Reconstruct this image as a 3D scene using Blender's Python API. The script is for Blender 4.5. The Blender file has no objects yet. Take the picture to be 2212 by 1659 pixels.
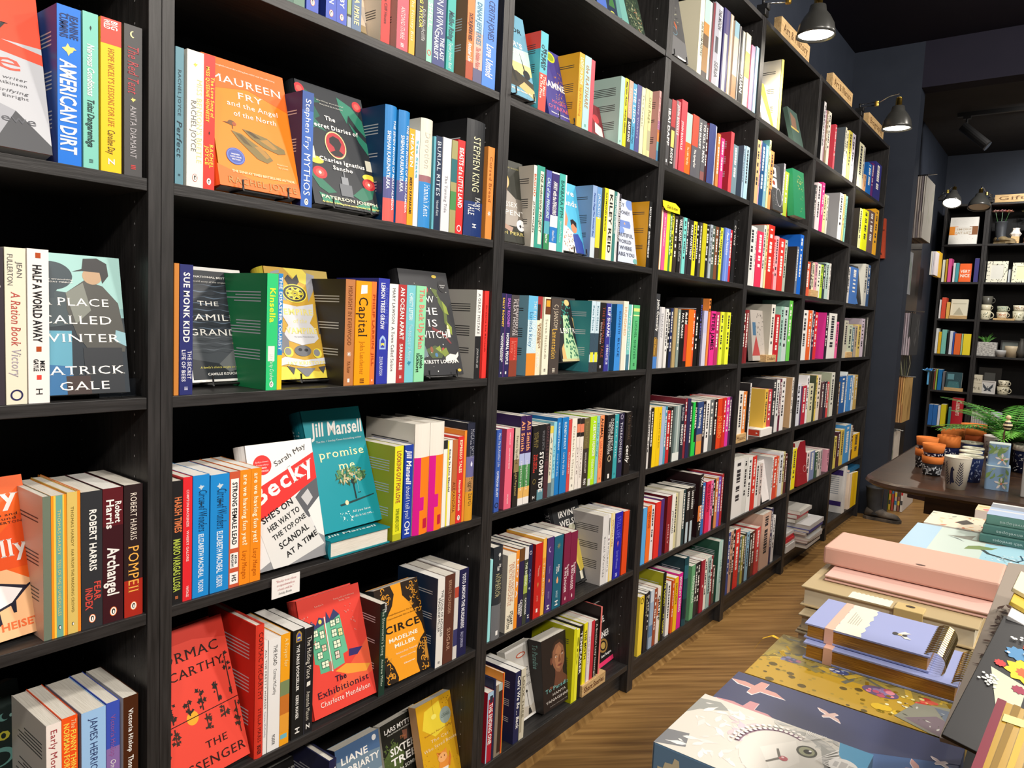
import bpy, math, random
from mathutils import Vector, Matrix
C = bpy.context.scene.collection
SC = bpy.context.scene
R = random.Random(7)

# ---------------------------------------------------------------- camera
cam_d = bpy.data.cameras.new('camera'); cam = bpy.data.objects.new('camera', cam_d); C.objects.link(cam)
cam_d.sensor_fit = 'HORIZONTAL'; cam_d.sensor_width = 36.0; cam_d.lens = 1592.82 / 2212 * 36.0
cam_d.clip_start = 0.02; cam_d.clip_end = 60
cam.location = (-0.558, -1.0945, 1.2291)
cam.matrix_world = Matrix.Translation(cam.location) @ (Matrix.Rotation(-0.918, 4, 'Z') @ Matrix.Rotation(math.pi / 2 - 0.0889, 4, 'X') @ Matrix.Rotation(0.0461, 4, 'Z'))
SC.camera = cam
# ---------------------------------------------------------------- world, exposure, ceiling lights
w = bpy.data.worlds.new('world'); SC.world = w; w.use_nodes = True
w.node_tree.nodes['Background'].inputs[0].default_value = (0.75, 0.85, 1.0, 1)
w.node_tree.nodes['Background'].inputs[1].default_value = 0.10
SC.view_settings.view_transform = 'Standard'; SC.view_settings.look = 'None'
SC.view_settings.gamma = 1.0; SC.view_settings.use_curve_mapping = False
SC.view_settings.exposure = 0.0
SC.cycles.use_denoising = True
SC.cycles.max_bounces = 6

def area(name, loc, size, power, col=(1, .93, .84), rot=(0, 0, 0), spread=math.pi):
    d = bpy.data.lights.new(name, 'AREA'); d.shape = 'DISK'; d.size = size; d.energy = power; d.color = col; d.spread = spread
    o = bpy.data.objects.new(name, d); C.objects.link(o); o.location = loc; o.rotation_euler = rot
    return o
for i, x in enumerate((-1.3, 0.0, 1.3, 2.6, 3.9)):
    area('ceiling_downlight', (x, -1.55, 3.02), 0.22, 15, rot=(0.9, 0, 0))
for i, x in enumerate((-1.6, 0.4, 2.4)):
    area('ceiling_downlight', (x, -3.0, 3.02), 0.3, 62, rot=(1.0, 0, 0))
area('ceiling_downlight', (5.9, -1.0, 2.9), 0.2, 36, col=(1, .95, .88), rot=(0, -0.5, 0))

# ---------------------------------------------------------------- materials
def lin(h):
    v = [int(h[i:i + 2], 16) / 255 for i in (0, 2, 4)]
    return tuple(c / 12.92 if c <= .04045 else ((c + .055) / 1.055) ** 2.4 for c in v)
MATS = {}
def M(h, rough=.42, metal=0.0, spec=.35, emit=0.0):
    k = (h, rough, metal, spec, emit)
    if k not in MATS:
        m = bpy.data.materials.new('print_' + h); m.use_nodes = True
        b = m.node_tree.nodes['Principled BSDF']; c = lin(h) + (1,)
        b.inputs['Base Color'].default_value = c; b.inputs['Roughness'].default_value = rough
        b.inputs['Metallic'].default_value = metal; b.inputs['Specular IOR Level'].default_value = spec
        if emit: b.inputs['Emission Color'].default_value = c; b.inputs['Emission Strength'].default_value = emit
        MATS[k] = m
    return MATS[k]
def node_mat(name, build, rough=.5, spec=.4):
    if name in MATS: return MATS[name]
    m = bpy.data.materials.new(name); m.use_nodes = True; nt = m.node_tree
    b = nt.nodes['Principled BSDF']; b.inputs['Roughness'].default_value = rough; b.inputs['Specular IOR Level'].default_value = spec
    build(nt, b); MATS[name] = m; return m
def ramp(nt, stops):
    r = nt.nodes.new('ShaderNodeValToRGB'); e = r.color_ramp.elements
    e[0].position, e[0].color = stops[0][0], lin(stops[0][1]) + (1,)
    e[1].position, e[1].color = stops[-1][0], lin(stops[-1][1]) + (1,)
    for p, h in stops[1:-1]:
        x = e.new(p); x.color = lin(h) + (1,)
    return r
def noise_col(stops, scale, vec=(1, 1, 1), detail=4, bump=0.0, coord='Object', rough=None):
    def f(nt, b):
        tc = nt.nodes.new('ShaderNodeTexCoord'); mp = nt.nodes.new('ShaderNodeMapping'); mp.inputs['Scale'].default_value = vec
        n = nt.nodes.new('ShaderNodeTexNoise'); n.inputs['Scale'].default_value = scale; n.inputs['Detail'].default_value = detail
        nt.links.new(tc.outputs[coord], mp.inputs[0]); nt.links.new(mp.outputs[0], n.inputs['Vector'])
        r = ramp(nt, stops); nt.links.new(n.outputs[0], r.inputs[0]); nt.links.new(r.outputs[0], b.inputs['Base Color'])
        if bump:
            u = nt.nodes.new('ShaderNodeBump'); u.inputs['Strength'].default_value = bump; u.inputs['Distance'].default_value = .002
            nt.links.new(n.outputs[0], u.inputs['Height']); nt.links.new(u.outputs[0], b.inputs['Normal'])
    return f
BLACKH = node_mat('blackwood_shelf', noise_col([(.3, '201f1f'), (.7, '333131')], 6, (2, 30, 30), 5, .25), .42, .4)
BLACKV = node_mat('blackwood_upright', noise_col([(.3, '201f1f'), (.7, '333131')], 6, (30, 30, 2), 5, .25), .42, .4)
BACKM = node_mat('blackwood_back', noise_col([(.3, '0e0d0d'), (.7, '171515')], 6, (30, 30, 2), 4, .1), .6, .2)
NAVY = node_mat('navy_paint', noise_col([(.3, '262c38'), (.7, '2a303c')], 9, (1, 1, 1), 3, .06), .62, .3)
CEILM = node_mat('ceiling_paint', noise_col([(.3, '1f1e2b'), (.7, '22202d')], 5, (1, 1, 1), 3, .04), .8, .2)
PAGES = node_mat('paper_edges', noise_col([(.3, 'cdc7ba'), (.7, 'ece7dd')], 9, (3, 160, 3), 3), .8, .15)
PAGESW = node_mat('paper_edges_white', noise_col([(.3, 'e0ddd6'), (.7, 'f4f2ee')], 9, (3, 160, 3), 3), .8, .15)
OAK = node_mat('pale_oak', noise_col([(.3, 'b38f5f'), (.55, 'c9a877'), (.75, 'd6b98c')], 7, (2, 20, 20), 5, .1), .55, .3)
TABLEW = node_mat('dark_walnut', noise_col([(.3, '241812'), (.55, '3a281c'), (.8, '4a3424')], 5, (14, 1.6, 14), 5, .06), .3, .5)
def floor_nodes(nt, b):
    a = nt.nodes.new('ShaderNodeAttribute'); a.attribute_name = 'plank_tone'
    tc = nt.nodes.new('ShaderNodeUVMap'); mp = nt.nodes.new('ShaderNodeMapping'); mp.inputs['Scale'].default_value = (1.6, 30, 1)
    n = nt.nodes.new('ShaderNodeTexNoise'); n.inputs['Scale'].default_value = 1.6; n.inputs['Detail'].default_value = 7; n.inputs['Distortion'].default_value = .12
    nt.links.new(tc.outputs[0], mp.inputs[0]); nt.links.new(mp.outputs[0], n.inputs['Vector'])
    r = ramp(nt, [(.28, '6f4f2b'), (.5, '94703f'), (.72, 'b08a54')]); nt.links.new(n.outputs[0], r.inputs[0])
    mx = nt.nodes.new('ShaderNodeMix'); mx.data_type = 'RGBA'; mx.blend_type = 'MULTIPLY'; mx.inputs['Factor'].default_value = 1
    nt.links.new(r.outputs[0], mx.inputs[6]); nt.links.new(a.outputs['Color'], mx.inputs[7]); nt.links.new(mx.outputs[2], b.inputs['Base Color'])
    u = nt.nodes.new('ShaderNodeBump'); u.inputs['Strength'].default_value = .12; u.inputs['Distance'].default_value = .002
    nt.links.new(n.outputs[0], u.inputs['Height']); nt.links.new(u.outputs[0], b.inputs['Normal'])
FLOORM = node_mat('oak_planks', floor_nodes, .45, .35)
BRASS = M('d8b050', .25, 1.0); CHROME = M('c8c8c8', .2, 1.0); IRON = M('1a1a1b', .4, .0, .5)
def glass_nodes(nt, b):
    b.inputs['Base Color'].default_value = (.95, .97, 1, 1); b.inputs['Transmission Weight'].default_value = 1; b.inputs['IOR'].default_value = 1.45
ACRYL = node_mat('clear_acrylic', glass_nodes, .04, .5)

# ---------------------------------------------------------------- mesh builder
class MB:
    def __init__(s): s.v = []; s.f = []; s.m = []; s.mats = []; s.ix = {}
    def mi(s, m):
        if m.name not in s.ix: s.ix[m.name] = len(s.mats); s.mats.append(m)
        return s.ix[m.name]
    def poly(s, pts, m):
        n = len(s.v); s.v += [tuple(p) for p in pts]; s.f.append(tuple(range(n, n + len(pts)))); s.m.append(s.mi(m))
    def add(s, vs, fs, m):
        n = len(s.v); i = s.mi(m); s.v += vs; s.f += [tuple(k + n for k in f) for f in fs]; s.m += [i] * len(fs)
    def box(s, a, b, m, skip=()):
        x0, y0, z0 = a; x1, y1, z1 = b
        vs = [(x0, y0, z0), (x1, y0, z0), (x1, y1, z0), (x0, y1, z0), (x0, y0, z1), (x1, y0, z1), (x1, y1, z1), (x0, y1, z1)]
        s.add(vs, [(0, 3, 2, 1), (4, 5, 6, 7), (0, 1, 5, 4), (1, 2, 6, 5), (2, 3, 7, 6), (3, 0, 4, 7)], m)
    def prism(s, pts, z0, z1, m, cap=None):
        n = len(pts); vs = [(x, y, z0) for x, y in pts] + [(x, y, z1) for x, y in pts]
        s.add(vs, [tuple(range(n - 1, -1, -1))] + [(i, (i + 1) % n, n + (i + 1) % n, n + i) for i in range(n)], m)
        s.add([(x, y, z1) for x, y in pts], [tuple(range(n))], cap or m)
    def tube(s, pts, r, m, n=8, closed=False):
        pts = [Vector(p) for p in pts]; rr = r if isinstance(r, (list, tuple)) else [r] * len(pts); rings = []
        for i, p in enumerate(pts):
            t = (pts[min(i + 1, len(pts) - 1)] - pts[max(i - 1, 0)])
            if closed: t = pts[(i + 1) % len(pts)] - pts[i - 1]
            t.normalize(); up = Vector((0, 0, 1)) if abs(t.z) < .95 else Vector((1, 0, 0))
            a = t.cross(up).normalized(); b = t.cross(a)
            rings.append([tuple(p + (a * math.cos(2 * math.pi * k / n) + b * math.sin(2 * math.pi * k / n)) * rr[i]) for k in range(n)])
        vs = [q for g in rings for q in g]; fs = []; L = len(rings)
        for i in range(L if closed else L - 1):
            j = (i + 1) % L
            fs += [(i * n + k, i * n + (k + 1) % n, j * n + (k + 1) % n, j * n + k) for k in range(n)]
        if not closed: fs += [tuple(range(n)), tuple(range((L - 1) * n + n - 1, (L - 1) * n - 1, -1))]
        s.add(vs, fs, m)
    def lathe(s, prof, m, c=(0, 0, 0), n=28, cap0=True, cap1=False):
        vs = []; L = len(prof)
        for r, z in prof: vs += [(c[0] + r * math.cos(2 * math.pi * k / n), c[1] + r * math.sin(2 * math.pi * k / n), c[2] + z) for k in range(n)]
        fs = [(i * n + k, i * n + (k + 1) % n, (i + 1) * n + (k + 1) % n, (i + 1) * n + k) for i in range(L - 1) for k in range(n)]
        if cap0: fs.append(tuple(range(n - 1, -1, -1)))
        if cap1: fs.append(tuple(range((L - 1) * n, L * n)))
        s.add(vs, fs, m)
    def build(s, name, parent=None, smooth=False, bevel=0):
        me = bpy.data.meshes.new(name); me.from_pydata(s.v, [], s.f)
        for m in s.mats: me.materials.append(m)
        me.polygons.foreach_set('material_index', s.m)
        if smooth: me.polygons.foreach_set('use_smooth', [True] * len(me.polygons))
        me.update()
        o = bpy.data.objects.new(name, me); C.objects.link(o)
        if parent: o.parent = parent
        if bevel:
            b = o.modifiers.new('bevel', 'BEVEL'); b.width = bevel; b.segments = 2; b.limit_method = 'ANGLE'
        if smooth:
            try: me.shade_auto = True
            except Exception: pass
        return o
def tag(o, label, cat, group=None):
    o['label'] = label; o['category'] = cat
    if group: o['group'] = group
    return o
def thing(name, label, cat, loc=(0, 0, 0), rot=(0, 0, 0), group=None):
    o = bpy.data.objects.new(name, None); o.empty_display_size = .05; C.objects.link(o); o.location = loc; o.rotation_euler = rot
    return tag(o, label, cat, group)
def struct(o): o['kind'] = 'structure'; return o

# ---------------------------------------------------------------- lettering made from glyph outlines
GL = {}
def make_glyphs(chars):
    obs = []
    for ch in sorted(chars):
        for bold in (0, 1):
            for body in (ch, 'H' + ch + 'H'):
                c = bpy.data.curves.new('g', 'FONT'); c.body = body; c.resolution_u = 2; c.offset = .024 if bold else 0.0
                o = bpy.data.objects.new('g', c); C.objects.link(o); obs.append((ch, bold, body, o, c))
    dg = bpy.context.evaluated_depsgraph_get()
    hh = {}
    def ext(o):
        m = bpy.data.meshes.new_from_object(o.evaluated_get(dg)); return m
    c = bpy.data.curves.new('g', 'FONT'); c.body = 'HH'; o = bpy.data.objects.new('g', c); C.objects.link(o)
    dg = bpy.context.evaluated_depsgraph_get(); m = ext(o); hhw = max(v.co.x for v in m.vertices) - min(v.co.x for v in m.vertices)
    bpy.data.meshes.remove(m); bpy.data.objects.remove(o); bpy.data.curves.remove(c)
    for ch, bold, body, o, cu in obs:
        m = ext(o)
        if len(body) == 1 or (body == ch):
            vs = [(v.co.x, v.co.y) for v in m.vertices]; fs = [tuple(p.vertices) for p in m.polygons]
            cnt = {}
            for p in m.polygons:
                for e in p.edge_keys: cnt[e] = cnt.get(e, 0) + 1
            ser = []
            for (a, b), k in cnt.items():
                if k != 1: continue
                A, B = vs[a], vs[b]
                L = abs(A[0] - B[0])
                if abs(A[1] - B[1]) < 1e-3 and .04 < L < .2:
                    y = A[1]
                    off = .024 if bold else 0
                    bot = abs(y + off) < .004; top = any(abs(y - off - t) < .012 for t in ((.682,) if ch.isupper() else (.449, .682, .7)))
                    if (bot and ch not in 'vwyVWYM.,!?') or (bot and ch in 'M') or (top and ch not in 'At'):
                        ser.append((min(A[0], B[0]), max(A[0], B[0]), y, 1 if bot else -1))
            sv = list(vs); sf = list(fs)
            if ch.isalpha():
                for x0, x1, y, d in ser:
                    k = len(sv); e = .055; t = .035
                    sv += [(x0 - e, y), (x1 + e, y), (x1 + e * .4, y + d * t), (x0 - e * .4, y + d * t)]; sf.append((k, k + 1, k + 2, k + 3))
            GL.setdefault((ch, bold), {}).update(v=vs, f=fs, sv=sv, sf=sf)
        else:
            xs = [v.co.x for v in m.vertices]
            GL.setdefault((ch, bold), {})['a'] = max(xs) - min(xs) - hhw - (.048 if bold else 0) + (.03 if bold else 0)
        bpy.data.meshes.remove(m); bpy.data.objects.remove(o); bpy.data.curves.remove(cu)
def layout(s, style):
    bold = 1 if style[0] in 'bgc' else 0; serif = style[0] in 'fg'; it = .2 if 'i' in style[1:] else 0
    x = 0; V = []; F = []
    for ch in s:
        if ch == ' ': x += .26; continue
        g = GL.get((ch, bold))
        if not g: continue
        n = len(V); vs, fs = (g['sv'], g['sf']) if serif else (g['v'], g['f'])
        V += [(x + a + it * b, b) for a, b in vs]; F += [tuple(k + n for k in f) for f in fs]; x += g['a'] + (.05 if serif else 0)
    return V, F, max(x, .01)
def text_on(mb, s, mat, style, x0, x1, base, cap, put):
    """fills the run x0..x1 with the words s; put maps (along, up) to 3-D"""
    V, F, W = layout(s, style); sx = (x1 - x0) / W; sy = cap / .682
    mb.add([put(x0 + a * sx, base + b * sy) for a, b in V], F, mat)
def ell(n=20, ru=1, rv=1, cu=0, cv=0): return [(cu + ru * math.cos(2 * math.pi * k / n), cv + rv * math.sin(2 * math.pi * k / n)) for k in range(n)]
BIRD = [(-1, .1), (-.5, .3), (-.2, .9), (.1, .4), (.6, .5), (1, .2), (.6, .1), (.5, -.2), (.1, -.5), (-.1, -.9), (-.3, -.4), (-.6, -.2)]
LEAF = [(0, 1), (.28, .6), (.32, .1), (.1, -.5), (.03, -1), (-.05, -.5), (-.3, .1), (-.2, .6)]
def icon(mb, name, mat, s, put):
    """small printed devices; put maps (across, up) to 3-D, s = half size"""
    P = lambda pts, m=mat, k=0: mb.poly([put(a * s, b * s, k) for a, b in pts], m)
    if name == 'peng':
        P(ell(18, .72, 1)); P(ell(18, .6, .86), M('f6f2ea'), 1); P(ell(14, .34, .62, .02, .02), M('1c1c1e'), 2); P(ell(10, .17, .42, .06, -.1), M('f6f2ea'), 3); P([(-.05, .5), (.3, .56), (.02, .64)], M('e8a030'), 3)
    elif name == 'pen': P(ell(14, .5, .9), M('1c1c1e')); P(ell(10, .3, .66, .08, -.1), mat, 1)
    elif name == 'pub': [P([(-.6, y), (.6, y), (.6, y + .22), (-.6, y + .22)]) for y in (-.5, -.1, .3)]
    elif name == 'bar': P([(-.5, -.7), (.5, -.7), (.5, .7), (-.5, .7)])
    elif name == 'sq': P([(-.9, -1), (.9, -1), (.9, 1), (-.9, 1)])
    elif name == 'ring':
        a = ell(20); b = ell(20, .72, .72); [P([a[k], a[(k + 1) % 20], b[(k + 1) % 20], b[k]]) for k in range(20)]
    elif name == 'moon':
        a = [(math.cos(t), math.sin(t)) for t in [math.radians(100 + 170 * k / 9) for k in range(10)]]; b = [(.25 + .8 * x, .1 + .8 * y) for x, y in a]
        [P([a[k], a[k + 1], b[k + 1], b[k]]) for k in range(9)]
    elif name == 'bird': P(BIRD)
    elif name == 'leaf': P(LEAF)
    elif name == 'sun':
        for k in range(8):
            t = k * math.pi / 4; P([(math.cos(t), math.sin(t)), (.25 * math.cos(t + .6), .25 * math.sin(t + .6)), (0, 0), (.25 * math.cos(t - .6), .25 * math.sin(t - .6))])
    elif name == 'arch': P([(-.8, -1.4), (.8, -1.4), (.8, .4), (.5, .9), (0, 1.3), (-.5, .9), (-.8, .4)]); P([(-.5, -1.1), (.5, -1.1), (.5, .2), (0, .8), (-.5, .2)], M('3a48b0'), 1); P([(-.4, -.8), (0, -.5), (.4, -.8), (.4, -.2), (-.4, -.2)], M('e8e060'), 2)
    elif name == 'note': P([(-.8, -.9), (.8, -.7), (.8, .9), (-.7, .8)])
    elif name == 'drop': P([(0, 1.2), (.5, .2), (.4, -.5), (0, -.8), (-.4, -.5), (-.5, .2)])
    elif name == 'tree': P([(-.08, -1), (.08, -1), (.08, .2), (-.08, .2)]); P(ell(12, .5, .55, 0, .5))
SHELF_Z = [2.0758, 1.7388, 1.4073, 1.0859, 0.7522, 0.4229, 0.0972]
# spine-out books: bookcase, shelf, x, width, height, depth, colour, options, lettering
SPINES = [
 (0,2,-0.1363,0.0292,0.2054,0.15,'1272d8',{'f':'2a4f9a'},[('JEANINE','15306a','c',0.05,0.2,0.2,0.34),('CUMMINS','15306a','c',0.05,0.2,-0.22,0.34),('@bird','f2d878',0.27,0.5),('AMERICAN DIRT','f0eeea','c',0.34,0.93,-0.05,0.66)]),
 (0,2,-0.1045,0.0195,0.2071,0.128,'7cc6b6',{},[('@leaf','1f2a2a',0.1,0.3),('Nervous Conditions','f0eeea','bi',0.2,0.53),('Tsitsi Dangarembga','1f3a3a','bi',0.55,0.86),('@pub','3a5a58',0.95)]),
 (0,2,-0.0816,0.0274,0.2077,0.128,'f6c416',{'b':[(0,0.165,'dd4b3e')]},[('BIG','f0eeea','b',0.01,0.07,0.15,0.3),('WILD','f0eeea','b',0.01,0.07,-0.2,0.3),("HOPE NICELY'S LESSONS FOR LIFE",'b06a1c','f',0.19,0.7,0,0.3),('Caroline Day','3a3020','fi',0.72,0.88,0,0.36),('Z','f0eeea','b',0.91,0.95,0,0.3)]),
 (0,2,-0.0501,0.0249,0.2088,0.128,'4b4a4b',{},[('@moon','f0e8a8',0.06,0.3),('The Red Tent','b8474e','fi',0.13,0.45,0,0.6),('@bird','e8d878',0.49,0.25),('ANITA DIAMANT','b4b0b4','f',0.53,0.88,0,0.34),('@pub','c84040',0.94)]),
 (0,3,-0.2152,0.0137,0.2032,0.128,'3a333b',{},[('A','f0eeea','f',0.2,0.3)]),
 (0,3,-0.2002,0.024,0.2042,0.128,'e9e2cc',{'f':'d8d0bc'},[('JEAN','6a6a6a','s',0.09,0.19,0.2,0.26),('FULLERTON','6a6a6a','s',0.04,0.24,-0.25,0.26),('A Ration Book','c05048','fi',0.28,0.62,0,0.44),('Victory','a8a0b0','fi',0.64,0.82,0,0.44),('@ring','2c2a58',0.94,0.5)]),
 (0,3,-0.1744,0.0254,0.205,0.128,'f1ece9',{},[('@sq','b04a1c',0.04,0.22),('HALF A WORLD AWAY','1c1c20','b',0.1,0.6,-0.05,0.4),('@sq','b04a1c',0.645,0.22),('MIKE','1c1c20','c',0.72,0.79,0.16,0.22),('GAYLE','1c1c20','c',0.71,0.79,-0.14,0.22),('@sq','e0453a',0.83,0.2),('H','2a2a2a','f',0.9,0.95,0,0.3)]),
 (0,4,-0.1593,0.0099,0.2041,0.128,'6d7a6a',{'f':'d8b09a'},[]),
 (0,4,-0.149,0.0197,0.2036,0.128,'f0921e',{'b':[(0,1,'f3c94c',0.16,0.3),(0,1,'6fa797',0.3,0.74),(0,1,'f3c94c',0.74,0.84)]},[('THOMAS HARDY','e0d080','f',0.1,0.42,0,0.2),("TESS OF THE D'URBERVILLES",'e0d080','f',0.45,0.85,0,0.2),('@pen','f4f4f0',0.93,0.3)]),
 (0,4,-0.1286,0.0132,0.2054,0.128,'dcbf68',{},[('THOMAS HARDY','7a6a30','f',0.1,0.38,0,0.26),('FAR FROM THE MADDING CROWD','7a6a30','f',0.4,0.85,0,0.26),('@pen','f4f4f0',0.93,0.34)]),
 (0,4,-0.1106,0.0289,0.2022,0.128,'2f3135',{},[('ROBERT HARRIS','f0eeea','b',0.13,0.58,0.05,0.32),('FEAR','d24a40','b',0.66,0.8,0.25,0.3),('INDEX','d24a40','b',0.7,0.86,-0.15,0.32),('@peng','ee7a3a',0.93,0.36)]),
 (0,4,-0.0809,0.0286,0.2026,0.128,'5b1820',{'b':[(0.28,1,'3a141c')]},[('Robert','f0eeea','b',0.1,0.26,0.25,0.3),('Harris','f0eeea','b',0.08,0.3,-0.15,0.36),('Archangel','f0eeea','c',0.44,0.8,0,0.56),('@peng','ee7a3a',0.92,0.4)]),
 (0,4,-0.0506,0.0272,0.2033,0.128,'2a1c1e',{'b':[(0.72,1,'a8281c')]},[('ROBERT HARRIS','e8dcd0','f',0.06,0.42,0,0.34),('POMPEII','f0b050','f',0.46,0.82,0,0.56),('@peng','ee7a3a',0.92,0.4)]),
 (0,5,-0.1579,0.0195,0.2045,0.128,'f0e5de',{'f':'d9d4cc'},[('Early Morning Riser','a03038','f',0.04,0.62,0.0,0.42)]),
 (0,5,-0.138,0.0211,0.2064,0.128,'f0551c',{},[('The','f6d8a0','fi',0.02,0.09,0.25,0.3),('FUNNY THING ABOUT','f6d050','b',0.1,0.6,0.22,0.34),('NORMAN FOREMAN','f6d050','b',0.04,0.5,-0.2,0.34)]),
 (0,5,-0.1117,0.034,0.2034,0.128,'9cc4ee',{'f':'8a94a4'},[('JAMES HERRIOT','2a3a6a','s',0.06,0.5,0.0,0.3)]),
 (0,5,-0.0769,0.0193,0.205,0.128,'3c52b8',{'b':[(0.35,0.6,'8a6aa8'),(0.6,0.8,'7a4a78')]},[('Victoria Hislop','9a5a98','f',0.1,0.42,0,0.36),('One August Night','f0eeea','fi',0.44,0.8,0,0.4)]),
 (0,5,-0.0523,0.0225,0.2039,0.128,'47230f',{'f':'d8d4cc'},[('Victoria Hislop','f0eeea','g',0.1,0.44,0,0.3),('Those Who Are Loved','f0eeea','g',0.47,0.9,0,0.34)]),
 (1,1,0.2118,0.0157,0.1496,0.128,'46685c',{},[]),
 (1,1,0.228,0.0225,0.1546,0.128,'5d7d6c',{},[]),
 (1,1,0.2541,0.025,0.1667,0.128,'3b52b4',{},[('@peng','ee7a3a',0.9,0.4)]),
 (1,1,0.2951,0.0232,0.1727,0.128,'3c54b6',{'f':'2a3c8a'},[('JENNY COLGAN','e8e8f4','b',0.3,0.84,0,0.4),('@peng','ee7a3a',0.93,0.42)]),
 (1,1,0.3188,0.0226,0.1809,0.128,'3c54b6',{},[('MAEVE GUNBY','e8e8f4','b',0.3,0.84,0,0.4),('@peng','ee7a3a',0.93,0.42)]),
 (1,1,0.343,0.0087,0.1503,0.128,'8e9e62',{'b':[(0.84,0.87,'2a2a2a'),(0.87,1,'a0a8b0')]},[]),
 (1,1,0.353,0.0221,0.1694,0.128,'5a7190',{},[('CELIA IMRIE','e6d8a0','g',0.5,0.94,0,0.5)]),
 (1,1,0.4231,0.0225,0.1799,0.128,'c22c26',{'f':'e2d2bc'},[('The Cliff House','701818','b',0.5,0.8,0,0.3)]),
 (1,1,0.4639,0.0299,0.183,0.128,'c3505f',{'f':'c59a90'},[('ANTONIO ITURBE','f0d8d8','f',0.55,0.88,0,0.36),('@pub','f0e0e0',0.94)]),
 (1,1,0.497,0.0155,0.1846,0.128,'e9a42a',{},[('The Honey Bus','f8ecc0','f',0.4,0.86,0,0.5)]),
 (1,1,0.5158,0.0299,0.1994,0.128,'2d2b2c',{},[('CRAIG TAYLOR','ece060','b',0.3,0.7,-0.1,0.3),('Sally Hinchcliffe','c8c8c8','fi',0.5,0.82,0.15,0.34)]),
 (1,1,0.5462,0.0153,0.195,0.128,'8ed2b4',{},[('SHELL','e8f4e0','b',0.4,0.65,0,0.7),('@ring','d84848',0.9,0.6)]),
 (1,1,0.5628,0.0372,0.215,0.128,'3d4579',{},[('JOHN IRVING','eceef4','s',0.25,0.7,0.0,0.5),('THE LAST','eceef4','b',0.72,0.93,0.25,0.3),('CHAIRLIFT','eceef4','b',0.68,0.94,-0.2,0.3)]),
 (1,1,0.6051,0.024,0.2106,0.128,'38a69e',{},[('Malibu Rising','1c3c4c','bi',0.42,0.7,0,0.62),('Taylor Jenkins Reid','e0f0ec','fi',0.72,0.97,0,0.4)]),
 (1,1,0.6663,0.0232,0.2149,0.128,'e27a3a',{'f':'8c6a54','b':[(0.82,1,'a8482a')]},[('TAYLOR JENKINS REID','2c2020','c',0.35,0.62,0,0.5),('Another Life','f0eeea','bi',0.64,0.82,0,0.5)]),
 (1,1,0.6907,0.0294,0.2131,0.128,'d9ab9c',{'b':[(0,0.5,'a8c4d4'),(0.86,1,'5a5a7a')]},[('DINAH JEFFERIES','3a7898','b',0.2,0.62,0,0.5),('The Hidden Palace','b84848','fi',0.64,0.86,0,0.5)]),
 (1,1,0.7213,0.0458,0.235,0.152,'4b82da',{},[('CERITH JONES','1c2c5c','s',0.2,0.56,0.05,0.44),('Love Untold','f0eeea','bi',0.6,0.9,0,0.5)]),
 (1,2,0.0242,0.0128,0.2005,0.128,'5f8c9b',{'f':'4c7080'},[('RACHEL JOYCE','2a4450','f',0.16,0.5,0.0,0.36),('Perfect','182c38','fi',0.53,0.8,0,0.6),('@pub','2a4450',0.93)]),
 (1,2,0.0423,0.0266,0.2025,0.128,'ece8dc',{},[('@bird','e6dc50',0.1,0.22),("MISS BENSON'S BEETLE",'e8dfa0','f',0.2,0.82,0.24,0.3),('RACHEL JOYCE','7a7a78','f',0.36,0.74,-0.1,0.3),('@peng','b05a4a',0.93,0.36)]),
 (1,2,0.0693,0.0184,0.2038,0.128,'df3a30',{},[('The Love Song of','f2d04c','g',0.16,0.46,0.26,0.3),('MISS QUEENIE HENNESSY','f2d04c','g',0.09,0.5,-0.18,0.3),('@leaf','3a1a18',0.58,0.3),('RACHEL','f2d04c','g',0.66,0.84,0.2,0.32),('JOYCE','f2d04c','g',0.68,0.82,-0.2,0.32),('@peng','f0f0f0',0.94,0.44)]),
 (1,2,0.2502,0.0236,0.1969,0.128,'3b66b9',{'f':'2a2a62','b':[(0,0.16,'2b4f98')]},[('Stephen Fry','e8eef8','s',0.06,0.5,0.02,0.46),('MYTHOS','e8eef8','s',0.53,0.9,0.0,0.56),('@peng','e0e4ea',0.955,0.4)]),
 (1,2,0.4403,0.0301,0.2212,0.152,'1b7cc2',{'h':1,'f':'17406a','b':[(0.62,0.8,'5a5a90'),(0.8,1,'e0605a')]},[('THE SEVEN MOONS OF MAALI ALMEIDA','e8eef4','b',0.12,0.9,0.24,0.22),('SHEHAN KARUNATILAKA','e8eef4','b',0.22,0.72,-0.2,0.24)]),
 (1,2,0.4761,0.0297,0.2199,0.152,'1b7cc2',{'h':1,'b':[(0.62,0.8,'5a5a90'),(0.8,1,'e0605a')]},[('THE SEVEN MOONS OF MAALI ALMEIDA','e8eef4','b',0.12,0.9,0.24,0.22),('SHEHAN KARUNATILAKA','e8eef4','b',0.22,0.72,-0.2,0.24)]),
 (1,2,0.5068,0.0162,0.1913,0.128,'e9a51f',{},[('HEAVEN','f4f0e0','b',0.05,0.4,0,0.5),('MIEKO KAWAKAMI','1c1c1c','b',0.5,0.88,0,0.42)]),
 (1,2,0.5237,0.0128,0.1913,0.128,'dbe6ea',{},[('Sea State','58a8c0','b',0.1,0.5)]),
 (1,2,0.5375,0.0345,0.2191,0.152,'dcd9ca',{'h':1,'b':[(0.52,0.58,'9a6a70'),(0.58,1,'3288cc')]},[('Devotion','c8c4b4','f',0.12,0.46,0,0.4),('Hannah Kent','e4eef6','f',0.6,0.9,0.05,0.46)]),
 (1,2,0.5783,0.006,0.1909,0.128,'5fa9ba',{},[]),
 (1,2,0.5847,0.019,0.1937,0.128,'1d2c49',{},[('BURIAL RITES','d0dae6','f',0.05,0.64,0,0.56),('Hannah Kent','d0dae6','f',0.68,0.85,0,0.4)]),
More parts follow.
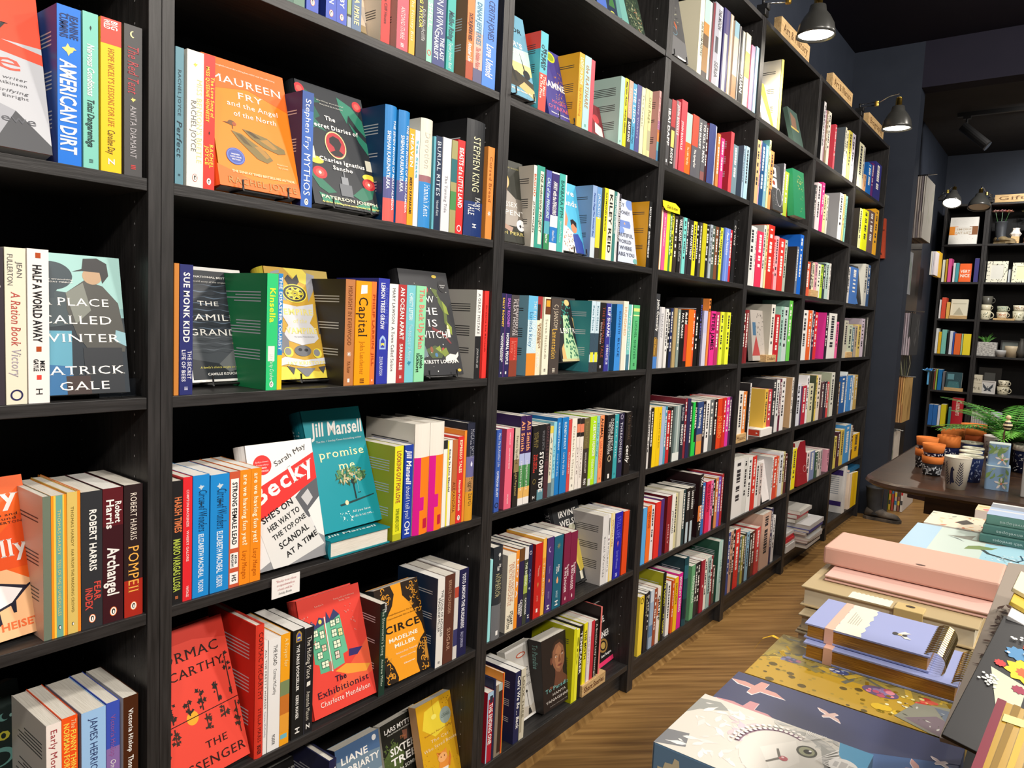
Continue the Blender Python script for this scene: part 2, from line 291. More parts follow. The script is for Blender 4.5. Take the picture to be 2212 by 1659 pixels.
 (1,2,0.6059,0.0258,0.1954,0.128,'d9d9df',{},[('The Turning Tide','8a8a90','f',0.4,0.8,0,0.3)]),
 (1,2,0.6335,0.0185,0.1956,0.128,'a09a68',{'b':[(0.2,0.45,'2c6a70'),(0.55,0.75,'4a8a50')]},[]),
 (1,2,0.6528,0.0231,0.2007,0.128,'d22f30',{'h':0},[('BEASTS of a LITTLE LAND','f0eeea','c',0.08,0.72,0,0.56),('@ring','f0e0e0',0.94,0.5)]),
 (1,2,0.6786,0.0615,0.2516,0.152,'222428',{'h':1,'f':'1c1d20','b':[(0.7,1,'16306a')]},[('STEPHEN KING','e8e2b8','f',0.14,0.62,0.0,0.36),('FAIRY','e8e8e4','f',0.66,0.77,0.16,0.3),('TALE','e8e8e4','f',0.72,0.82,-0.18,0.3),('H','f0eeea','b',0.89,0.93,0,0.2)]),
 (1,2,0.7544,0.0233,0.2068,0.128,'d98a40',{},[('Cursed Bread','9a5020','f',0.1,0.6,0,0.4),('@sun','f4f0e8',0.72,0.5)]),
 (1,3,0.0241,0.0075,0.2029,0.128,'c67f38',{},[]),
 (1,3,0.0331,0.021,0.2024,0.128,'2b306c',{},[('SUE MONK KIDD','f0eeea','g',0.06,0.6,0.0,0.46),('THE SECRET','dcdce8','g',0.66,0.88,0.25,0.28),('LIFE OF BEES','dcdce8','g',0.65,0.9,-0.2,0.28),('@pub','c8c8e0',0.95)]),
 (1,3,0.1865,0.0217,0.2002,0.15,'30c679',{'f':'1f8a52','b':[(0.62,0.75,'e8e4e0',0.15,0.75)]},[('Kinsella','d6ea3c','b',0.12,0.42,0.0,0.5),('The Party Crasher','e2f2e6','fi',0.68,0.92,0,0.34),('@peng','f0f0f0',0.95,0.4)]),
 (1,3,0.2087,0.0091,0.2014,0.128,'f0c828',{'b':[(0,0.7,'2c84c8')]},[('THE DISASTER TOURIST','f0eeea','b',0.03,0.66,0,0.6)]),
 (1,3,0.3555,0.0228,0.202,0.15,'b9794a',{'f':'25201f'},[('MIDNIGHT IN EVERWOOD','7a4420','f',0.06,0.62,0,0.4),('@sun','f4ece4',0.7,0.42),('M.A. Kuznir','7a4420','f',0.77,0.88,0,0.34),('@bar','f0ece8',0.95)]),
 (1,3,0.3806,0.0394,0.201,0.128,'f39c10',{},[('@note','f4f0e8',0.08,0.5),('Capital','1c1c18','f',0.15,0.54,-0.02,0.56),('John Lanchester','b87010','f',0.58,0.9,-0.02,0.28),('@pub','5a3010',0.96)]),
 (1,3,0.4204,0.0115,0.2015,0.128,'f47a36',{},[('PHILIP LARKIN  JILL','b04818','b',0.12,0.82,0,0.5),('@bar','f0e8e0',0.96)]),
 (1,3,0.4368,0.0294,0.2095,0.128,'313aa4',{'f':'2a3088'},[('AS LONG AS THE','5a66c8','b',0.08,0.43,0.24,0.24),('LEMON TREES GROW','e8eaf4','b',0.04,0.48,-0.08,0.34),('@arch','a8c4ec',0.6,0.7),('ZOULFA KATOUH','c8d0f0','b',0.74,0.92,-0.1,0.26)]),
 (1,3,0.4668,0.0235,0.2004,0.128,'eeecea',{},[('MARY LAWSON','4a4a4a','f',0.04,0.4,0,0.32),('A Town Called Solace','4a4a4a','f',0.43,0.88,0,0.34)]),
 (1,3,0.4908,0.0234,0.2007,0.128,'b13a3a',{},[('AN OCEAN APART','f0eeea','b',0.03,0.56,0,0.46),('SARAH LEE','f0eeea','b',0.6,0.87,0,0.36),('@pub','f0eeea',0.94)]),
 (1,3,0.5145,0.025,0.2011,0.128,'78c5cf',{},[('CHRISTY LEFTERI','d8eef0','b',0.08,0.36,0.0,0.4),('The Beekeeper of Aleppo','c4e4ea','f',0.4,0.78,0,0.4),('@bird','3888a8',0.8,0.4)]),
 (1,3,0.5402,0.0311,0.2012,0.128,'91d9aa',{'b':[(0,1,'6ab488',0,0.08)]},[('The Back Up Man','e88a78','g',0.03,0.66,0.1,0.44),('phoebe','1c2c20','b',0.72,0.86,0.22,0.3),('luckhurst','1c2c20','b',0.7,0.9,-0.12,0.3)]),
 (1,3,0.7351,0.0201,0.2041,0.15,'e8e6e2',{'f':'b8b5b0','b':[(0.52,1,'242426')]},[('A GREAT MISTAKE','6a6a6a','f',0.04,0.5,0,0.42),('JONATHAN LEE','c8c8c8','f',0.66,0.88,0,0.3)]),
 (1,3,0.7637,0.0158,0.2032,0.128,'e93a34',{},[('Dreams Lie Beneath','901c1c','b',0.16,0.7,0,0.24)]),
 (1,4,0.0213,0.0181,0.1986,0.128,'1e1e20',{},[('HARSH TIMES','d8784a','c',0.13,0.42,0.1,0.6),('MARIO VARGAS LLOSA','b0c04c','c',0.47,0.9,0.0,0.6),('@pub','d8784a',0.95)]),
 (1,4,0.0404,0.015,0.2022,0.128,'df2830',{},[('COMPTON MACKENZIE','f4c8c8','b',0.1,0.4,0,0.26),('WHISKY GALORE','f4c8c8','b',0.43,0.68,0,0.26),('VINTAGE','f0d0d0','b',0.88,0.97,0,0.26)]),
 (1,4,0.0567,0.028,0.2022,0.128,'1d88d2',{'f':'1c6ab0'},[('Circus of Wonders','14406a','fi',0.12,0.46,0.1,0.5),('ELIZABETH MACNEAL','dcebf6','b',0.48,0.84,0.0,0.3),('PICADOR','dcebf6','b',0.86,0.96,0,0.3),('@bird','c8d8e0',0.1,0.3),('@leaf','1c3a50',0.24,0.34)]),
 (1,4,0.0868,0.0335,0.1989,0.128,'1d88d2',{'f':'1c6ab0'},[('Circus of Wonders','14406a','fi',0.12,0.46,0.1,0.5),('ELIZABETH MACNEAL','dcebf6','b',0.48,0.84,0.0,0.3),('PICADOR','dcebf6','b',0.86,0.96,0,0.3),('@bird','c8d8e0',0.1,0.3),('@leaf','1c3a50',0.24,0.34)]),
 (1,4,0.1209,0.0191,0.1995,0.128,'c9573a',{'b':[(0.06,0.66,'f4f2ee',0.12,0.88),(0.7,0.83,'f4f2ee',0.12,0.88),(0.87,0.97,'f4f2ee',0.1,0.9)]},[('STRONG FEMALE LEAD','1c1c1c','b',0.09,0.63,0,0.44),('ARWA','1c1c1c','b',0.72,0.8,0.16,0.22),('MAHDAWI','1c1c1c','b',0.71,0.82,-0.16,0.22),('HS','1c1c1c','b',0.89,0.95,0,0.4)]),
 (1,4,0.1404,0.0202,0.1999,0.128,'f28c1d',{},[('are we having fun yet?','f6ecc8','g',0.04,0.66,0.0,0.42),('Lucy Mangan','b85a10','fi',0.7,0.95,0,0.4)]),
 (1,4,0.1611,0.0201,0.2,0.128,'f28c1d',{},[('are we having fun yet?','f6ecc8','g',0.04,0.66,0.0,0.42),('Lucy Mangan','b85a10','fi',0.7,0.95,0,0.4)]),
 (1,4,0.4955,0.0242,0.2011,0.128,'e2e12a',{'f':'a9ad1f','b':[(0.93,1,'b8b828')]},[('LOOKING OUT FOR LOVE','a85038','c',0.05,0.6,0.0,0.48),('SOPHIA MONEY-COUTTS','7a8420','c',0.66,0.9,0,0.4)]),
 (1,4,0.5241,0.0249,0.2004,0.128,'2140a4',{},[('Jill Mansell','eef0f8','bi',0.06,0.42,0.0,0.56),('should I tell you?','dfe6f4','f',0.44,0.8,0,0.5),('@ring','eef0f8',0.86,0.5),('H','eef0f8','b',0.9,0.97,0,0.5)]),
 (1,4,0.5518,0.046,0.2428,0.155,'ece6dc',{'h':1,'f':'dcd6cc','b':[(0.3,1,'f4801c'),(0.3,0.66,'d3188a',0,0.36),(0.66,0.78,'d3188a',0,0.62),(0.78,1,'d3188a',0,0.36),(0.86,0.95,'c01a40',0.6,0.9)]},[('Lessons','222222','s',0.0,0,0,0.0)]),
 (1,4,0.5986,0.044,0.2423,0.155,'ece6dc',{'h':1,'b':[(0.3,1,'f4801c'),(0.3,0.66,'d3188a',0,0.36),(0.66,0.78,'d3188a',0,0.62),(0.78,1,'d3188a',0,0.36),(0.86,0.95,'c01a40',0.6,0.9)]},[]),
 (1,4,0.6437,0.0124,0.1986,0.128,'efece2',{'b':[(0.0,0.1,'2a2a2a')]},[]),
 (1,4,0.6568,0.0157,0.1965,0.128,'f0eee8',{'b':[(0,1,'e6d840',0,0.3)]},[('Emily St John Mandel','5a5a5a','b',0.1,0.6,0,0.34)]),
 (1,4,0.6737,0.0171,0.1974,0.128,'b96a3c',{'b':[(0.6,1,'d08a30')]},[('ALEXANDRIA','6a2c14','f',0.5,0.86,0,0.5)]),
 (1,4,0.6916,0.0203,0.2021,0.128,'da3232',{},[('ESPRESSO TALES','f2e8c0','b',0.04,0.42,0,0.42),('Alexander McCall Smith','f2e8c0','b',0.5,0.86,0,0.34),('@peng','f0d0c0',0.94,0.5)]),
 (1,4,0.7127,0.0082,0.2143,0.128,'e98a30',{},[]),
 (1,4,0.7218,0.0276,0.2304,0.152,'262a3c',{'h':1,'f':'20222c','b':[(0.34,0.55,'6a6898'),(0.55,0.7,'b88a58'),(0.7,1,'d89a2c')]},[('McCALL SMITH','a8aab8','f',0.06,0.36,0,0.44),('@drop','dcdcf0',0.42,0.4),('Tiggie Earth','3a3428','f',0.55,0.85,0,0.4)]),
 (1,5,0.1746,0.0172,0.2464,0.155,'d93a2a',{'h':1,'f':'cc2a1e'},[('CORMAC McCARTHY','5a1410','f',0.05,0.56,0.05,0.5),('STELLA MARIS','5a1410','f',0.62,0.88,0.0,0.36),('BOXER','2a1010','b',0.9,0.97,0,0.4)]),
 (1,5,0.1922,0.0078,0.2131,0.128,'eceae8',{},[('ALL THE PRETTY HORSES','3a3a3a','f',0.08,0.6,0,0.44),('Cormac McCarthy','6a7a9a','f',0.62,0.85,0,0.4)]),
 (1,5,0.2017,0.025,0.2115,0.128,'ecebea',{'f':'d8d6d2'},[('THE ROAD','3a3a3a','s',0.06,0.24,0.05,0.3),('Cormac McCarthy','5a5a5a','s',0.27,0.5,0.05,0.26),('PICADOR','5a5a5a','b',0.86,0.95,0,0.24)]),
 (1,5,0.2272,0.0198,0.2129,0.128,'f1a420',{'b':[(0.42,0.55,'7a8a60'),(0.55,0.72,'c8742c'),(0.72,0.88,'e8a038'),(0.9,0.94,'70b8c8',0.1,0.8)]},[('A Prayer for','f4e4a0','f',0.04,0.3,0.1,0.4)]),
 (1,5,0.2532,0.0257,0.2119,0.128,'1c1c1c',{},[('THE PARIS BOOKSELLER','f0eeea','g',0.14,0.56,-0.05,0.24),('KERRI MAHER','f0eeea','g',0.6,0.82,-0.05,0.24),('@arch','a88a4a',0.06,0.5),('H','f0eeea','b',0.9,0.96,0,0.36)]),
 (1,5,0.2795,0.0208,0.208,0.128,'1f1f22',{'b':[(0,1,'3a3c48',0.06,0.1)]},[('The Hiding Place','e2dcd0','f',0.08,0.48,0,0.46),('@note','e8e4dc',0.53,0.4),('Amanda Mason','d0cabc','f',0.6,0.88,0,0.4),('Z','f0eeea','b',0.91,0.96,0,0.36)]),
 (1,5,0.4694,0.0168,0.2006,0.13,'1f3a30',{'f':'231c1a','b':[(0,0.08,'14181a')]},[('KRYSA','f0eeea','b',0.0,0.1,0.3,0.3),("The Slowworm's Song",'c4d4c0','f',0.05,0.56,0,0.42),('Andrew Miller','c4d4c0','f',0.6,0.9,0,0.36)]),
 (1,5,0.6416,0.0235,0.2107,0.13,'e6e3dd',{'f':'1f3350'},[('THE SONG OF ACHILLES','3a3a3a','s',0.14,0.66,0.2,0.3),('MADELINE MILLER','3a3a3a','s',0.22,0.6,-0.2,0.3),('@pub','3a3a3a',0.95)]),
 (1,5,0.6663,0.033,0.2109,0.128,'5b3429',{},[('BERNICE MCFADDEN','c49a80','f',0.06,0.44,0,0.3),('SUGAR','c49a80','f',0.6,0.86,0,0.34)]),
 (1,5,0.7005,0.0136,0.2131,0.128,'d8d4d0',{'b':[(0.18,0.3,'b84a38'),(0.66,0.85,'3a3a6a')]},[]),
 (1,5,0.7149,0.0328,0.2128,0.128,'20214a',{},[('TOTO AMONG THE MURDERERS','e4e4ec','c',0.05,0.68,0,0.34),('SALLY J MORGAN','a8a8c4','c',0.72,0.9,0,0.26)]),
 (1,6,0.344,0.0182,0.2416,0.155,'24264a',{'h':1,'f':'2a2d50'},[('BONNIE','f0f0f4','b',0.06,0.4,0,0.56)]),
 (2,1,0.9348,0.0313,0.1869,0.128,'56b4c4',{'f':'56b4c4','fb':'e0483a','b':[(0.52,1,'e1463a')]},[('Maggie','1c3440','g',0.2,0.48,0.2,0.34),("O'Farrell",'1c3440','g',0.16,0.46,-0.18,0.34),('This Must','f4e0d0','g',0.55,0.8,0.2,0.3),('Be The Place','f4e0d0','g',0.54,0.84,-0.2,0.3)]),
 (2,1,1.1087,0.0247,0.1895,0.13,'e9a72b',{'f':'f0b02e'},[('LADIES ON SHOW','f6e8c8','b',0.06,0.42,0,0.56),('by Kit Fielding','b07818','f',0.46,0.85,0,0.34)]),
 (2,1,1.1355,0.0316,0.19,0.128,'a9ddd2',{},[('the FLATSHARE','a87858','gi',0.12,0.7,0,0.46),('@pub','5a8a88',0.94)]),
 (2,1,1.1679,0.0185,0.1882,0.128,'e44a5a',{},[]),
 (2,1,1.3282,0.0229,0.1903,0.13,'a9d2c6',{'f':'b0d4ca'},[('@pub','4a8a80',0.94)]),
 (2,1,1.3531,0.0198,0.1921,0.128,'e6d81f',{},[('Martin Amis','2a2a1a','bi',0.04,0.4,0,0.5),('Andrea Gibson','2a2a1a','bi',0.45,0.8,0,0.42)]),
 (2,1,1.3759,0.0242,0.1925,0.128,'3a3436',{'b':[(0,0.55,'e0a08c')]},[('SAM KING','f0eeea','c',0.6,0.9,0,0.5),('Sanctuary','f4d0c0','f',0.1,0.5,0,0.5)]),
 (2,1,1.4011,0.0226,0.1903,0.128,'4f9fc6',{},[('THE LIDO','e2eef4','c',0.06,0.6,0,0.6),('Libby Page','1c4a6a','fi',0.64,0.9,0,0.4)]),
 (2,1,1.4258,0.0267,0.194,0.128,'4c4c86',{},[('Salley Vickers','c8c8e0','f',0.2,0.8,0,0.34)]),
 (2,1,1.4547,0.0219,0.1938,0.128,'dcd8b8',{},[('The Keeper','8a8a6a','f',0.1,0.6,0,0.34)]),
 (2,1,1.4787,0.0427,0.1969,0.128,'d6d096',{'b':[(0,1,'bcb684',0.5,0.58),(0.6,0.9,'b0aa88',0.55,1)]},[('Old Rage','8a8450','f',0.1,0.5,0.2,0.3)]),
 (2,1,1.5665,0.013,0.2125,0.1,'dba8a4',{'f':'d8a29c','b':[(0.42,0.55,'c08ab0'),(0.55,0.72,'e08848'),(0.72,0.85,'68a8b0'),(0.85,1,'4a7aa0')]},[('Jodi Picoult','8a4868','fi',0.08,0.6,0,0.5)]),
 (2,2,0.9323,0.0124,0.199,0.12,'e9e5d9',{'f':'c5beb2'},[('BROOD','c85a3a','b',0.1,0.38,0,0.6),('JACKIE POLZIN','2a2a2a','b',0.44,0.82,0,0.44)]),
 (2,2,0.9465,0.0325,0.2015,0.128,'3b9c8a',{'b':[(0.06,0.95,'ece6d0',0.42,0.86)]},[('THE Authenticity PROJECT','3a4a40','ci',0.08,0.8,0.14,0.3)]),
 (2,2,0.9798,0.0055,0.1982,0.128,'1f3139',{},[]),
 (2,2,0.9857,0.0234,0.1976,0.128,'5257a8',{'b':[(0.64,0.8,'58a8b8'),(0.8,1,'3a8a5a')]},[('CALL of the PENGUINS','c8e4e4','bi',0.09,0.6,0,0.5),('Hazel Prior','f0eeea','b',0.8,0.92,0,0.36)]),
 (2,2,1.0106,0.0332,0.198,0.128,'3a2f70',{'b':[(0,0.02,'e0e8f0'),(0.55,0.7,'e4eaee'),(0.7,0.9,'2a78c4'),(0.9,1,'e4eaee')]},[('AWAY with the PENGUINS','f0eeea','bi',0.12,0.54,0,0.5),('Hazel Prior','f0eeea','fi',0.74,0.88,0,0.34)]),
 (2,2,1.0457,0.033,0.1995,0.128,'49b2a9',{'b':[(0,1,'e4ece8',0.82,1)]},[('BARBARA PYM','1c4a48','s',0.08,0.56,-0.06,0.44),('Jane and Prudence','c8ece8','f',0.6,0.88,-0.06,0.3)]),
 (2,2,1.2094,0.0232,0.1972,0.13,'8fabd4',{'f':'7c98be','b':[(0.72,1,'c8d4dc')]},[('Fannie Flagg:The Wonder Boy','3a58a8','bi',0.1,0.7,0,0.3)]),
 (2,2,1.2335,0.0245,0.1967,0.128,'6a98cc',{'b':[(0.42,0.85,'e2d23c'),(0.85,1,'3a3428')]},[('JACKSON','e8f0f4','f',0.1,0.45)]),
 (2,2,1.2589,0.0148,0.1983,0.128,'3a3d20',{},[]),
 (2,2,1.2741,0.0201,0.2003,0.128,'f1e120',{},[('RAYMOND BRIGGS','3a3a1a','b',0.06,0.6,0,0.34)]),
 (2,2,1.2952,0.0315,0.2005,0.128,'e9e5d2',{},[('KILEY REID','1c1c1c','b',0.06,0.9,0,0.5)]),
 (2,2,1.3286,0.0219,0.1992,0.128,'3a7c78',{'b':[(0,1,'e8e8e4',0.7,1)]},[('MARILYNNE ROBINSON','d0e4e0','b',0.06,0.6,-0.1,0.34)]),
 (2,2,1.3515,0.0163,0.1969,0.128,'2c2830',{'b':[(0,1,'e0dce0',0,0.3)]},[('HELEN DUNMORE','f0eeea','b',0.1,0.7,0.1,0.4)]),
 (2,2,1.5445,0.0193,0.2036,0.13,'1b1b1b',{'f':'dc9c18'},[('SALLY ROONEY','f0f0f0','b',0.08,0.4,0,0.5),('BEAUTIFUL WORLD WHERE ARE YOU','f0f0f0','b',0.45,0.85,0,0.5)]),
 (2,3,0.8277,0.0149,0.2012,0.128,'2b2950',{},[('SALLY ROONEY','f0c848','b',0.05,0.4,0,0.46),('CONVERSATIONS','f0f0f4','b',0.47,0.82,0.16,0.3),('WITH FRIENDS','f0f0f4','b',0.5,0.8,-0.2,0.3),('@bar','f0eeea',0.95)]),
 (2,3,0.8433,0.0218,0.2008,0.128,'2d2858',{'b':[(0,1,'8a4aa0',0,0.06)]},[('SALLY ROONEY','c070d0','b',0.05,0.4,0.1,0.44),('NORMAL PEOPLE','f0f0f4','b',0.47,0.85,0.1,0.44),('@bar','f0eeea',0.95)]),
 (2,3,0.8658,0.0311,0.1996,0.128,'4a4547',{'f':'3a3638','b':[(0.52,0.8,'c03a30'),(0.8,1,'8a4030')]},[('THE MURDERS AT','d8d0d0','f',0.04,0.5,0.28,0.28),('FLEAT HOUSE','d8d0d0','f',0.05,0.5,-0.05,0.36),('Lucinda','e88070','f',0.56,0.8,0.2,0.3),('Riley','e88070','f',0.56,0.72,-0.15,0.3)]),
 (2,3,0.936,0.0397,0.2015,0.128,'6ab8e0',{'f':'7aa8bc','b':[(0.3,0.72,'c8e0e8'),(0.72,1,'e08a30')]},[('THE BUTTERFLY ROOM','e4f0f4','f',0.06,0.7,0.22,0.3),('Lucinda Riley','3a78a8','f',0.2,0.64,-0.14,0.34)]),
 (2,3,0.976,0.0203,0.2015,0.128,'e8dfc2',{'b':[(0,0.28,'a8383a'),(0.1,0.3,'3a2a28',0.0,0.6)]},[('DANGEROUS','8a5a30','c',0.34,0.66,0.2,0.34),('LADIES','8a5a30','c',0.36,0.6,-0.15,0.34),('A BIRD','f0eeea','b',0.7,0.9)]),
 (2,3,1.0046,0.0289,0.2011,0.128,'ebe6d0',{'f':'e4dec8','b':[(0.02,0.22,'6a4028',0.2,1),(0.04,0.12,'d8a030',0.3,0.9)]},[('Seven Husbands','9a9684','f',0.28,0.8,0,0.34),('@pub','3a3a3a',0.94)]),
 (2,3,1.0369,0.046,0.2003,0.128,'4b433f',{},[('C J SANSOM','d8c8b0','f',0.08,0.4,0.0,0.4),('Lamentation','e8b850','f',0.4,0.8,-0.05,0.5),('@pub','e0d8c8',0.95)]),
 (2,3,1.2372,0.0228,0.202,0.14,'c8dce8',{'f':'3c8c94','b':[(0.45,0.75,'3a5060'),(0.72,0.86,'e0e040',0.2,0.9),(0.86,1,'3a4048')]},[('Kate Mosse','38788c','f',0.06,0.42,0,0.4)]),
 (2,3,1.2609,0.0218,0.2018,0.128,'c4d8e4',{'b':[(0.45,0.75,'3a5060'),(0.72,0.86,'e0e040',0.2,0.9),(0.86,1,'3a4048')]},[('Kate Mosse','38788c','f',0.06,0.42,0,0.4)]),
 (2,3,1.2836,0.0326,0.1995,0.128,'221f1f',{},[('THE MERMAID TALE','9a4a3a','f',0.06,0.8,0.15,0.4),('Elena Armas','c8c0c0','s',0.28,0.6,-0.15,0.26),('@pub','e8e0e0',0.93)]),
 (2,3,1.321,0.0277,0.1991,0.128,'3b3a92',{'b':[(0,1,'6a9ad0',0.9,1)]},[('ELIF SHAFAK','eeeef6','b',0.05,0.5,0,0.5),('10 MINUTES 38','d8d8f0','b',0.6,0.9,0,0.4)]),
 (2,3,1.3799,0.034,0.1993,0.13,'3c8cdb',{'f':'2a6aa0'},[('ELIZABETH','1c3a6a','f',0.1,0.45,0.1,0.3),('BLUE','1c3a6a','f',0.5,0.8,0.1,0.3)]),
 (2,3,1.4206,0.0297,0.2101,0.128,'e9e2d0',{'b':[(0,1,'f4f0e8',0.75,1)]},[('HUNDRED','e0b890','b',0.08,0.5,0,0.46)]),
 (2,3,1.4524,0.0245,0.2012,0.128,'78c5c0',{'b':[(0,1,'e8f0ec',0.75,1),(0.76,1,'4a7a90',0,0.75)]},[('The Lighthouse','e4f2f0','fi',0.15,0.7,-0.1,0.5)]),
 (2,3,1.4844,0.0388,0.2013,0.128,'5ab878',{'b':[(0.05,0.1,'d8e080'),(0.15,0.17,'d8e8a0')]},[('LIONEL SHRIVER','2a6a48','f',0.24,0.84,0,0.34),('@pub','2a5a40',0.92)]),
 (2,4,0.8323,0.0187,0.2049,0.128,'3a5aac',{},[('Meet Me in Another Life','c8d4f0','fi',0.04,0.45,0.1,0.5),('CATRIONA SILVEY','dce4f4','b',0.5,0.82,0,0.4),('@ring','1c2030',0.92,0.6)]),
 (2,4,0.8704,0.029,0.2036,0.13,'e1627c',{'f':'c24a66'},[('RUMAAN ALAM','f4d8dc','b',0.05,0.2,0.0,0.14),('LEAVE THE WORLD BEHIND','f4d8dc','b',0.24,0.5,0,0.14),('PICADOR','f4d8dc','b',0.82,0.94,0,0.16)]),
 (2,4,0.9057,0.021,0.2029,0.128,'2a2623',{'b':[(0,0.4,'c8c0a8'),(0.4,0.56,'8a7650')]},[('Francis Spufford','3a3428','f',0.1,0.46,0.0,0.4),('Light Perpetual','c8b070','f',0.55,0.86,0,0.4)]),
 (2,4,0.9274,0.0221,0.231,0.15,'3b2252',{'f':'33204e','b':[(0.42,0.55,'b0b8e0'),(0.55,0.8,'4a8a50'),(0.8,0.92,'e0b060'),(0.92,1,'e8e4e0')]},[('Ali Smith','e8a070','g',0.06,0.4,0,0.6),('companion piece','f0eeea','f',0.5,0.84,0,0.36)]),
 (2,4,0.9506,0.0244,0.2302,0.152,'3b2252',{'b':[(0.42,0.55,'b0b8e0'),(0.55,0.8,'4a8a50'),(0.8,0.92,'e0b060'),(0.92,1,'e8e4e0')]},[('Ali Smith','e8a070','g',0.06,0.4,0,0.6),('companion piece','f0eeea','f',0.5,0.84,0,0.36)]),
 (2,4,0.9824,0.0285,0.2007,0.128,'1f1e1f',{},[('WILBUR','8a7a48','f',0.08,0.3,0.22,0.34),('SMITH','8a7a48','f',0.09,0.28,-0.14,0.34),('THE NEW','d04038','b',0.38,0.58,0.2,0.26),('KINGDOM','d04038','b',0.38,0.62,-0.14,0.26),('@ring','7a6a3a',0.74,0.4),('Z','f0eeea','b',0.93,0.97,0,0.3)]),
 (2,4,1.0116,0.0276,0.2013,0.128,'201f22',{'b':[(0.86,1,'5a8a98')]},[('WILBUR SMITH','7a7a80','f',0.08,0.34,0.2,0.4),('STORM TIDE','f0eeea','b',0.36,0.9,0.0,0.6)]),
 (2,4,1.0404,0.02,0.2009,0.128,'2d2428',{'b':[(0.5,1,'4a2c34')]},[('DANIELLE STEEL','6a4a4c','f',0.03,0.58,0,0.5)]),
 (2,4,1.0612,0.0151,0.1937,0.128,'dcd8c0',{'b':[(0,0.1,'e0c850'),(0.8,1,'5a7078')]},[('A House','5a6a70','fi',0.15,0.7,0,0.4)]),
 (2,4,1.0778,0.0141,0.2036,0.128,'8fcfe0',{'b':[(0.76,1,'7a9aa4')]},[('The Last','4a98b0','f',0.3,0.7)]),
 (2,4,1.0931,0.0204,0.2129,0.128,'1c79c3',{'f':'1a68a8'},[('ELIZABETH STROUT','d8e8f4','b',0.06,0.42,0.0,0.3),('Lucy by the Sea','d8e8f4','fi',0.46,0.76,0,0.3)]),
 (2,4,1.1177,0.0326,0.2123,0.128,'1c79c3',{'f':'1a68a8'},[('ELIZABETH STROUT','d8e8f4','b',0.06,0.42,0.0,0.3),('Lucy by the Sea','d8e8f4','fi',0.46,0.76,0,0.3)]),
 (2,4,1.1519,0.0153,0.2037,0.128,'d04a48',{},[('ELIZABETH','f0d0cc','b',0.45,0.75,0,0.3)]),
 (2,4,1.1681,0.0251,0.2058,0.128,'ece6d8',{},[('Elizabeth is Missing','a8a090','f',0.1,0.85,0,0.34),('@pub','4a4a4a',0.93)]),
 (2,4,1.195,0.0163,0.204,0.128,'e8e0d8',{'b':[(0,0.26,'2a2424'),(0.08,0.2,'e08060')]},[('OLIVE','8a7a74','f',0.4,0.8,0,0.34)]),
 (2,4,1.2126,0.0188,0.2025,0.128,'e8e0d8',{'b':[(0,0.26,'2a2424'),(0.08,0.2,'e08060')]},[('OLIVE AGAIN','8a7a74','f',0.4,0.85,0,0.34)]),
 (2,4,1.2327,0.0305,0.2009,0.128,'3b332e',{'b':[(0,0.44,'6a5e3c')]},[('Brandon Taylor','8a7c50','g',0.05,0.42,0,0.4),('DOUGLAS STUART','c8c0b8','b',0.5,0.8,0,0.26),('PAN','f0eeea','b',0.88,0.97,0,0.4)]),
 (2,4,1.266,0.0346,0.203,0.128,'b1df22',{'b':[(0.9,1,'d8d8d0',0,0.4)]},[('A CERTAIN HUNGER','f0eeea','bi',0.06,0.58,0.15,0.4),('CHELSEA SUMMERS','e8f4c8','c',0.62,0.92,0.1,0.3)]),
 (2,4,1.3025,0.0162,0.2021,0.128,'86c8c8',{},[('Hurdy Gurdy','4a98a0','b',0.1,0.6)]),
 (2,4,1.3211,0.0228,0.2021,0.128,'f2935f',{},[('ANIMAL','3a2420','b',0.04,0.34,0,0.6),('LISA TADDEO','d86a48','b',0.38,0.78,0,0.5),('@pub','8a4028',0.94)]),
 (2,4,1.3626,0.0442,0.2002,0.128,'1e1e1f',{},[('DONNA FREITAS','f0eeea','f',0.06,0.56,0.18,0.34),('THE OTHER WOMAN','f0eeea','f',0.1,0.6,-0.16,0.3),('@ring','c8b898',0.67,0.36),('@bar','f0eeea',0.94)]),
 (2,4,1.4088,0.0232,0.1987,0.128,'3aa2ab',{},[('Hot Milk','d8eef0','f',0.1,0.7,0,0.3),('@pub','1c5a60',0.93)]),
 (2,4,1.4346,0.0316,0.2004,0.128,'27243f',{},[('THREADNEEDLE','d8d8e8','f',0.14,0.78,0,0.44),('@ring','b8b0c8',0.06,0.4)]),
 (2,4,1.4801,0.0364,0.2,0.128,'1f1b1b',{},[('CARI THOMAS','5a4a3a','f',0.04,0.44,0,0.4),('cecily','f0eeea','bi',0.52,0.8,0.0,0.5)]),
 (2,5,0.8287,0.0099,0.2102,0.128,'9adfe2',{},[]),
 (2,5,0.8402,0.0369,0.2374,0.152,'2d3238',{'h':1,'b':[(0.62,1,'6a6c70')]},[('@tree','d8d8d4',0.1,0.4),('J.R.R.','f0eeea','b',0.18,0.22,0.1,0.18),('TOLKIEN','f0eeea','b',0.2,0.25,-0.1,0.18),('The Fall of','b0a880','f',0.3,0.52,0.18,0.26),('NUMENOR','b0a880','f',0.28,0.54,-0.12,0.34),('@bar','f0eeea',0.93)]),
 (2,5,0.8994,0.0352,0.2046,0.13,'ebe2cb',{'f':'a8a39c'},[('THE SEVEN DEATHS OF','c07a5a','f',0.1,0.62,0.22,0.26),('EVELYN HARDCASTLE','c07a5a','f',0.12,0.66,-0.12,0.34),('STUART','1c1c1c','b',0.74,0.92,0.2,0.3),('TURTON','1c1c1c','b',0.78,0.96,-0.16,0.3)]),
 (2,5,0.9354,0.0137,0.2088,0.128,'f2922a',{},[('LEO & A','f0eeea','b',0.1,0.6,0,0.5)]),
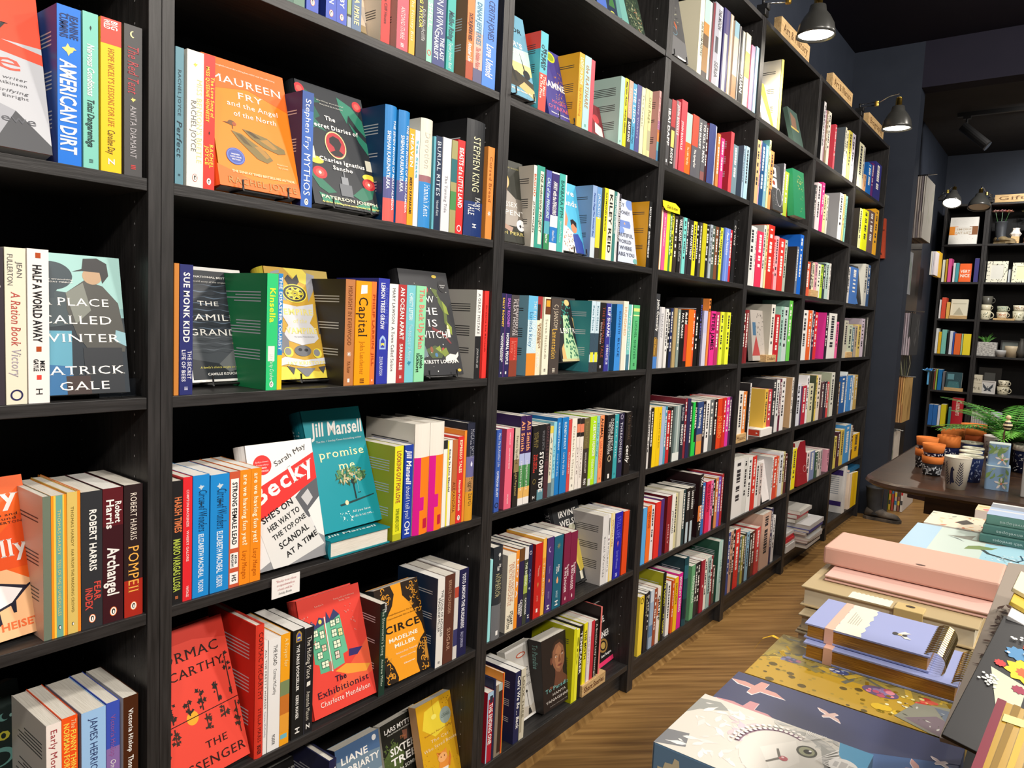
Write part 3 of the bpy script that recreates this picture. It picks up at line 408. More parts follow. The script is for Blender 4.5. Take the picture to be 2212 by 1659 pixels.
 (2,5,0.9505,0.0212,0.2101,0.128,'2c2348',{'b':[(0,0.16,'6a4424')]},[('CATRIONA','f0eeea','b',0.66,0.88,0.2,0.4),('WARD','f0eeea','b',0.7,0.84,-0.2,0.4)]),
 (2,5,0.9728,0.0167,0.2101,0.128,'3a4036',{'b':[(0,0.16,'e0dcdc'),(0.36,0.6,'a0b050')]},[('THE BINDING','e0e8c8','c',0.2,0.5,0,0.5),('CATRIONA','f0eeea','b',0.66,0.88,0.2,0.4)]),
 (2,5,0.9903,0.0166,0.2115,0.128,'1f254b',{},[('@ring','d8d8e8',0.1,0.5),('ABIR','7a8ac8','f',0.3,0.5),('@sun','f0f0f0',0.56,0.4),('H','f0eeea','b',0.9,0.95)]),
 (2,5,1.0214,0.0334,0.2071,0.13,'c32420',{'f':'8c1a22'},[('The','f0c8b0','f',0.3,0.35,0.1,0.18),('WANDERING','f0c8b0','f',0.33,0.44,0,0.16),('@leaf','c89850',0.56,0.4),('JASPER','e8a090','f',0.7,0.78,0,0.18),('@bar','f0eeea',0.9)]),
 (2,5,1.056,0.0155,0.215,0.128,'f0b445',{'b':[(0.25,0.75,'e89838')]},[('The Book','f8e8b8','f',0.3,0.75)]),
 (2,5,1.0755,0.0324,0.2121,0.128,'4b3272',{'f':'3a2a58'},[('@moon','b8a8d8',0.16,0.4),('The Ministry','a89ac8','f',0.38,0.48,0,0.2),('@drop','e8a070',0.58,0.3),('BRIDGET','a89ac8','f',0.72,0.82,0,0.2),('H','f0eeea','b',0.9,0.97,0,0.36)]),
 (2,5,1.1112,0.0427,0.2087,0.13,'1c6179',{'f':'163a50'},[('@sun','8a8a6a',0.14,0.46),('A Woman','f0eeea','b',0.4,0.5,0.1,0.2),('of the Sea','f0eeea','b',0.42,0.52,-0.1,0.16),('@drop','f0a878',0.62,0.4),('BRIDGET','c8e0e8','f',0.76,0.86,0,0.2),('H','f0eeea','b',0.89,0.97,0,0.3)]),
 (2,5,1.1615,0.0325,0.207,0.13,'7c2142',{'f':'5e1a36'},[('The HAWK','f0dce0','g',0.45,0.62,0.2,0.3),('& the DAGGER','f0dce0','g',0.48,0.84,-0.1,0.34),('@drop','e8c8d0',0.93,0.3)]),
 (2,5,1.1949,0.0351,0.2038,0.128,'7c2142',{},[('The HAWK','f0dce0','g',0.45,0.62,0.2,0.3),('& the DAGGER','f0dce0','g',0.48,0.84,-0.1,0.34),('@drop','e8c8d0',0.93,0.3)]),
 (2,5,1.3721,0.0323,0.2175,0.13,'dedcdb',{'f':'b9b5b2'},[('Small Worlds','8a8a8a','f',0.3,0.9,0,0.3)]),
 (2,5,1.4053,0.0154,0.2168,0.128,'eae8e6',{'b':[(0.05,0.3,'2a2a2a',0.3,0.6),(0.35,0.38,'5a3048',0.3,0.7)]},[('Someone','4a4a4a','f',0.4,0.85)]),
 (2,5,1.4212,0.0229,0.2185,0.128,'e9dcae',{'b':[(0,1,'f0d060',0,0.2)]},[('MOTHER FIRE','c08850','f',0.1,0.5)]),
 (2,5,1.4483,0.0464,0.2126,0.128,'2424a8',{'f':'1c1c80'},[('STILL LIFE','6a6ae0','f',0.06,0.4,0,0.5),('@leaf','e88878',0.48,0.4),('Sarah Winman','9a9ae8','f',0.58,0.86,0,0.26),('@pub','c8c8f0',0.95)]),
 (2,5,1.5034,0.0342,0.2083,0.128,'e24a1c',{'f':'c03c14'},[]),
 (2,6,0.8422,0.0235,0.1875,0.128,'b21c30',{'b':[(0,0.1,'a8c8e0'),(0,1,'a8c8e0',0,0.18),(0.06,0.16,'2a2a3a',0.4,0.9)]},[('THE ENDING ONE','f0eeea','c',0.17,0.75,0.1,0.56)]),
 (2,6,0.8668,0.0075,0.214,0.152,'252a4a',{'h':1},[]),
 (2,6,0.876,0.026,0.1947,0.128,'8b7c6c',{'b':[(0.08,0.96,'3a2a22',0.45,1),(0.0,0.1,'a8b8b0',0.4,1)]},[]),
 (2,6,0.9026,0.0063,0.2188,0.128,'f09a3a',{'b':[(0,1,'c8281c',0,0.5)]},[]),
 (2,6,0.9574,0.0233,0.199,0.15,'23274f',{'f':'23274f','fl':1},[("Can't We Be ... Back",'f0eeea','bi',0.06,0.8,0.2,0.5)]),
 (2,6,0.9833,0.0215,0.198,0.128,'d3cdb8',{'f':'6a6a58','b':[(0.1,0.9,'a8a08a',0.1,0.5)]},[('LOOK THEE','7a7460','b',0.1,0.7,0.1,0.4)]),
 (2,6,1.24,0.0146,0.2284,0.152,'d9d81c',{'f':'b4b414'},[]),
 (2,6,1.2556,0.0157,0.222,0.152,'efec38',{},[('Six','5a5a10','b',0.1,0.5,0,0.3)]),
 (2,6,1.2731,0.0168,0.2279,0.152,'1c1b1b',{},[('TEMPEAKER','f0eeea','b',0.08,0.66,0,0.66)]),
 (2,6,1.2966,0.0181,0.2282,0.152,'eee41e',{},[('THE MOTH','1c1c1c','b',0.1,0.5,0,0.6)]),
 (2,6,1.3204,0.0179,0.2248,0.152,'e6dbe0',{},[('Modern','c8a8b8','f',0.2,0.6)]),
 (2,6,1.3398,0.0177,0.2221,0.152,'c42a3a',{},[]),
 (2,6,1.3594,0.0199,0.2178,0.128,'1c1c1d',{'f':'161616'},[('A Bookish Lady Investigates','f0eeea','f',0.05,0.9,0,0.44)]),
 (2,6,1.3904,0.0091,0.2525,0.13,'e27a74',{'h':1,'f':'241c1c'},[]),
 (3,0,1.8202,0.0344,0.2466,0.152,'e8e2c8',{},[('SUN ROOM POETRY','1c1c14','c',0.3,0.75,0.2,0.4)]),
 (3,0,1.8567,0.0582,0.2571,0.152,'9a7038',{'b':[(0,0.3,'a8c8c0'),(0.3,0.45,'c08030'),(0.45,0.6,'5a4020'),(0.92,1,'3a3030'),(0,1,'e8e4d0',0.75,1)]},[]),
 (3,0,1.9164,0.0248,0.2654,0.152,'3a2c34',{'b':[(0,1,'7a1c2c',0.4,1)]},[]),
 (3,0,1.9441,0.063,0.2741,0.152,'a9a9b6',{'b':[(0.4,0.6,'3a3a44',0.2,0.6),(0,1,'c8c8d0',0.6,1)]},[('THE MOON','2a2a34','bi',0.05,0.3,0.15,0.4),('SERIA','3a3a44','b',0.7,0.9)]),
 (3,0,2.021,0.0549,0.2818,0.152,'3a3470',{'b':[(0.3,1,'c8c4b8',0.2,0.7),(0.0,0.3,'5a5078',0.4,0.8)]},[]),
 (3,0,2.0791,0.029,0.2799,0.152,'b0a08c',{'b':[(0,1,'e8dcc8',0.4,0.7)]},[]),
 (3,0,2.1228,0.0431,0.2712,0.152,'d9c2ac',{'b':[(0,0.2,'8ab0c0'),(0.7,1,'b88058')]},[]),
 (3,0,2.1676,0.022,0.2685,0.152,'2f2c30',{'b':[(0,1,'d8d4d0',0.4,0.6)]},[]),
 (3,0,2.1939,0.0406,0.2606,0.152,'2a2a2c',{'b':[(0.0,0.6,'d8d4c0',0.3,0.8)]},[('YUAN','f0eeea','b',0.6,0.86,0,0.6)]),
 (3,0,2.2414,0.0462,0.2671,0.152,'e4dcc0',{'b':[(0.25,0.6,'e8d830')]},[]),
 (3,0,2.3021,0.0348,0.2411,0.152,'de8fb2',{},[]),
 (3,0,2.3518,0.0277,0.2509,0.152,'abd3e8',{},[]),
 (3,1,1.6237,0.0307,0.2066,0.128,'4b4a4c',{'f':'444444'},[('IBAI DAPP','f0eeea','b',0.14,0.7,0.1,0.5),('@bar','f0eeea',0.93)]),
 (3,1,1.6568,0.032,0.2106,0.128,'4a2a2a',{'b':[(0,0.4,'b0383c'),(0.45,0.7,'e8d070',0.2,0.9),(0.7,1,'2a2a2a')]},[('BUDDY B','f0eeea','b',0.72,0.95,0,0.5)]),
 (3,1,1.6914,0.0289,0.2153,0.128,'8a7478',{'b':[(0,1,'c8606c',0.5,1)]},[('JOHN BANVILLE','e8dcdc','b',0.06,0.5,0,0.5)]),
 (3,1,1.7286,0.0434,0.2284,0.152,'d4424f',{},[('JOHN BANVILLE','f4e0e0','b',0.3,0.7,-0.2,0.3)]),
 (3,1,1.7724,0.0429,0.1974,0.128,'b0d0c4',{'b':[(0.48,1,'f2681c')]},[('The 1,000 Year Boy','f8d8b0','b',0.55,0.85,0,0.3)]),
 (3,1,1.8214,0.0482,0.2037,0.128,'d9503c',{'b':[(0.5,1,'5a5a62')]},[('The Spring Fair','f0eeea','b',0.55,0.85,0.1,0.3)]),
 (3,1,1.8699,0.0292,0.2029,0.128,'5c5d62',{},[('TOM BRADBY','f0eeea','b',0.06,0.5,0,0.5)]),
 (3,1,1.9013,0.0331,0.2031,0.128,'5a5a60',{'b':[(0.85,1,'8a5a58')]},[('TO KILL A MAN','f0eeea','b',0.06,0.7,0,0.5)]),
 (3,1,1.9586,0.0647,0.2057,0.152,'3a4580',{'h':1,'b':[(0,1,'c8ccd8',0.75,1)],'f':'9a3038'},[]),
 (3,1,2.159,0.0301,0.2211,0.13,'db4a52',{'f':'b4303e'},[]),
 (3,2,1.6254,0.0185,0.1994,0.128,'e89a48',{'b':[(0,1,'f4e8d0',0.5,1)]},[]),
 (3,2,1.6476,0.0243,0.191,0.128,'da5a94',{},[('Grace Coddington','f8d8e8','b',0.1,0.6,0,0.3)]),
 (3,2,1.6725,0.0235,0.1918,0.128,'eaea30',{},[]),
 (3,2,1.7635,0.0262,0.1901,0.128,'1d1c1d',{},[('WILL DEAN','f0eeea','b',0.06,0.44,0.0,0.6),('BAD APPLES','a8a8a8','b',0.48,0.8,0,0.4)]),
 (3,2,1.8483,0.0333,0.1867,0.128,'29272c',{},[('PARIS APARTMENT','f0eeea','b',0.08,0.72,0.1,0.44)]),
 (3,2,1.9605,0.0356,0.1903,0.128,'c7c01e',{'f':'a8a018'},[]),
 (3,2,2.1655,0.0546,0.1995,0.128,'6684d6',{'b':[(0,1,'8aa0e4',0.4,0.6)]},[('Paula Hawkins','dce4f8','bi',0.08,0.5,0,0.36)]),
 (3,2,2.2477,0.0315,0.2389,0.152,'1d1d20',{'f':'1a1a1c'},[('Cry Wolf','f0eeea','f',0.08,0.4,0,0.44)]),
 (3,3,1.6249,0.0342,0.2438,0.152,'3d3e42',{'b':[(0.6,0.84,'8a6a38'),(0.84,1,'4a80c8')]},[('John Connolly','f0eeea','b',0.08,0.5,0.2,0.44),('Dead Woman','d0a040','b',0.58,0.82,0,0.4)]),
 (3,3,1.6609,0.0375,0.2025,0.128,'dbdadb',{'b':[(0,1,'b0b0b4',0,0.35)]},[('SHADOW','9a9aa0','b',0.1,0.5,0.1,0.34)]),
 (3,3,1.7742,0.0237,0.2024,0.128,'b19a6a',{},[]),
 (3,3,1.8266,0.0244,0.2001,0.128,'1b1b1b',{},[('PAUL MARSH','f0eeea','b',0.06,0.5,0.1,0.6)]),
 (3,3,1.8531,0.0332,0.1998,0.128,'241c1c',{'b':[(0.25,0.9,'c03a30',0.3,1)]},[('Mark Bill','f0eeea','bi',0.04,0.25,0,0.5)]),
 (3,3,1.8898,0.0426,0.2034,0.128,'f2741f',{},[]),
 (3,3,1.9879,0.0179,0.2484,0.14,'1c1c1e',{'f':'1b1b1d'},[('Killing Moon','6a6ac8','b',0.1,0.6)]),
 (3,3,2.0217,0.0344,0.203,0.128,'d2cfe2',{'f':'b0acd0','b':[(0,0.4,'c4c4e4')]},[]),
 (3,3,2.0623,0.0171,0.2484,0.152,'e88a40',{},[('M E','2a1c14','b',0.02,0.2,0,0.6)]),
 (3,3,2.0904,0.0447,0.2041,0.128,'e5348f',{},[('PETER JAMES','1c141a','c',0.04,0.72,0,0.66)]),
 (3,4,1.6699,0.0276,0.203,0.128,'f1cb1c',{},[]),
 (3,4,1.6982,0.0281,0.2019,0.128,'f0c616',{},[('An Island in the Sun','6a5810','f',0.1,0.7,0.1,0.3)]),
 (3,4,1.7276,0.0255,0.2006,0.128,'a9b9d4',{},[]),
 (3,4,1.8252,0.0532,0.1967,0.128,'8b9c9a',{'b':[(0,1,'5a6c6c',0,0.2),(0,1,'c0ccc8',0.5,0.7),(0.85,1,'e0e4e0')]},[]),
 (3,4,1.8811,0.0308,0.1985,0.128,'222a38',{},[('Mark Billingham','a8a8b0','b',0.05,0.3,0,0.5),('MIDNIGHT','f0eeea','b',0.36,0.75,0,0.5)]),
 (3,4,1.9333,0.0274,0.2157,0.152,'2c2a50',{'h':1},[]),
 (3,4,1.9834,0.0327,0.2002,0.128,'2acb4c',{'b':[(0,1,'1c1c1c',0.6,1),(0.75,1,'2acb4c')]},[('NUMBER','f0e0d0','b',0.1,0.5,0.3,0.4)]),
 (3,4,2.026,0.0506,0.1979,0.128,'31487c',{'b':[(0.62,0.75,'b08a70'),(0.75,1,'e09048')]},[('The Morning','f0eeea','b',0.1,0.5,0.0,0.4)]),
 (3,4,2.2189,0.0581,0.199,0.128,'e0431f',{'b':[(0,1,'c02c18',0.7,1)]},[('JO NESBO','f08a40','c',0.35,0.8,0,0.6)]),
 (3,5,1.6352,0.0282,0.1951,0.128,'58a8e4',{},[]),
 (3,5,1.6664,0.0306,0.1968,0.128,'f27028',{},[('DENNIS','a83c14','b',0.1,0.4)]),
 (3,5,1.7282,0.0383,0.1981,0.128,'e2322a',{},[]),
 (3,5,1.7678,0.0247,0.2032,0.128,'503278',{},[]),
 (3,5,1.8176,0.035,0.2051,0.1,'8c222a',{'f':'6e1c24'},[('HOLLY','e0a0a0','b',0.5,0.85,0,0.3)]),
 (3,5,1.8553,0.0275,0.2065,0.128,'eeebe4',{},[('JONATHAN','6a6a60','b',0.3,0.7,0,0.4)]),
 (3,5,1.9092,0.0384,0.2092,0.128,'d9d5c4',{'b':[(0,1,'bcb8a4',0,0.2)]},[]),
 (3,5,1.9781,0.034,0.208,0.128,'1d1c1f',{'b':[(0.62,1,'b8c8d0',0.2,0.8)]},[('IAN RANKIN','f0eeea','b',0.06,0.4,0,0.5)]),
 (3,5,2.015,0.0317,0.2056,0.128,'1d1c1f',{'b':[(0.62,1,'b8c8d0',0.2,0.8)]},[('IAN RANKIN','f0eeea','b',0.06,0.4,0,0.5)]),
 (3,5,2.0914,0.0331,0.2439,0.14,'1c1a1c',{'f':'2a161a','b':[(0.5,0.75,'e08040')]},[('VAL','f0eeea','b',0.04,0.2,0.1,0.5),('DEVIL','f0eeea','b',0.5,0.9,0.2,0.4)]),
 (3,5,2.1647,0.0411,0.2056,0.128,'e32a5c',{},[('PETER ROBINSON','7a1430','b',0.06,0.6,0,0.56)]),
 (3,6,1.6533,0.0303,0.21,0.128,'f0d244',{'b':[(0,0.12,'e8c838')]},[('@ring','4a4a20',0.08,0.6)]),
 (3,6,1.6934,0.0211,0.2111,0.128,'222228',{},[('LEMMY','a8a888','b',0.05,0.4)]),
 (3,6,1.7326,0.0273,0.2094,0.128,'9cb2cb',{'b':[(0,0.2,'c8d4e0'),(0.6,0.8,'5a80a8')]},[]),
 (3,6,1.7871,0.0243,0.2084,0.128,'ece0d8',{'b':[(0.2,0.5,'e0703c',0,0.4)]},[('GRUFF','1c1c1c','b',0.15,0.6,0.1,0.6)]),
 (3,6,1.8266,0.0215,0.2501,0.15,'1e1d1c',{'h':1,'f':'a9a71c'},[('THE COUNT','e8e040','b',0.1,0.5,0,0.5),('ST CLEAR','d8d03c','b',0.6,0.9,0,0.4)]),
 (3,6,1.9269,0.03,0.2062,0.128,'f1bb1c',{},[('AGATHA CHRISTIE','5a4a14','b',0.1,0.5,0,0.4)]),
 (3,6,1.9584,0.0349,0.2135,0.128,'da1c92',{},[('MONDAY RISING','f0eeea','b',0.06,0.7,0,0.46)]),
 (3,6,2.0029,0.0381,0.2621,0.15,'1d4650',{'h':1,'f':'163640','b':[(0.1,0.3,'2c6470'),(0.6,0.9,'123038')]},[]),
 (3,6,2.0684,0.0388,0.2161,0.128,'6aa97a',{'b':[(0.0,1,'4a8a5c',0,0.2)]},[('RAGNAR JONAS','d8ecd8','b',0.2,0.7,0.2,0.5)]),
 (3,6,2.1693,0.0344,0.2132,0.128,'a22a3c',{},[('@drop','f0eeea',0.5,0.3)]),
 (3,6,2.3362,0.0433,0.2549,0.15,'a9cac2',{'h':1,'f':'2a5a48','b':[(0,1,'d0e0dc',0.5,0.8)]},[('THE TEMPLE','4a6a70','f',0.3,0.7,0,0.4)]),
]
# far and thin books: bookcase, shelf, x, width, height, colour, side colour
FAR_BOOKS = [
(4,1,2.4407,0.0412,0.2534,'c8a878',0),
(4,1,2.4838,0.0099,0.2577,'e0a0b8',0),
(4,1,2.4957,0.0464,0.254,'1c4a78',0),
(4,1,2.5463,0.0351,0.2533,'7aa8b8',0),
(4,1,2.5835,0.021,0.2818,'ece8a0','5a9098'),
(4,1,2.6066,0.0449,0.2443,'e8935a',0),
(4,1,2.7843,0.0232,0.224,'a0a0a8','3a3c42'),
(4,1,2.8098,0.0508,0.1949,'b0c040',0),
(4,1,2.8666,0.0547,0.2148,'e03a3e',0),
(4,2,2.4325,0.0632,0.2422,'dcdcda',0),
(4,2,2.4977,0.0139,0.2404,'e8e4e4',0),
(4,2,2.5136,0.0753,0.2306,'dc3458',0),
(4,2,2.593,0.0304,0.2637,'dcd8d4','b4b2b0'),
(4,2,2.6287,0.0191,0.2693,'e8dca0',0),
(4,2,2.6521,0.0797,0.2743,'cc3228',0),
(4,2,2.7351,0.019,0.2192,'d84048',0),
(4,2,2.7564,0.0432,0.2375,'f0a8b0',0),
(4,2,2.8031,0.0727,0.2334,'d83a34',0),
(4,2,2.8781,0.0398,0.2343,'b0bcae',0),
(4,2,3.0624,0.0327,0.2228,'6a7488','3a3230'),
(4,2,3.0991,0.0535,0.2833,'1a66cc',0),
(4,3,2.4359,0.0239,0.2194,'7a2428',0),
(4,3,2.4647,0.0292,0.2222,'842c30',0),
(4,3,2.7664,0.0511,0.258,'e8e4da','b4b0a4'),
(4,3,2.8232,0.0643,0.2152,'c02830',0),
(4,3,2.8935,0.0421,0.2536,'9ac4b4',0),
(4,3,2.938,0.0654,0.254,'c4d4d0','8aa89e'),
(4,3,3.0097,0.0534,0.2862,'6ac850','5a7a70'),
(4,4,2.4383,0.0498,0.217,'e8e4dc',0),
(4,4,2.4901,0.0452,0.2127,'e0823a',0),
(4,4,2.5723,0.0152,0.2455,'ece6e4','2c2a2c'),
(4,4,2.7685,0.0393,0.2101,'ecc050',0),
(4,4,2.8101,0.0493,0.2071,'c84850',0),
(4,4,2.8711,0.0472,0.2518,'3a3a3e',0),
(4,4,2.9207,0.0434,0.2461,'e4e4e2',0),
(4,4,2.9665,0.027,0.2486,'6a2a40',0),
(4,4,2.9972,0.0563,0.2509,'ece8e6',0),
(4,4,3.1507,0.0288,0.2499,'ece4da','c4a078'),
(4,5,2.4477,0.1165,0.2519,'e4e2e0',0),
(4,5,2.5662,0.0507,0.2486,'d8d8d4',0),
(4,5,2.6189,0.0499,0.2459,'ecebe8',0),
(4,5,2.673,0.0469,0.2432,'d8352f',0),
(4,5,2.7264,0.0481,0.204,'e8e4e0',0),
(4,5,2.7768,0.0335,0.1965,'d8c8c4',0),
(4,5,2.9412,0.018,0.2063,'f0eeee','c0bebe'),
(4,5,2.9616,0.0561,0.2055,'d84a38',0),
(4,5,3.0202,0.0224,0.2025,'e8743c',0),
(4,5,3.0476,0.0545,0.2158,'e0e4ea',0),
(4,5,3.1047,0.0323,0.2125,'d8cc90',0),
(4,5,3.1396,0.0289,0.2002,'5a2a2c',0),
(4,6,2.4389,0.0235,0.2705,'3a4a8a',0),
(4,6,2.4642,0.0314,0.2699,'c89880',0),
(4,6,2.4976,0.0271,0.2691,'2a2a2c',0),
(4,6,2.5295,0.0524,0.2637,'d8302c',0),
(4,6,2.5889,0.0232,0.2207,'4a6a68',0),
(4,6,2.6142,0.0256,0.2189,'a8a050',0),
(4,6,2.6419,0.0238,0.2247,'34322e',0),
(4,6,2.6709,0.0316,0.2256,'8ab4cc',0),
(4,6,2.7057,0.0343,0.2142,'2a2826',0),
(4,6,2.7422,0.0415,0.2138,'6a3028',0),
(4,6,2.7892,0.0526,0.2189,'d84848',0),
(4,6,2.8622,0.1234,0.2682,'d8b4a0',0),
(4,6,2.9916,0.0305,0.2756,'34345a',0),
(4,6,3.0307,0.0323,0.233,'eceaea',0),
(5,0,3.3016,0.0358,0.2842,'d8d4d4','1c1c1e'),
(5,0,3.3435,0.0242,0.2545,'b08898',0),
(5,0,3.3701,0.0282,0.2566,'9a8468',0),
(5,0,3.4045,0.05,0.2627,'e8e0d0',0),
(5,0,3.5316,0.0289,0.2269,'d84858',0),
(5,0,3.7356,0.0314,0.2599,'e8e4d0','5a646c'),
(5,0,3.7698,0.0376,0.2506,'ece8c8',0),
(5,0,3.8104,0.068,0.2595,'f0e060',0),
(5,0,3.8844,0.0654,0.2612,'dcd4e4',0),
(5,1,3.2786,0.0254,0.2146,'4a4a4c',0),
(5,1,3.3092,0.0624,0.2314,'e4d4d8',0),
(5,1,3.3874,0.0428,0.2459,'d8388a',0),
(5,1,3.441,0.0493,0.1965,'e4d8a0',0),
(5,1,3.4959,0.0279,0.1975,'d8d4c8',0),
(5,1,3.7346,0.0807,0.2501,'e0e2e4','a4a4a8'),
(5,1,3.8191,0.0279,0.2546,'e8c880',0),
(5,1,3.8624,0.0297,0.2519,'84c4bc',0),
(5,2,3.2339,0.0697,0.1679,'d8583c',0),
(5,2,3.3087,0.0234,0.1754,'5a4a48',0),
(5,2,3.3362,0.0393,0.1697,'dcdcb8',0),
(5,2,3.3807,0.0368,0.1764,'dca0b0',0),
(5,2,3.4282,0.0539,0.1723,'e4e8d8',0),
(5,2,3.4875,0.0441,0.1739,'b8dc40',0),
(5,2,3.5371,0.0393,0.184,'2a3a44',0),
(5,2,3.5821,0.0574,0.1917,'b8d0c8',0),
(5,2,3.6453,0.0234,0.1926,'e0dcd8',0),
(5,3,3.2379,0.0891,0.2506,'ecebe8',0),
(5,3,3.3322,0.0615,0.252,'e8642c',0),
(5,3,3.3988,0.0157,0.2536,'e8e4e4',0),
(5,3,3.4166,0.0348,0.2516,'3a2a48',0),
(5,3,3.4567,0.0539,0.2472,'e0343a',0),
(5,3,3.6622,0.0526,0.2511,'2a2030','e83a9c'),
(5,3,3.7207,0.165,0.2517,'eceae4',0),
(5,3,3.892,0.0511,0.2072,'f46aa4',0),
(5,4,3.2342,0.0731,0.2143,'dcdfea',0),
(5,4,3.3322,0.0711,0.1996,'bc2c40','5e4266'),
(5,4,3.4053,0.0395,0.2507,'f0eef0',0),
(5,4,3.4658,0.0697,0.2046,'d8d4b0',0),
(5,4,3.5629,0.0276,0.2456,'ecd060','4a5440'),
(5,4,3.5961,0.062,0.2471,'e8dccc',0),
(5,4,3.6868,0.0525,0.2053,'5a4044',0),
(5,4,3.751,0.0417,0.2062,'34303c',0),
(5,4,3.7988,0.0425,0.2009,'e04848',0),
(5,4,3.8659,0.0752,0.2514,'e0e0d4','b0b8a0'),
(5,5,3.2375,0.0143,0.2109,'e8e4d8',0),
(5,5,3.2566,0.0602,0.2107,'f0e020',0),
(5,5,3.4985,0.0698,0.1652,'ecdcdc','a02430'),
(5,5,3.5793,0.0891,0.1579,'7a88b0',0),
(5,5,3.6797,0.0401,0.1458,'3a5a48',0),
(5,5,3.7256,0.0526,0.1463,'ccc8c0',0),
(5,5,3.7842,0.0358,0.1439,'b0a4a8',0),
(5,5,3.924,0.044,0.1308,'dc98ac',0),
(6,0,4.0519,0.1145,0.2506,'e8e4c0',0),
(6,0,4.1697,0.0387,0.2482,'c8c4bc',0),
(6,0,4.234,0.0431,0.1,'dca878',0),
(6,0,4.2858,0.1066,0.1805,'1c66b4',0),
(6,0,4.4106,0.0552,0.1994,'6a2a6a',0),
(6,0,4.4845,0.1733,0.2246,'32327a',0),
(6,1,4.2016,0.0663,0.2358,'e8ecb0','2c2824'),
(6,1,4.2904,0.1229,0.242,'e8ec20',0),
(6,1,4.4291,0.1457,0.2561,'6a5450',0),
(6,1,4.5914,0.0984,0.2866,'eeae28',0),
(6,2,4.0475,0.0548,0.2082,'d4d0cc',0),
(6,2,4.1162,0.1649,0.2149,'4a78c0',0),
(6,2,4.4483,0.0793,0.2603,'d0d0c8',0),
(6,2,4.5438,0.0654,0.2605,'3a5a88',0),
(6,3,4.0616,0.0889,0.2204,'c8c4b4',0),
(6,3,4.1644,0.0996,0.1985,'c8d0b8',0),
(6,3,4.2713,0.0513,0.1824,'5a7a88',0),
(6,3,4.3448,0.0526,0.1946,'b8a898',0),
(6,3,4.405,0.0692,0.2033,'d8c070',0),
(6,3,4.482,0.0871,0.2422,'d8c8d8','a89ca8'),
(6,3,4.6177,0.0246,0.2526,'9a9890','3a3a38'),
(6,4,4.0514,0.0333,0.1909,'8a6a4a',0),
(6,4,4.0981,0.1239,0.2225,'2f62a4',0),
(6,4,4.2248,0.0255,0.2448,'e4ecf0',0),
(6,4,4.3005,0.0732,0.22,'4a8cd0',0),
(6,4,4.3782,0.0404,0.218,'dce4e8',0),
(6,4,4.4565,0.0617,0.2187,'c8a860',0),
(6,5,4.0583,0.0529,0.1932,'dcc860',0),
(6,5,4.1381,0.0545,0.2138,'4a2434',0),
(6,5,4.2063,0.0699,0.2211,'dcc058',0),
(6,5,4.2933,0.143,0.2393,'4a96d4',0),
(6,5,4.4438,0.0301,0.2273,'e4d8c4',0),
(6,5,4.4785,0.0336,0.2223,'4a2420',0),
(6,5,4.5351,0.1668,0.1592,'f2bc18',0),
(3,4,1.6487,0.0193,0.2011,'201d1d',0),
(3,4,2.1447,0.0376,0.1997,'6a7072',0),
(3,2,1.737,0.0258,0.1859,'3b342f',0),
(3,3,2.1384,0.0343,0.203,'b53466',0),
(3,6,1.8726,0.0276,0.2007,'f0eeec','d4d0cc'),
(3,3,1.7134,0.0202,0.1981,'e6e4e0',0),
(3,1,2.1925,0.048,0.1831,'718a96',0),
(3,4,1.6308,0.0155,0.2075,'d8d4d0',0),
(3,4,2.1079,0.0352,0.1988,'eceae8',0),
(3,2,2.051,0.0329,0.1941,'4a5a50',0),
(3,6,1.7638,0.0207,0.2085,'9a4a30',0),
(3,5,1.9491,0.0261,0.206,'2f4448',0),
(3,5,1.7007,0.0237,0.1919,'e8e4e4',0),
(3,3,2.2503,0.0366,0.2047,'eef43c',0),
(3,2,1.8837,0.029,0.1873,'eedb22',0),
(3,2,1.8017,0.0248,0.189,'7ad4ce',0),
(3,4,1.9134,0.0185,0.2181,'8a2a38','6e1f2c'),
(3,3,1.7535,0.0188,0.2015,'1d2a58',0),
(3,2,1.7129,0.0209,0.1899,'ecec34',0),
(3,1,2.3187,0.0385,0.202,'a6cade',0),
(3,5,1.8841,0.0237,0.2042,'d8d0a0',0),
(3,3,2.1852,0.0327,0.204,'e6f042',0),
(3,3,1.8045,0.0194,0.2004,'8a9a94',0),
(3,6,2.1356,0.0273,0.2146,'1c1b1c',0),
(3,4,1.7999,0.0226,0.1944,'1f1d1c',0),
(3,3,1.7355,0.0173,0.1989,'1c1c1c',0),
(2,5,1.5387,0.0129,0.2046,'1c1a1c',0),
(3,2,1.9976,0.0303,0.1872,'1d1d1f',0),
(3,6,1.715,0.0157,0.2118,'1e1e22',0),
(3,6,2.1095,0.0245,0.2169,'282a30',0),
(3,3,1.9585,0.028,0.19,'1c1c1c',0),
(3,4,1.773,0.0249,0.1836,'c32a2c',0),
(3,6,2.2053,0.0283,0.2129,'e4e2d6',0),
(3,6,2.2353,0.0305,0.2101,'9cb8b4',0),
(3,4,2.1839,0.0316,0.1992,'2a1c1e',0),
(3,5,2.1261,0.0272,0.2058,'2c6cb4',0),
(3,1,1.9359,0.0198,0.1968,'3a2228',0),
(3,2,2.0855,0.0279,0.1941,'7a4a30',0),
(3,4,1.7549,0.0161,0.1997,'4a98b4',0),
(3,4,2.0797,0.0267,0.1966,'221a26',0),
(3,2,1.8279,0.0191,0.1893,'343038',0),
(3,2,1.9156,0.0223,0.1881,'18181a',0),
(3,1,2.07,0.0318,0.1797,'d3347f',0),
(3,2,1.6972,0.0144,0.1906,'4a8242',0),
(3,2,2.1295,0.0253,0.1957,'eeee26',0),
(3,1,2.0418,0.0242,0.1891,'e08848',0),
(3,4,1.9622,0.0205,0.1979,'2a2c34',0),
(3,3,1.9331,0.0166,0.2016,'e05a30',0),
(3,4,2.3121,0.0312,0.1994,'d93aa2',0),
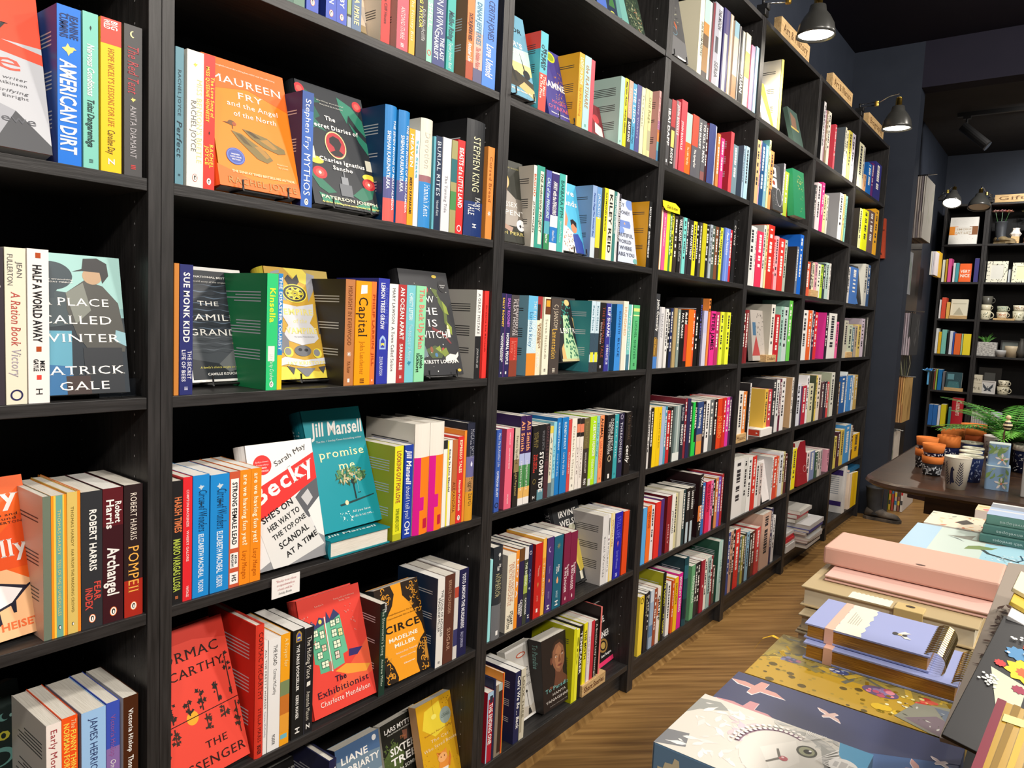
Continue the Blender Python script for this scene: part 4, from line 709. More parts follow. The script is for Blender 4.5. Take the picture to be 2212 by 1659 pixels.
(3,2,1.9393,0.0197,0.1901,'4a4644',0),
(3,5,2.2631,0.0259,0.205,'d88a50',0),
(3,2,2.0295,0.02,0.1936,'a8b4c0',0),
(3,5,2.2907,0.0263,0.2051,'7a5ac0',0),
(3,6,2.2666,0.0249,0.2086,'8a2432',0),
(3,4,2.2779,0.0271,0.1998,'d82c28',0),
(3,2,2.221,0.0232,0.1989,'c4303a',0),
(3,5,2.2074,0.0234,0.2032,'e678b0',0),
(3,5,2.2325,0.0238,0.2018,'1d1b1b',0),
(3,4,2.3452,0.0263,0.1994,'4a2850',0),
(3,5,2.3188,0.0195,0.2136,'b02c34',0),
(3,6,1.9114,0.0141,0.2011,'dd5a28',0),
(3,6,1.6854,0.0067,0.2108,'1c1b20',0),
(3,1,2.3007,0.0163,0.2008,'a0b8cc','56657a'),
(3,2,1.7904,0.0093,0.1892,'8a7a80',0),
(3,2,2.115,0.0129,0.1947,'2a3a34',0),
(3,6,2.2933,0.0226,0.1605,'5a4a44',0),
(0,4,-0.115,0.004,0.2058,'ec8a2a',0),
]
# books shown face out: bookcase, shelf, label, base corner, yaw, lean, width, height, thickness, colour, options, artwork
FACES = [
(0,2,'orange and grey novel standing face out at the left edge,second bookcase shelf',[-0.2958,0.0074,1.416],-0.002,0.238,0.153,0.2347,0.028,'e8421a',{},(('r','b8bac0',0,0,1,0.62),('p','e8421a',[(0,0.62),(0,0.7),(1,0.585),(1,0.52)]),('p','9a9ca4',[(0,0.0),(1,0),(1,0.05),(0.75,0.22),(0.4,0.3),(0,0.33)]),('p','3a3c42',[(0.75,0.22),(1,0.05),(1,0),(0.55,0)]),('t','The','1b1b1d','g',0.2,0.66,0.8,0.1),('t','New','1b1b1d','f',0.06,0.76,0.665,0.11),('t','Life','f0503a','f',0.1,0.86,0.45,0.13),('t','A very fine new writer','4a4a50','fi',0.2,0.86,0.395,0.022),('t','Kate Atkinson','4a4a50','f',0.5,0.86,0.365,0.022),('t','Electrifying','4a4a50','fi',0.5,0.86,0.32,0.022),('t','Anne Enright','4a4a50','f',0.5,0.86,0.29,0.022),('t','Tom Crewe','4a4c54','s',0.1,0.9,0.15,0.055))),
(0,3,'novel cover with a boy in flat cap seen from behind,left bookcase',[-0.1722,0.0122,1.0951],-0.03,0.196,0.131,0.1991,0.03,'1f2a34',{'sp': '16202a'},(('r','86b2b4',0,0.55,1,1),('p','9cc8c4',[(0.45,0.6),(1,0.62),(1,1),(0.2,1),(0.3,0.75)]),('p','3c4a50',[(0,0.45),(0.5,0.5),(0.5,0.72),(0,0.75)]),('e','34424a',0.3,0.84,0.2,0.1),('e','34424a',0.18,0.78,0.18,0.09),('r','34424a',0.27,0.68,0.31,0.8),('p','5a9cb4',[(0.06,0.1),(0.42,0.08),(0.45,0.45),(0.06,0.45)]),('p','2f6a9c',[(0.05,0),(0.45,0),(0.42,0.2),(0.05,0.22)]),('p','4a4a46',[(0.42,0.72),(0.62,0.82),(0.8,0.78),(0.95,0.66),(1,0.4),(0.98,0.3),(0.62,0.3),(0.5,0.42),(0.42,0.6)]),('p','7c8078',[(0.42,0.72),(0.6,0.8),(0.66,0.6),(0.5,0.5)]),('e','b89878',0.7,0.85,0.1,0.06),('p','2e2e30',[(0.5,0.875),(0.6,0.9),(0.62,0.975),(0.76,0.985),(0.86,0.95),(0.87,0.86),(0.8,0.8),(0.78,0.88),(0.6,0.885)]),('p','262a30',[(0.55,0.0),(0.95,0),(0.95,0.33),(0.55,0.33)]),('p','3c2e2c',[(0.36,0.0),(0.6,0.0),(0.6,0.13),(0.36,0.13)]),('p','8ab4c0',[(0.88,0.38),(1,0.34),(1,0.44),(0.9,0.46)]),('t','A PLACE','f0eeea','f',0.16,0.86,0.63,0.07),('t','CALLED','f0eeea','f',0.14,0.88,0.5,0.075),('t','WINTER','f0eeea','f',0.12,0.94,0.37,0.075),('t','PATRICK','f0eeea','f',0.1,0.96,0.14,0.075),('t','GALE','f0eeea','f',0.28,0.8,0.03,0.075),('t','Gut wrenching','f0eeea','s',0.2,0.5,0.81,0.012),('t','SUNDAY MIRROR','f0eeea','s',0.2,0.5,0.79,0.012))),
(0,4,'orange and peach novel cover with a blue crying eye,left bookcase',[-0.2742,0.0193,0.7598],0.114,0.317,0.1309,0.2232,0.024,'ef641c',{'sp': 'ef641c'},(('p','f3c08e',[(0,0.0),(1,0),(1,0.3),(0.7,0.42),(0.3,0.44),(0,0.4)]),('p','e9541a',[(0.5,0.55),(1,0.8),(1,0.42),(0.62,0.42)]),('p','14142a',[(0.2,0.27),(0.4,0.335),(0.62,0.345),(0.86,0.3),(0.97,0.33),(0.84,0.27),(0.7,0.2),(0.5,0.165),(0.3,0.18)]),('p','f4f0f0',[(0.24,0.265),(0.42,0.32),(0.62,0.33),(0.82,0.285),(0.7,0.215),(0.5,0.18),(0.32,0.19)]),('e','3030b4',0.42,0.25,0.17,0.07),('p','14142a',[(0.5,0.18),(0.52,0.1),(0.55,0.09),(0.58,0.1),(0.57,0.18)]),('p','14142a',[(0.68,0.21),(0.7,0.15),(0.73,0.15),(0.74,0.22)]),('p','14142a',[(0.36,0.19),(0.38,0.15),(0.41,0.15),(0.41,0.19)]),('t','Really','f0eeea','g',0.0,0.93,0.82,0.13),('t','Good,','f0eeea','g',-0.0,0.5,0.62,0.11),('t','Actually','f0eeea','g',0.0,0.94,0.5,0.13),('t','Hilarious and','1b1b1d','f',0.4,0.9,0.75,0.02),('t','profound','1b1b1d','f',0.5,0.88,0.725,0.02),('t','DOLLY ALDERTON','1b1b1d','f',0.35,0.93,0.7,0.018),('t','MONICA HEISEY','ee7038','b',0.02,0.95,0.055,0.055))),
(0,5,'dark green cover with teal leaves and moons at lower left corner',[-0.2549,0.1311,0.4321],0.146,0.268,0.1359,0.196,0.03,'2c3836',{},(('p','5aa898',[(0.6,0.8),(0.75,0.92),(0.8,0.9),(0.72,0.8)]),('e','7cb8b0',0.8,0.74,0.06,0.03),('e','2c3836',0.83,0.745,0.05,0.028),('e','9ac8c0',0.88,0.735,0.02,0.013),('t','30','e8e050','b',0.55,0.85,0.57,0.08),('e','7cb8b0',0.7,0.45,0.16,0.07),('e','2c3836',0.69,0.44,0.12,0.05),('p','5aa898',[(0.92,0.42),(0.94,0.5),(0.97,0.42),(0.96,0.2),(0.93,0.2)]))),
(1,1,'pale cover with a walking man in white,among spines on top shelf',[0.3767,0.0372,1.7453],0.083,0.214,0.1014,0.1398,0.02,'e6d2bc',{},(('r','6a6048',0,0.0,1,0.12),('r','b09c7a',0,0.1,1,0.2),('e','2a2420',0.52,0.52,0.05,0.03),('p','c8bcae',[(0.4,0.48),(0.64,0.48),(0.7,0.36),(0.6,0.26),(0.42,0.26),(0.36,0.36)]),('p','8a7c70',[(0.43,0.26),(0.5,0.26),(0.49,0.06),(0.44,0.06)]),('p','9a8c80',[(0.53,0.26),(0.61,0.26),(0.62,0.08),(0.55,0.08)]),('p','3a2c24',[(0.7,0.4),(0.74,0.4),(0.73,0.22),(0.7,0.22)]),('t','THE MAN','6a2c24','f',0.1,0.9,0.7,0.1))),
(1,2,'orange hardback cover with a bird and two brown shoes',[0.0987,0.0083,1.4193],-0.023,0.286,0.1508,0.2238,0.03,'f08418',{'h': 1,'sp': 'e85a24','lift': 0.012},(('p','ea6a20',[(0,0.74),(0.5,0.8),(1,0.7),(1,1),(0,1)]),('p','ec6e1c',[(0,0),(1,0),(1,0.12),(0.5,0.06),(0,0.16)]),('t','thoughtful,heartbreaking,beautiful and life-affirming','f6e0d0','f',0.12,0.88,0.935,0.014),('t','MAUREEN','f0eeea','f',0.06,0.95,0.81,0.075),('t','FRY','f0eeea','f',0.36,0.68,0.71,0.065),('t','and the Angel','f0eeea','f',0.22,0.86,0.64,0.05),('t','of the North','f0eeea','f',0.28,0.82,0.565,0.05),('e','6a4a28',0.24,0.5,0.045,0.02),('e','a05028',0.27,0.495,0.025,0.015),('p','5a3c20',[(0.2,0.5),(0.13,0.495),(0.21,0.485)]),('r','4a3018',0.24,0.455,0.25,0.485),('p','7c6a38',[(0.22,0.44),(0.3,0.37),(0.5,0.255),(0.62,0.235),(0.7,0.27),(0.62,0.33),(0.5,0.37),(0.34,0.43)]),('p','a87c34',[(0.48,0.35),(0.62,0.27),(0.66,0.29),(0.56,0.36)]),('p','5a4a28',[(0.27,0.425),(0.36,0.36),(0.46,0.34),(0.34,0.42)]),('p','7c6a38',[(0.36,0.47),(0.46,0.41),(0.6,0.36),(0.78,0.33),(0.88,0.345),(0.87,0.38),(0.74,0.41),(0.66,0.44),(0.42,0.47)]),('p','a87c34',[(0.56,0.41),(0.72,0.36),(0.78,0.37),(0.66,0.43)]),('p','4c3c20',[(0.4,0.46),(0.5,0.42),(0.58,0.42),(0.46,0.465)]),('t','e','5a3c20','f',0.8,0.81,0.4,0.01),('e','4658a8',0.23,0.24,0.11,0.065),('e','6c80c8',0.23,0.24,0.1,0.058),('e','4658a8',0.23,0.24,0.09,0.052),('t','SIGNED','f0eeea','b',0.18,0.28,0.25,0.012),('t','EXCLUSIVE','f0eeea','b',0.165,0.295,0.23,0.012),('t','EDITION','f0eeea','b',0.18,0.28,0.21,0.012),('t','Read now','f6dcb0','fi',0.74,0.88,0.24,0.016),('t','by post','f6dcb0','fi',0.75,0.88,0.215,0.016),('t','THE SUNDAY TIMES BESTSELLING AUTHOR','f6dcb0','b',0.16,0.94,0.115,0.022),('t','RACHEL JOYCE','b08a4a','f',0.1,0.96,0.03,0.062))),
(1,2,'black hardback cover with red flowers,green leaves and cameo portrait',[0.2863,0.0172,1.4193],-0.018,0.301,0.1582,0.2393,0.03,'262a30',{'h': 1,'lift': 0.012,'sp': '1e2024'},(('p','1f5c4c',[(0.0,0.9),(0.12,0.82),(0.2,0.7),(0.3,0.74),(0.22,0.84),(0.34,0.86),(0.2,0.92),(0.1,0.95)]),('p','2c7c64',[(0.6,0.95),(0.8,0.9),(0.95,0.8),(0.97,0.66),(0.86,0.72),(0.74,0.82),(0.7,0.74),(0.62,0.84)]),('p','2a6c58',[(0.02,0.78),(0.1,0.7),(0.2,0.72),(0.36,0.62),(0.22,0.64),(0.08,0.6)]),('p','2c7c64',[(0.72,0.76),(0.86,0.66),(0.98,0.6),(0.96,0.5),(0.84,0.6)]),('e','c02c34',0.06,0.93,0.07,0.045),('e','d8584c',0.06,0.93,0.04,0.024),('e','c02c34',0.9,0.92,0.07,0.045),('e','d8584c',0.9,0.92,0.04,0.024),('p','2a7058',[(0.05,0.28),(0.2,0.2),(0.36,0.12),(0.24,0.1),(0.12,0.14),(0.04,0.22)]),('p','2a7058',[(0.6,0.12),(0.76,0.2),(0.96,0.22),(0.9,0.12),(0.74,0.08)]),('p','388a6c',[(0.1,0.1),(0.34,0.06),(0.44,0.02),(0.14,0.03)]),('p','388a6c',[(0.6,0.03),(0.8,0.08),(0.98,0.06),(0.9,0.01)]),('e','e8d848',0.14,0.36,0.1,0.03),('e','e8d848',0.9,0.3,0.1,0.03),('e','c02c34',0.16,0.26,0.1,0.05),('e','d8584c',0.16,0.26,0.06,0.03),('e','f0e0d0',0.16,0.26,0.02,0.012),('e','c02c34',0.88,0.24,0.1,0.05),('e','d8584c',0.88,0.24,0.06,0.03),('e','f0e0d0',0.88,0.24,0.02,0.012),('r','dcd8c4',0.0,0.37,0.13,0.47),('r','dcd8c4',0.88,0.36,1,0.45),('e','d8c890',0.46,0.52,0.155,0.115),('e','b03038',0.46,0.52,0.14,0.104),('p','241c20',[(0.36,0.45),(0.44,0.475),(0.43,0.5),(0.37,0.53),(0.38,0.57),(0.44,0.595),(0.52,0.58),(0.55,0.54),(0.52,0.5),(0.5,0.48),(0.56,0.455),(0.52,0.43),(0.42,0.425)]),('r','6a6e74',0.42,0.1,0.6,0.2),('r','8a8e94',0.46,0.2,0.56,0.26),('r','7a7e84',0.5,0.26,0.52,0.31),('t','The','f0eeea','g',0.36,0.52,0.72,0.045),('t','Secret Diaries of','f0eeea','g',0.14,0.84,0.645,0.045),('t','Charles Ignatius','f0eeea','g',0.18,0.86,0.365,0.042),('t','Sancho','f0eeea','g',0.36,0.66,0.31,0.04),('t','thrilling wonderful','c8c8c0','f',0.28,0.68,0.87,0.014),('t','MALORIE BLACKMAN','c8c8c0','f',0.32,0.66,0.84,0.014),('t','PATERSON JOSEPH','e8e4c8','b',0.12,0.96,0.055,0.032),('t','An absolutely thrilling,throat-catching wonder STEPHEN FRY','e8e080','bi',0.12,0.97,0.02,0.018))),
(1,3,'white bordered cover with dark rippling water and crouching figure',[0.0973,0.0851,1.0959],0.075,0.251,0.127,0.2039,0.02,'ecebe8',{'lift': 0.01},(('r','2f343c',0.03,0.02,0.97,0.97),('wv','5f6e80','22282f',0.03,0.42,0.97,0.88,17),('r','4a4f55',0.03,0.02,0.97,0.42),('wv','6a7078','3c4046',0.03,0.24,0.9,0.42,7),('p','2a2e34',[(0.03,0.02),(0.97,0.02),(0.97,0.1),(0.03,0.2)]),('p','6a6e70',[(0.45,0.15),(0.72,0.28),(0.9,0.12),(0.6,0.08)]),('p','b88c72',[(0.7,0.33),(0.78,0.38),(0.92,0.28),(0.9,0.12),(0.86,0.1),(0.87,0.24),(0.76,0.3)]),('p','a87c64',[(0.72,0.34),(0.74,0.26),(0.94,0.24),(0.95,0.28)]),('p','c49a80',[(0.8,0.26),(0.84,0.26),(0.86,0.1),(0.82,0.1)]),('p','241c18',[(0.74,0.45),(0.84,0.48),(0.9,0.4),(0.86,0.3),(0.78,0.36)]),('t','INTERNATIONAL BESTSELLER','f0eeea','b',0.06,0.93,0.905,0.02),('t','The untold story of the unspeakable','f0eeea','fi',0.1,0.85,0.865,0.018),('t','THE','f0eeea','f',0.24,0.58,0.66,0.05),('t','FAMILIA','f0eeea','f',0.05,0.93,0.53,0.07),('t','GRANDE','f0eeea','f',0.05,0.93,0.4,0.07),('t',"A family's silence weighs on everyone",'e8dc70','fi',0.15,0.88,0.115,0.022),('t','CAMILLE KOUCHNER','f0eeea','g',0.25,0.82,0.055,0.026))),
(1,3,'yellow hardback cover with grey winged crest and shield',[0.2473,0.0505,1.0979],0.041,0.286,0.1509,0.2153,0.036,'c9a038',{'h': 1,'sp': 'e8dc50','lift': 0.012},(('p','ead850',[(0,0.0),(1,0),(1,0.1),(0.6,0.06),(0.3,0.09),(0,0.12)]),('p','ead850',[(0.3,1),(0.8,1),(0.9,0.9),(0.6,0.86),(0.45,0.9)]),('p','b8a050',[(0.6,1),(1,1),(1,0.8),(0.8,0.85)]),('p','9a9ca4',[(0.1,0.95),(0.24,0.98),(0.2,0.85),(0.28,0.7),(0.16,0.72)]),('p','9a9ca4',[(0.66,0.97),(0.78,0.95),(0.72,0.8),(0.62,0.7),(0.62,0.85)]),('p','3a3a3e',[(0.3,0.9),(0.36,0.94),(0.42,0.9),(0.5,0.95),(0.52,0.88),(0.46,0.84),(0.34,0.85)]),('p','5c5e66',[(0.05,0.7),(0.2,0.62),(0.16,0.5),(0.04,0.44),(0,0.36),(0,0.6)]),('p','4a4a50',[(0.72,0.66),(0.9,0.74),(0.95,0.6),(0.86,0.44),(0.7,0.4)]),('p','7a7c84',[(0.06,0.44),(0.22,0.4),(0.2,0.26),(0.04,0.22)]),('p','7a7c84',[(0.72,0.4),(0.92,0.36),(0.9,0.22),(0.74,0.2)]),('e','e8dc50',0.42,0.77,0.19,0.085),('e','3c3a3c',0.42,0.77,0.175,0.076),('ring8','e8dc50',0.42,0.77,0.14,0.06),('p','d2d4da',[(0.16,0.68),(0.42,0.65),(0.68,0.68),(0.66,0.58),(0.58,0.5),(0.66,0.44),(0.68,0.36),(0.6,0.32),(0.4,0.3),(0.22,0.34),(0.16,0.4),(0.24,0.48),(0.18,0.56)]),('t','EMPIRE','e9dd86','g',0.2,0.66,0.575,0.065),('t','of the','e9dd86','fi',0.32,0.54,0.5,0.05),('t','VAMPIRE','e9dd86','g',0.2,0.68,0.405,0.065),('t','The Sunday Times Bestseller','7a7c84','f',0.3,0.62,0.37,0.014),('e','6c6e74',0.4,0.25,0.13,0.05),('e','2e2e32',0.36,0.26,0.03,0.014),('e','2e2e32',0.45,0.255,0.03,0.014),('e','e8dc50',0.18,0.24,0.07,0.045),('e','8a8c90',0.17,0.245,0.05,0.032),('e','e8dc50',0.62,0.225,0.07,0.045),('e','8a8c90',0.61,0.23,0.05,0.032),('p','d8dade',[(0.0,0.17),(0.12,0.2),(0.4,0.165),(0.72,0.185),(0.84,0.16),(0.82,0.11),(0.7,0.13),(0.4,0.105),(0.14,0.135),(0.02,0.12)]),('t','JAY KRISTOFF','e9dd86','g',0.14,0.72,0.125,0.035),('p','7a7c84',[(0.25,0.1),(0.55,0.09),(0.42,0.02),(0.38,0.02)]),('p','4a4a4e',[(0.12,0.12),(0.24,0.1),(0.2,0.04)]),('p','4a4a4e',[(0.6,0.1),(0.72,0.11),(0.66,0.04)]))),
(1,3,'black cover with white lettering,autumn leaves and running hare',[0.5502,0.0123,1.0979],-0.034,0.297,0.1506,0.2377,0.03,'25262b',{'h': 1,'sp': '17171a','lift': 0.012},(('p','5a6a30',[(0.72,0.8),(0.8,0.7),(0.86,0.58),(0.84,0.46),(0.78,0.5),(0.8,0.6),(0.72,0.7)]),('p','8a9a38',[(0.8,0.72),(0.88,0.66),(0.9,0.58),(0.82,0.6)]),('p','8a9a38',[(0.82,0.52),(0.92,0.46),(0.9,0.38),(0.84,0.42)]),('p','3c4a28',[(0.3,0.86),(0.5,0.84),(0.62,0.76),(0.44,0.78)]),('p','5a6a30',[(0.6,0.84),(0.74,0.82),(0.7,0.74)]),('e','a83838',0.52,0.82,0.035,0.03),('p','7a2c30',[(0.5,0.46),(0.74,0.4),(0.86,0.3),(0.82,0.3),(0.7,0.38),(0.5,0.43)]),('p','4a5a34',[(0.3,0.24),(0.5,0.28),(0.7,0.24),(0.6,0.16),(0.4,0.16)]),('p','8a9a38',[(0.5,0.25),(0.6,0.28),(0.62,0.2)]),('p','6a7a84',[(0.14,0.26),(0.3,0.28),(0.34,0.18),(0.22,0.16)]),('e','4878a8',0.5,0.19,0.03,0.02),('e','a83838',0.66,0.24,0.03,0.02),('e','8a5038',0.42,0.24,0.03,0.03),('p','7a8a38',[(0.6,0.22),(0.72,0.26),(0.76,0.2),(0.66,0.17)]),('p','e4e0d4',[(0.68,0.17),(0.78,0.2),(0.9,0.19),(0.96,0.22),(0.95,0.18),(0.9,0.15),(0.94,0.11),(0.84,0.14),(0.74,0.13),(0.66,0.12)]),('r','e0dcd0',0.8,0.36,0.86,0.44),('e','e8d8a0',0.83,0.46,0.02,0.02),('e','1a1a1e',0.86,0.86,0.09,0.06),('t','signed','d8d8d8','fi',0.8,0.92,0.865,0.018),('t','copy','d8d8d8','fi',0.82,0.9,0.845,0.018),('e','c8b040',0.72,0.95,0.05,0.016),('e','c8b040',0.92,0.04,0.04,0.014),('dots','e8e8e4',0.1,0.02,0.95,0.98,26),('t','NOW','f0eeea','f',0.2,0.64,0.69,0.085),('t','SHE','f0eeea','f',0.22,0.68,0.575,0.085),('t','IS','f0eeea','f',0.42,0.64,0.46,0.085),('t','A WITCH','f0eeea','f',0.06,0.8,0.35,0.085),('t','KIRSTY LOGAN','f0eeea','g',0.22,0.88,0.11,0.04))),
(1,4,'white,red and grey newspaper style cover beside the teal cover',[0.1849,0.0108,0.7627],0.0,0.259,0.1449,0.2252,0.035,'eceae8',{'h': 1,'sp': 'e8e6e4'},(('r','8a8c90',0,0,1,0.32),('p','d8d8d8',[(0,0.3),(1,0.62),(1,0.3),(0,0.02)]),('p','5a5c62',[(0.58,0.5),(1,0.72),(1,0.42),(0.8,0.34)]),('p','c0c0c2',[(0.72,0.52),(0.84,0.58),(0.9,0.5),(0.8,0.44)]),('p','e2e2e0',[(0.8,0.4),(1,0.5),(1,0.16),(0.9,0.2)]),('p','df2f2c',[(0,0.62),(1,0.88),(1,0.66),(0,0.36)]),('e','df2f2c',0.22,0.83,0.13,0.08),('t','Spiky,clever,','f4d8d8','fi',0.12,0.32,0.85,0.016),('t','funny,sharp','f4d8d8','fi',0.13,0.31,0.825,0.016),('t','EMMA','f4d8d8','b',0.17,0.28,0.8,0.016),('t','STONEX','f4d8d8','b',0.15,0.3,0.775,0.016),('rt','Sarah May','4a4a4c','s',0.4,0.9,0.8,0.055,22),('rt','Becky','f0eeea','g',0.06,1.0,0.5,0.17,22),('p','d6d6d4',[(0.04,0.36),(0.62,0.54),(0.98,0.1),(0.4,0.0),(0.18,0.0)]),('rt',"SHE'S ON",'1c1c1e','c',0.12,0.6,0.36,0.062,22),('rt','HER WAY TO','1c1c1e','c',0.19,0.68,0.285,0.058,22),('rt','THE TOP,ONE','1c1c1e','c',0.24,0.76,0.215,0.05,22),('rt','SCANDAL','1c1c1e','c',0.32,0.78,0.135,0.062,22),('rt','AT A TIME','1c1c1e','c',0.4,0.9,0.06,0.055,22))),
(1,4,'teal hardback cover with small tree,leaning on a flat copy',[0.339,0.0327,0.7942],0.047,0.335,0.1567,0.2459,0.034,'12909e',{'h': 1,'sp': '0f6a78','lift': 0.042,'spt': ('Jill Mansell','9ab4b8','bi',0.14,0.6,0,0.5)},(('t','Jill Mansell','f0eeea','bi',0.12,0.98,0.78,0.14),('t','The No. 1 Sunday Times bestselling author','e4eef0','f',0.16,0.94,0.725,0.02),('t','promise','efe8b4','f',0.16,0.94,0.59,0.09),('t','me','efe8b4','f',0.44,0.74,0.48,0.085),('r','1a2a2c',0.62,0.22,0.645,0.36),('p','1a2a2c',[(0.6,0.36),(0.64,0.33),(0.68,0.36),(0.66,0.4),(0.6,0.4)]),('leafcloud','3a5a3a',0.62,0.42,0.26,0.07,70),('leafcloud','c8b890',0.62,0.415,0.26,0.06,30),('leafcloud','5a8a58',0.62,0.43,0.24,0.06,40),('p','1c3a3c',[(0.34,0.2),(0.6,0.215),(0.96,0.235),(0.94,0.225),(0.62,0.2),(0.36,0.185)]),('e','e0d8b0',0.46,0.205,0.03,0.02),('r','c8d8d8',0.7,0.27,0.702,0.36),('r','1c3a3c',0.68,0.265,0.73,0.272),('dots','c8e4e4',0.3,0.05,0.5,0.14,24),('t','All you have','e4f0f0','f',0.52,0.84,0.115,0.024),('t','to do is say yes...','e4f0f0','f',0.48,0.88,0.075,0.024))),
(1,5,'red cover with black birds and golden sun at lower left',[0.0155,-0.0004,0.4348],0.083,0.362,0.1558,0.2506,0.04,'e2493a',{'h': 1,'sp': 'c83020','sh': 1},(('p','cc3a2c',[(0.0,1),(1,1),(1,0.84),(0.6,0.9),(0,0.9)]),('e','f0a830',0.42,0.4,0.07,0.045),('p','2a1614',[(0,0.395),(1,0.415),(1,0.409),(0,0.389)]),('birdtree','2a2420',0.2,0.41,0.12),('birdtree','2a2420',0.4,0.42,0.1),('birdtree','2a2420',0.56,0.42,0.14),('birdtree','2a2420',0.76,0.43,0.14),('birdtree','2a2420',0.93,0.44,0.3),('birdrefl','3a2c24',0.2,0.38,0.1),('birdrefl','3a2c24',0.58,0.39,0.1),('birdrefl','3a2c24',0.8,0.39,0.08),('birdrefl','3a2c24',0.95,0.39,0.22),('birdrefl','3a2c24',0.06,0.3,0.1),('t','CORMAC','1c1210','f',0.04,0.9,0.78,0.085),('t','McCARTHY','1c1210','f',0.02,0.92,0.67,0.075),('t','THE','2a1614','f',0.5,0.78,0.17,0.06),('t','PASSENGER','2a1614','f',0.05,0.97,0.06,0.075))),
(1,5,'red cover with a split green townhouse and blue roofs',[0.3126,0.0165,0.4321],-0.028,0.31,0.1566,0.2307,0.03,'e2463a',{'h': 1,'sp': 'd03a30'},(('p','e86040',[(0.3,0.1),(1,0.2),(1,0.5),(0.6,0.3)]),('p','efa03c',[(0.42,0.32),(0.6,0.35),(0.98,0.27),(0.9,0.22),(0.6,0.26)]),('p','39306a',[(0.68,0.46),(0.9,0.44),(0.8,0.39),(0.66,0.4)]),('p','5cae88',[(0.14,0.44),(0.16,0.72),(0.36,0.74),(0.38,0.34),(0.2,0.345),(0.2,0.42)]),('p','68ba94',[(0.4,0.34),(0.39,0.74),(0.62,0.78),(0.66,0.45),(0.58,0.44),(0.58,0.36)]),('p','39406a',[(0.13,0.72),(0.18,0.8),(0.24,0.75),(0.3,0.81),(0.37,0.79),(0.37,0.74),(0.16,0.71)]),('p','39406a',[(0.39,0.74),(0.42,0.84),(0.46,0.77),(0.54,0.84),(0.62,0.78),(0.5,0.75)]),('e','e8d860',0.31,0.77,0.025,0.02),('r','d8f0e4',0.375,0.33,0.39,0.8),('win','e4ecd0','2c5a4a',0.18,0.66,0.07,0.05),('win','e4ecd0','2c5a4a',0.28,0.63,0.06,0.06),('win','e4ecd0','2c5a4a',0.18,0.56,0.07,0.05),('win','e8c8b0','2c5a4a',0.28,0.52,0.06,0.05),('win','e4ecd0','2c5a4a',0.2,0.47,0.07,0.05),('win','e4ecd0','2c5a4a',0.24,0.385,0.1,0.05),('win','e4ecd0','2c5a4a',0.46,0.7,0.07,0.05),('win','e4ecd0','2c5a4a',0.55,0.71,0.05,0.04),('win','e4ecd0','2c5a4a',0.46,0.61,0.07,0.06),('win','e8e0a0','2c5a4a',0.56,0.6,0.06,0.06),('win','e4ecd0','2c5a4a',0.46,0.51,0.1,0.06),('win','e8d8c8','3a3030',0.46,0.42,0.06,0.06),('r','a87868',0.34,0.345,0.38,0.42),('dots','d88078',0.04,0.6,0.2,0.86,14),('dots','d88078',0.7,0.6,0.86,0.86,14),('t',"Larkin's",'f0b8a8','f',0.26,0.4,0.9,0.018),('t','Funny,wild and delicious','f0b8a8','f',0.56,0.9,0.915,0.018),('t','Sunday Times','f0b8a8','f',0.64,0.82,0.89,0.018),('t','The','2c1a30','g',0.4,0.58,0.235,0.06),('t','Exhibitionist','2c1a30','f',0.1,0.92,0.15,0.07),('t','Charlotte Mendelson','f4e4dc','f',0.12,0.92,0.075,0.055))),
(1,5,'orange cover with black folk pattern shaped like a vase',[0.5016,0.0124,0.4321],-0.021,0.278,0.1295,0.2025,0.03,'ea9a22',{'sp': '3a3a3c'},(('p','2a2018',[(0,1),(0.36,1),(0.42,0.9),(0.34,0.78),(0.16,0.66),(0.04,0.5),(0,0.46)]),('p','2a2018',[(0.6,1),(1,1),(1,0.3),(0.94,0.5),(0.86,0.6),(0.74,0.76),(0.6,0.86)]),('p','2a2018',[(0,0.34),(0.1,0.26),(0.2,0.16),(0.26,0.04),(0.24,0),(0,0)]),('p','2a2018',[(1,0.4),(0.86,0.34),(0.74,0.24),(0.7,0.12),(0.74,0.0),(1,0)]),('curl','d8922c',0.02,0.66,0.32,0.98,16),('curl','d8922c',0.74,0.62,0.98,0.98,22),('curl','d8922c',0.02,0.02,0.2,0.28,14),('curl','d8922c',0.78,0.02,0.98,0.34,16),('p','b88030',[(0.9,0.12),(0.94,0.3),(0.98,0.3),(0.98,0.1)]),('t','CIRCE','241a14','g',0.1,0.92,0.51,0.095),('t','MADELINE','f6f0dc','b',0.16,0.82,0.415,0.05),('t','MILLER','f6f0dc','b',0.26,0.74,0.345,0.05),('t','Thoughtful,mesmeric The Times','5a3a10','fi',0.2,0.84,0.69,0.02),('t','Unputdownable Mail on Sunday','5a3a10','fi',0.2,0.86,0.65,0.02),('t','Fabulous Daily Telegraph','f6f0dc','fi',0.26,0.76,0.275,0.022),('t','Witty,moving','f6f0dc','fi',0.34,0.7,0.225,0.018),('t','Observer','f6f0dc','bi',0.4,0.66,0.15,0.018))),
(1,6,'black cover with grey capital letters at the bottom edge',[0.2259,0.0696,0.1051],0.032,0.241,0.1291,0.2047,0.025,'161616',{},(('t','MURDER','8a8a88','b',0.1,0.98,0.8,0.14),)),
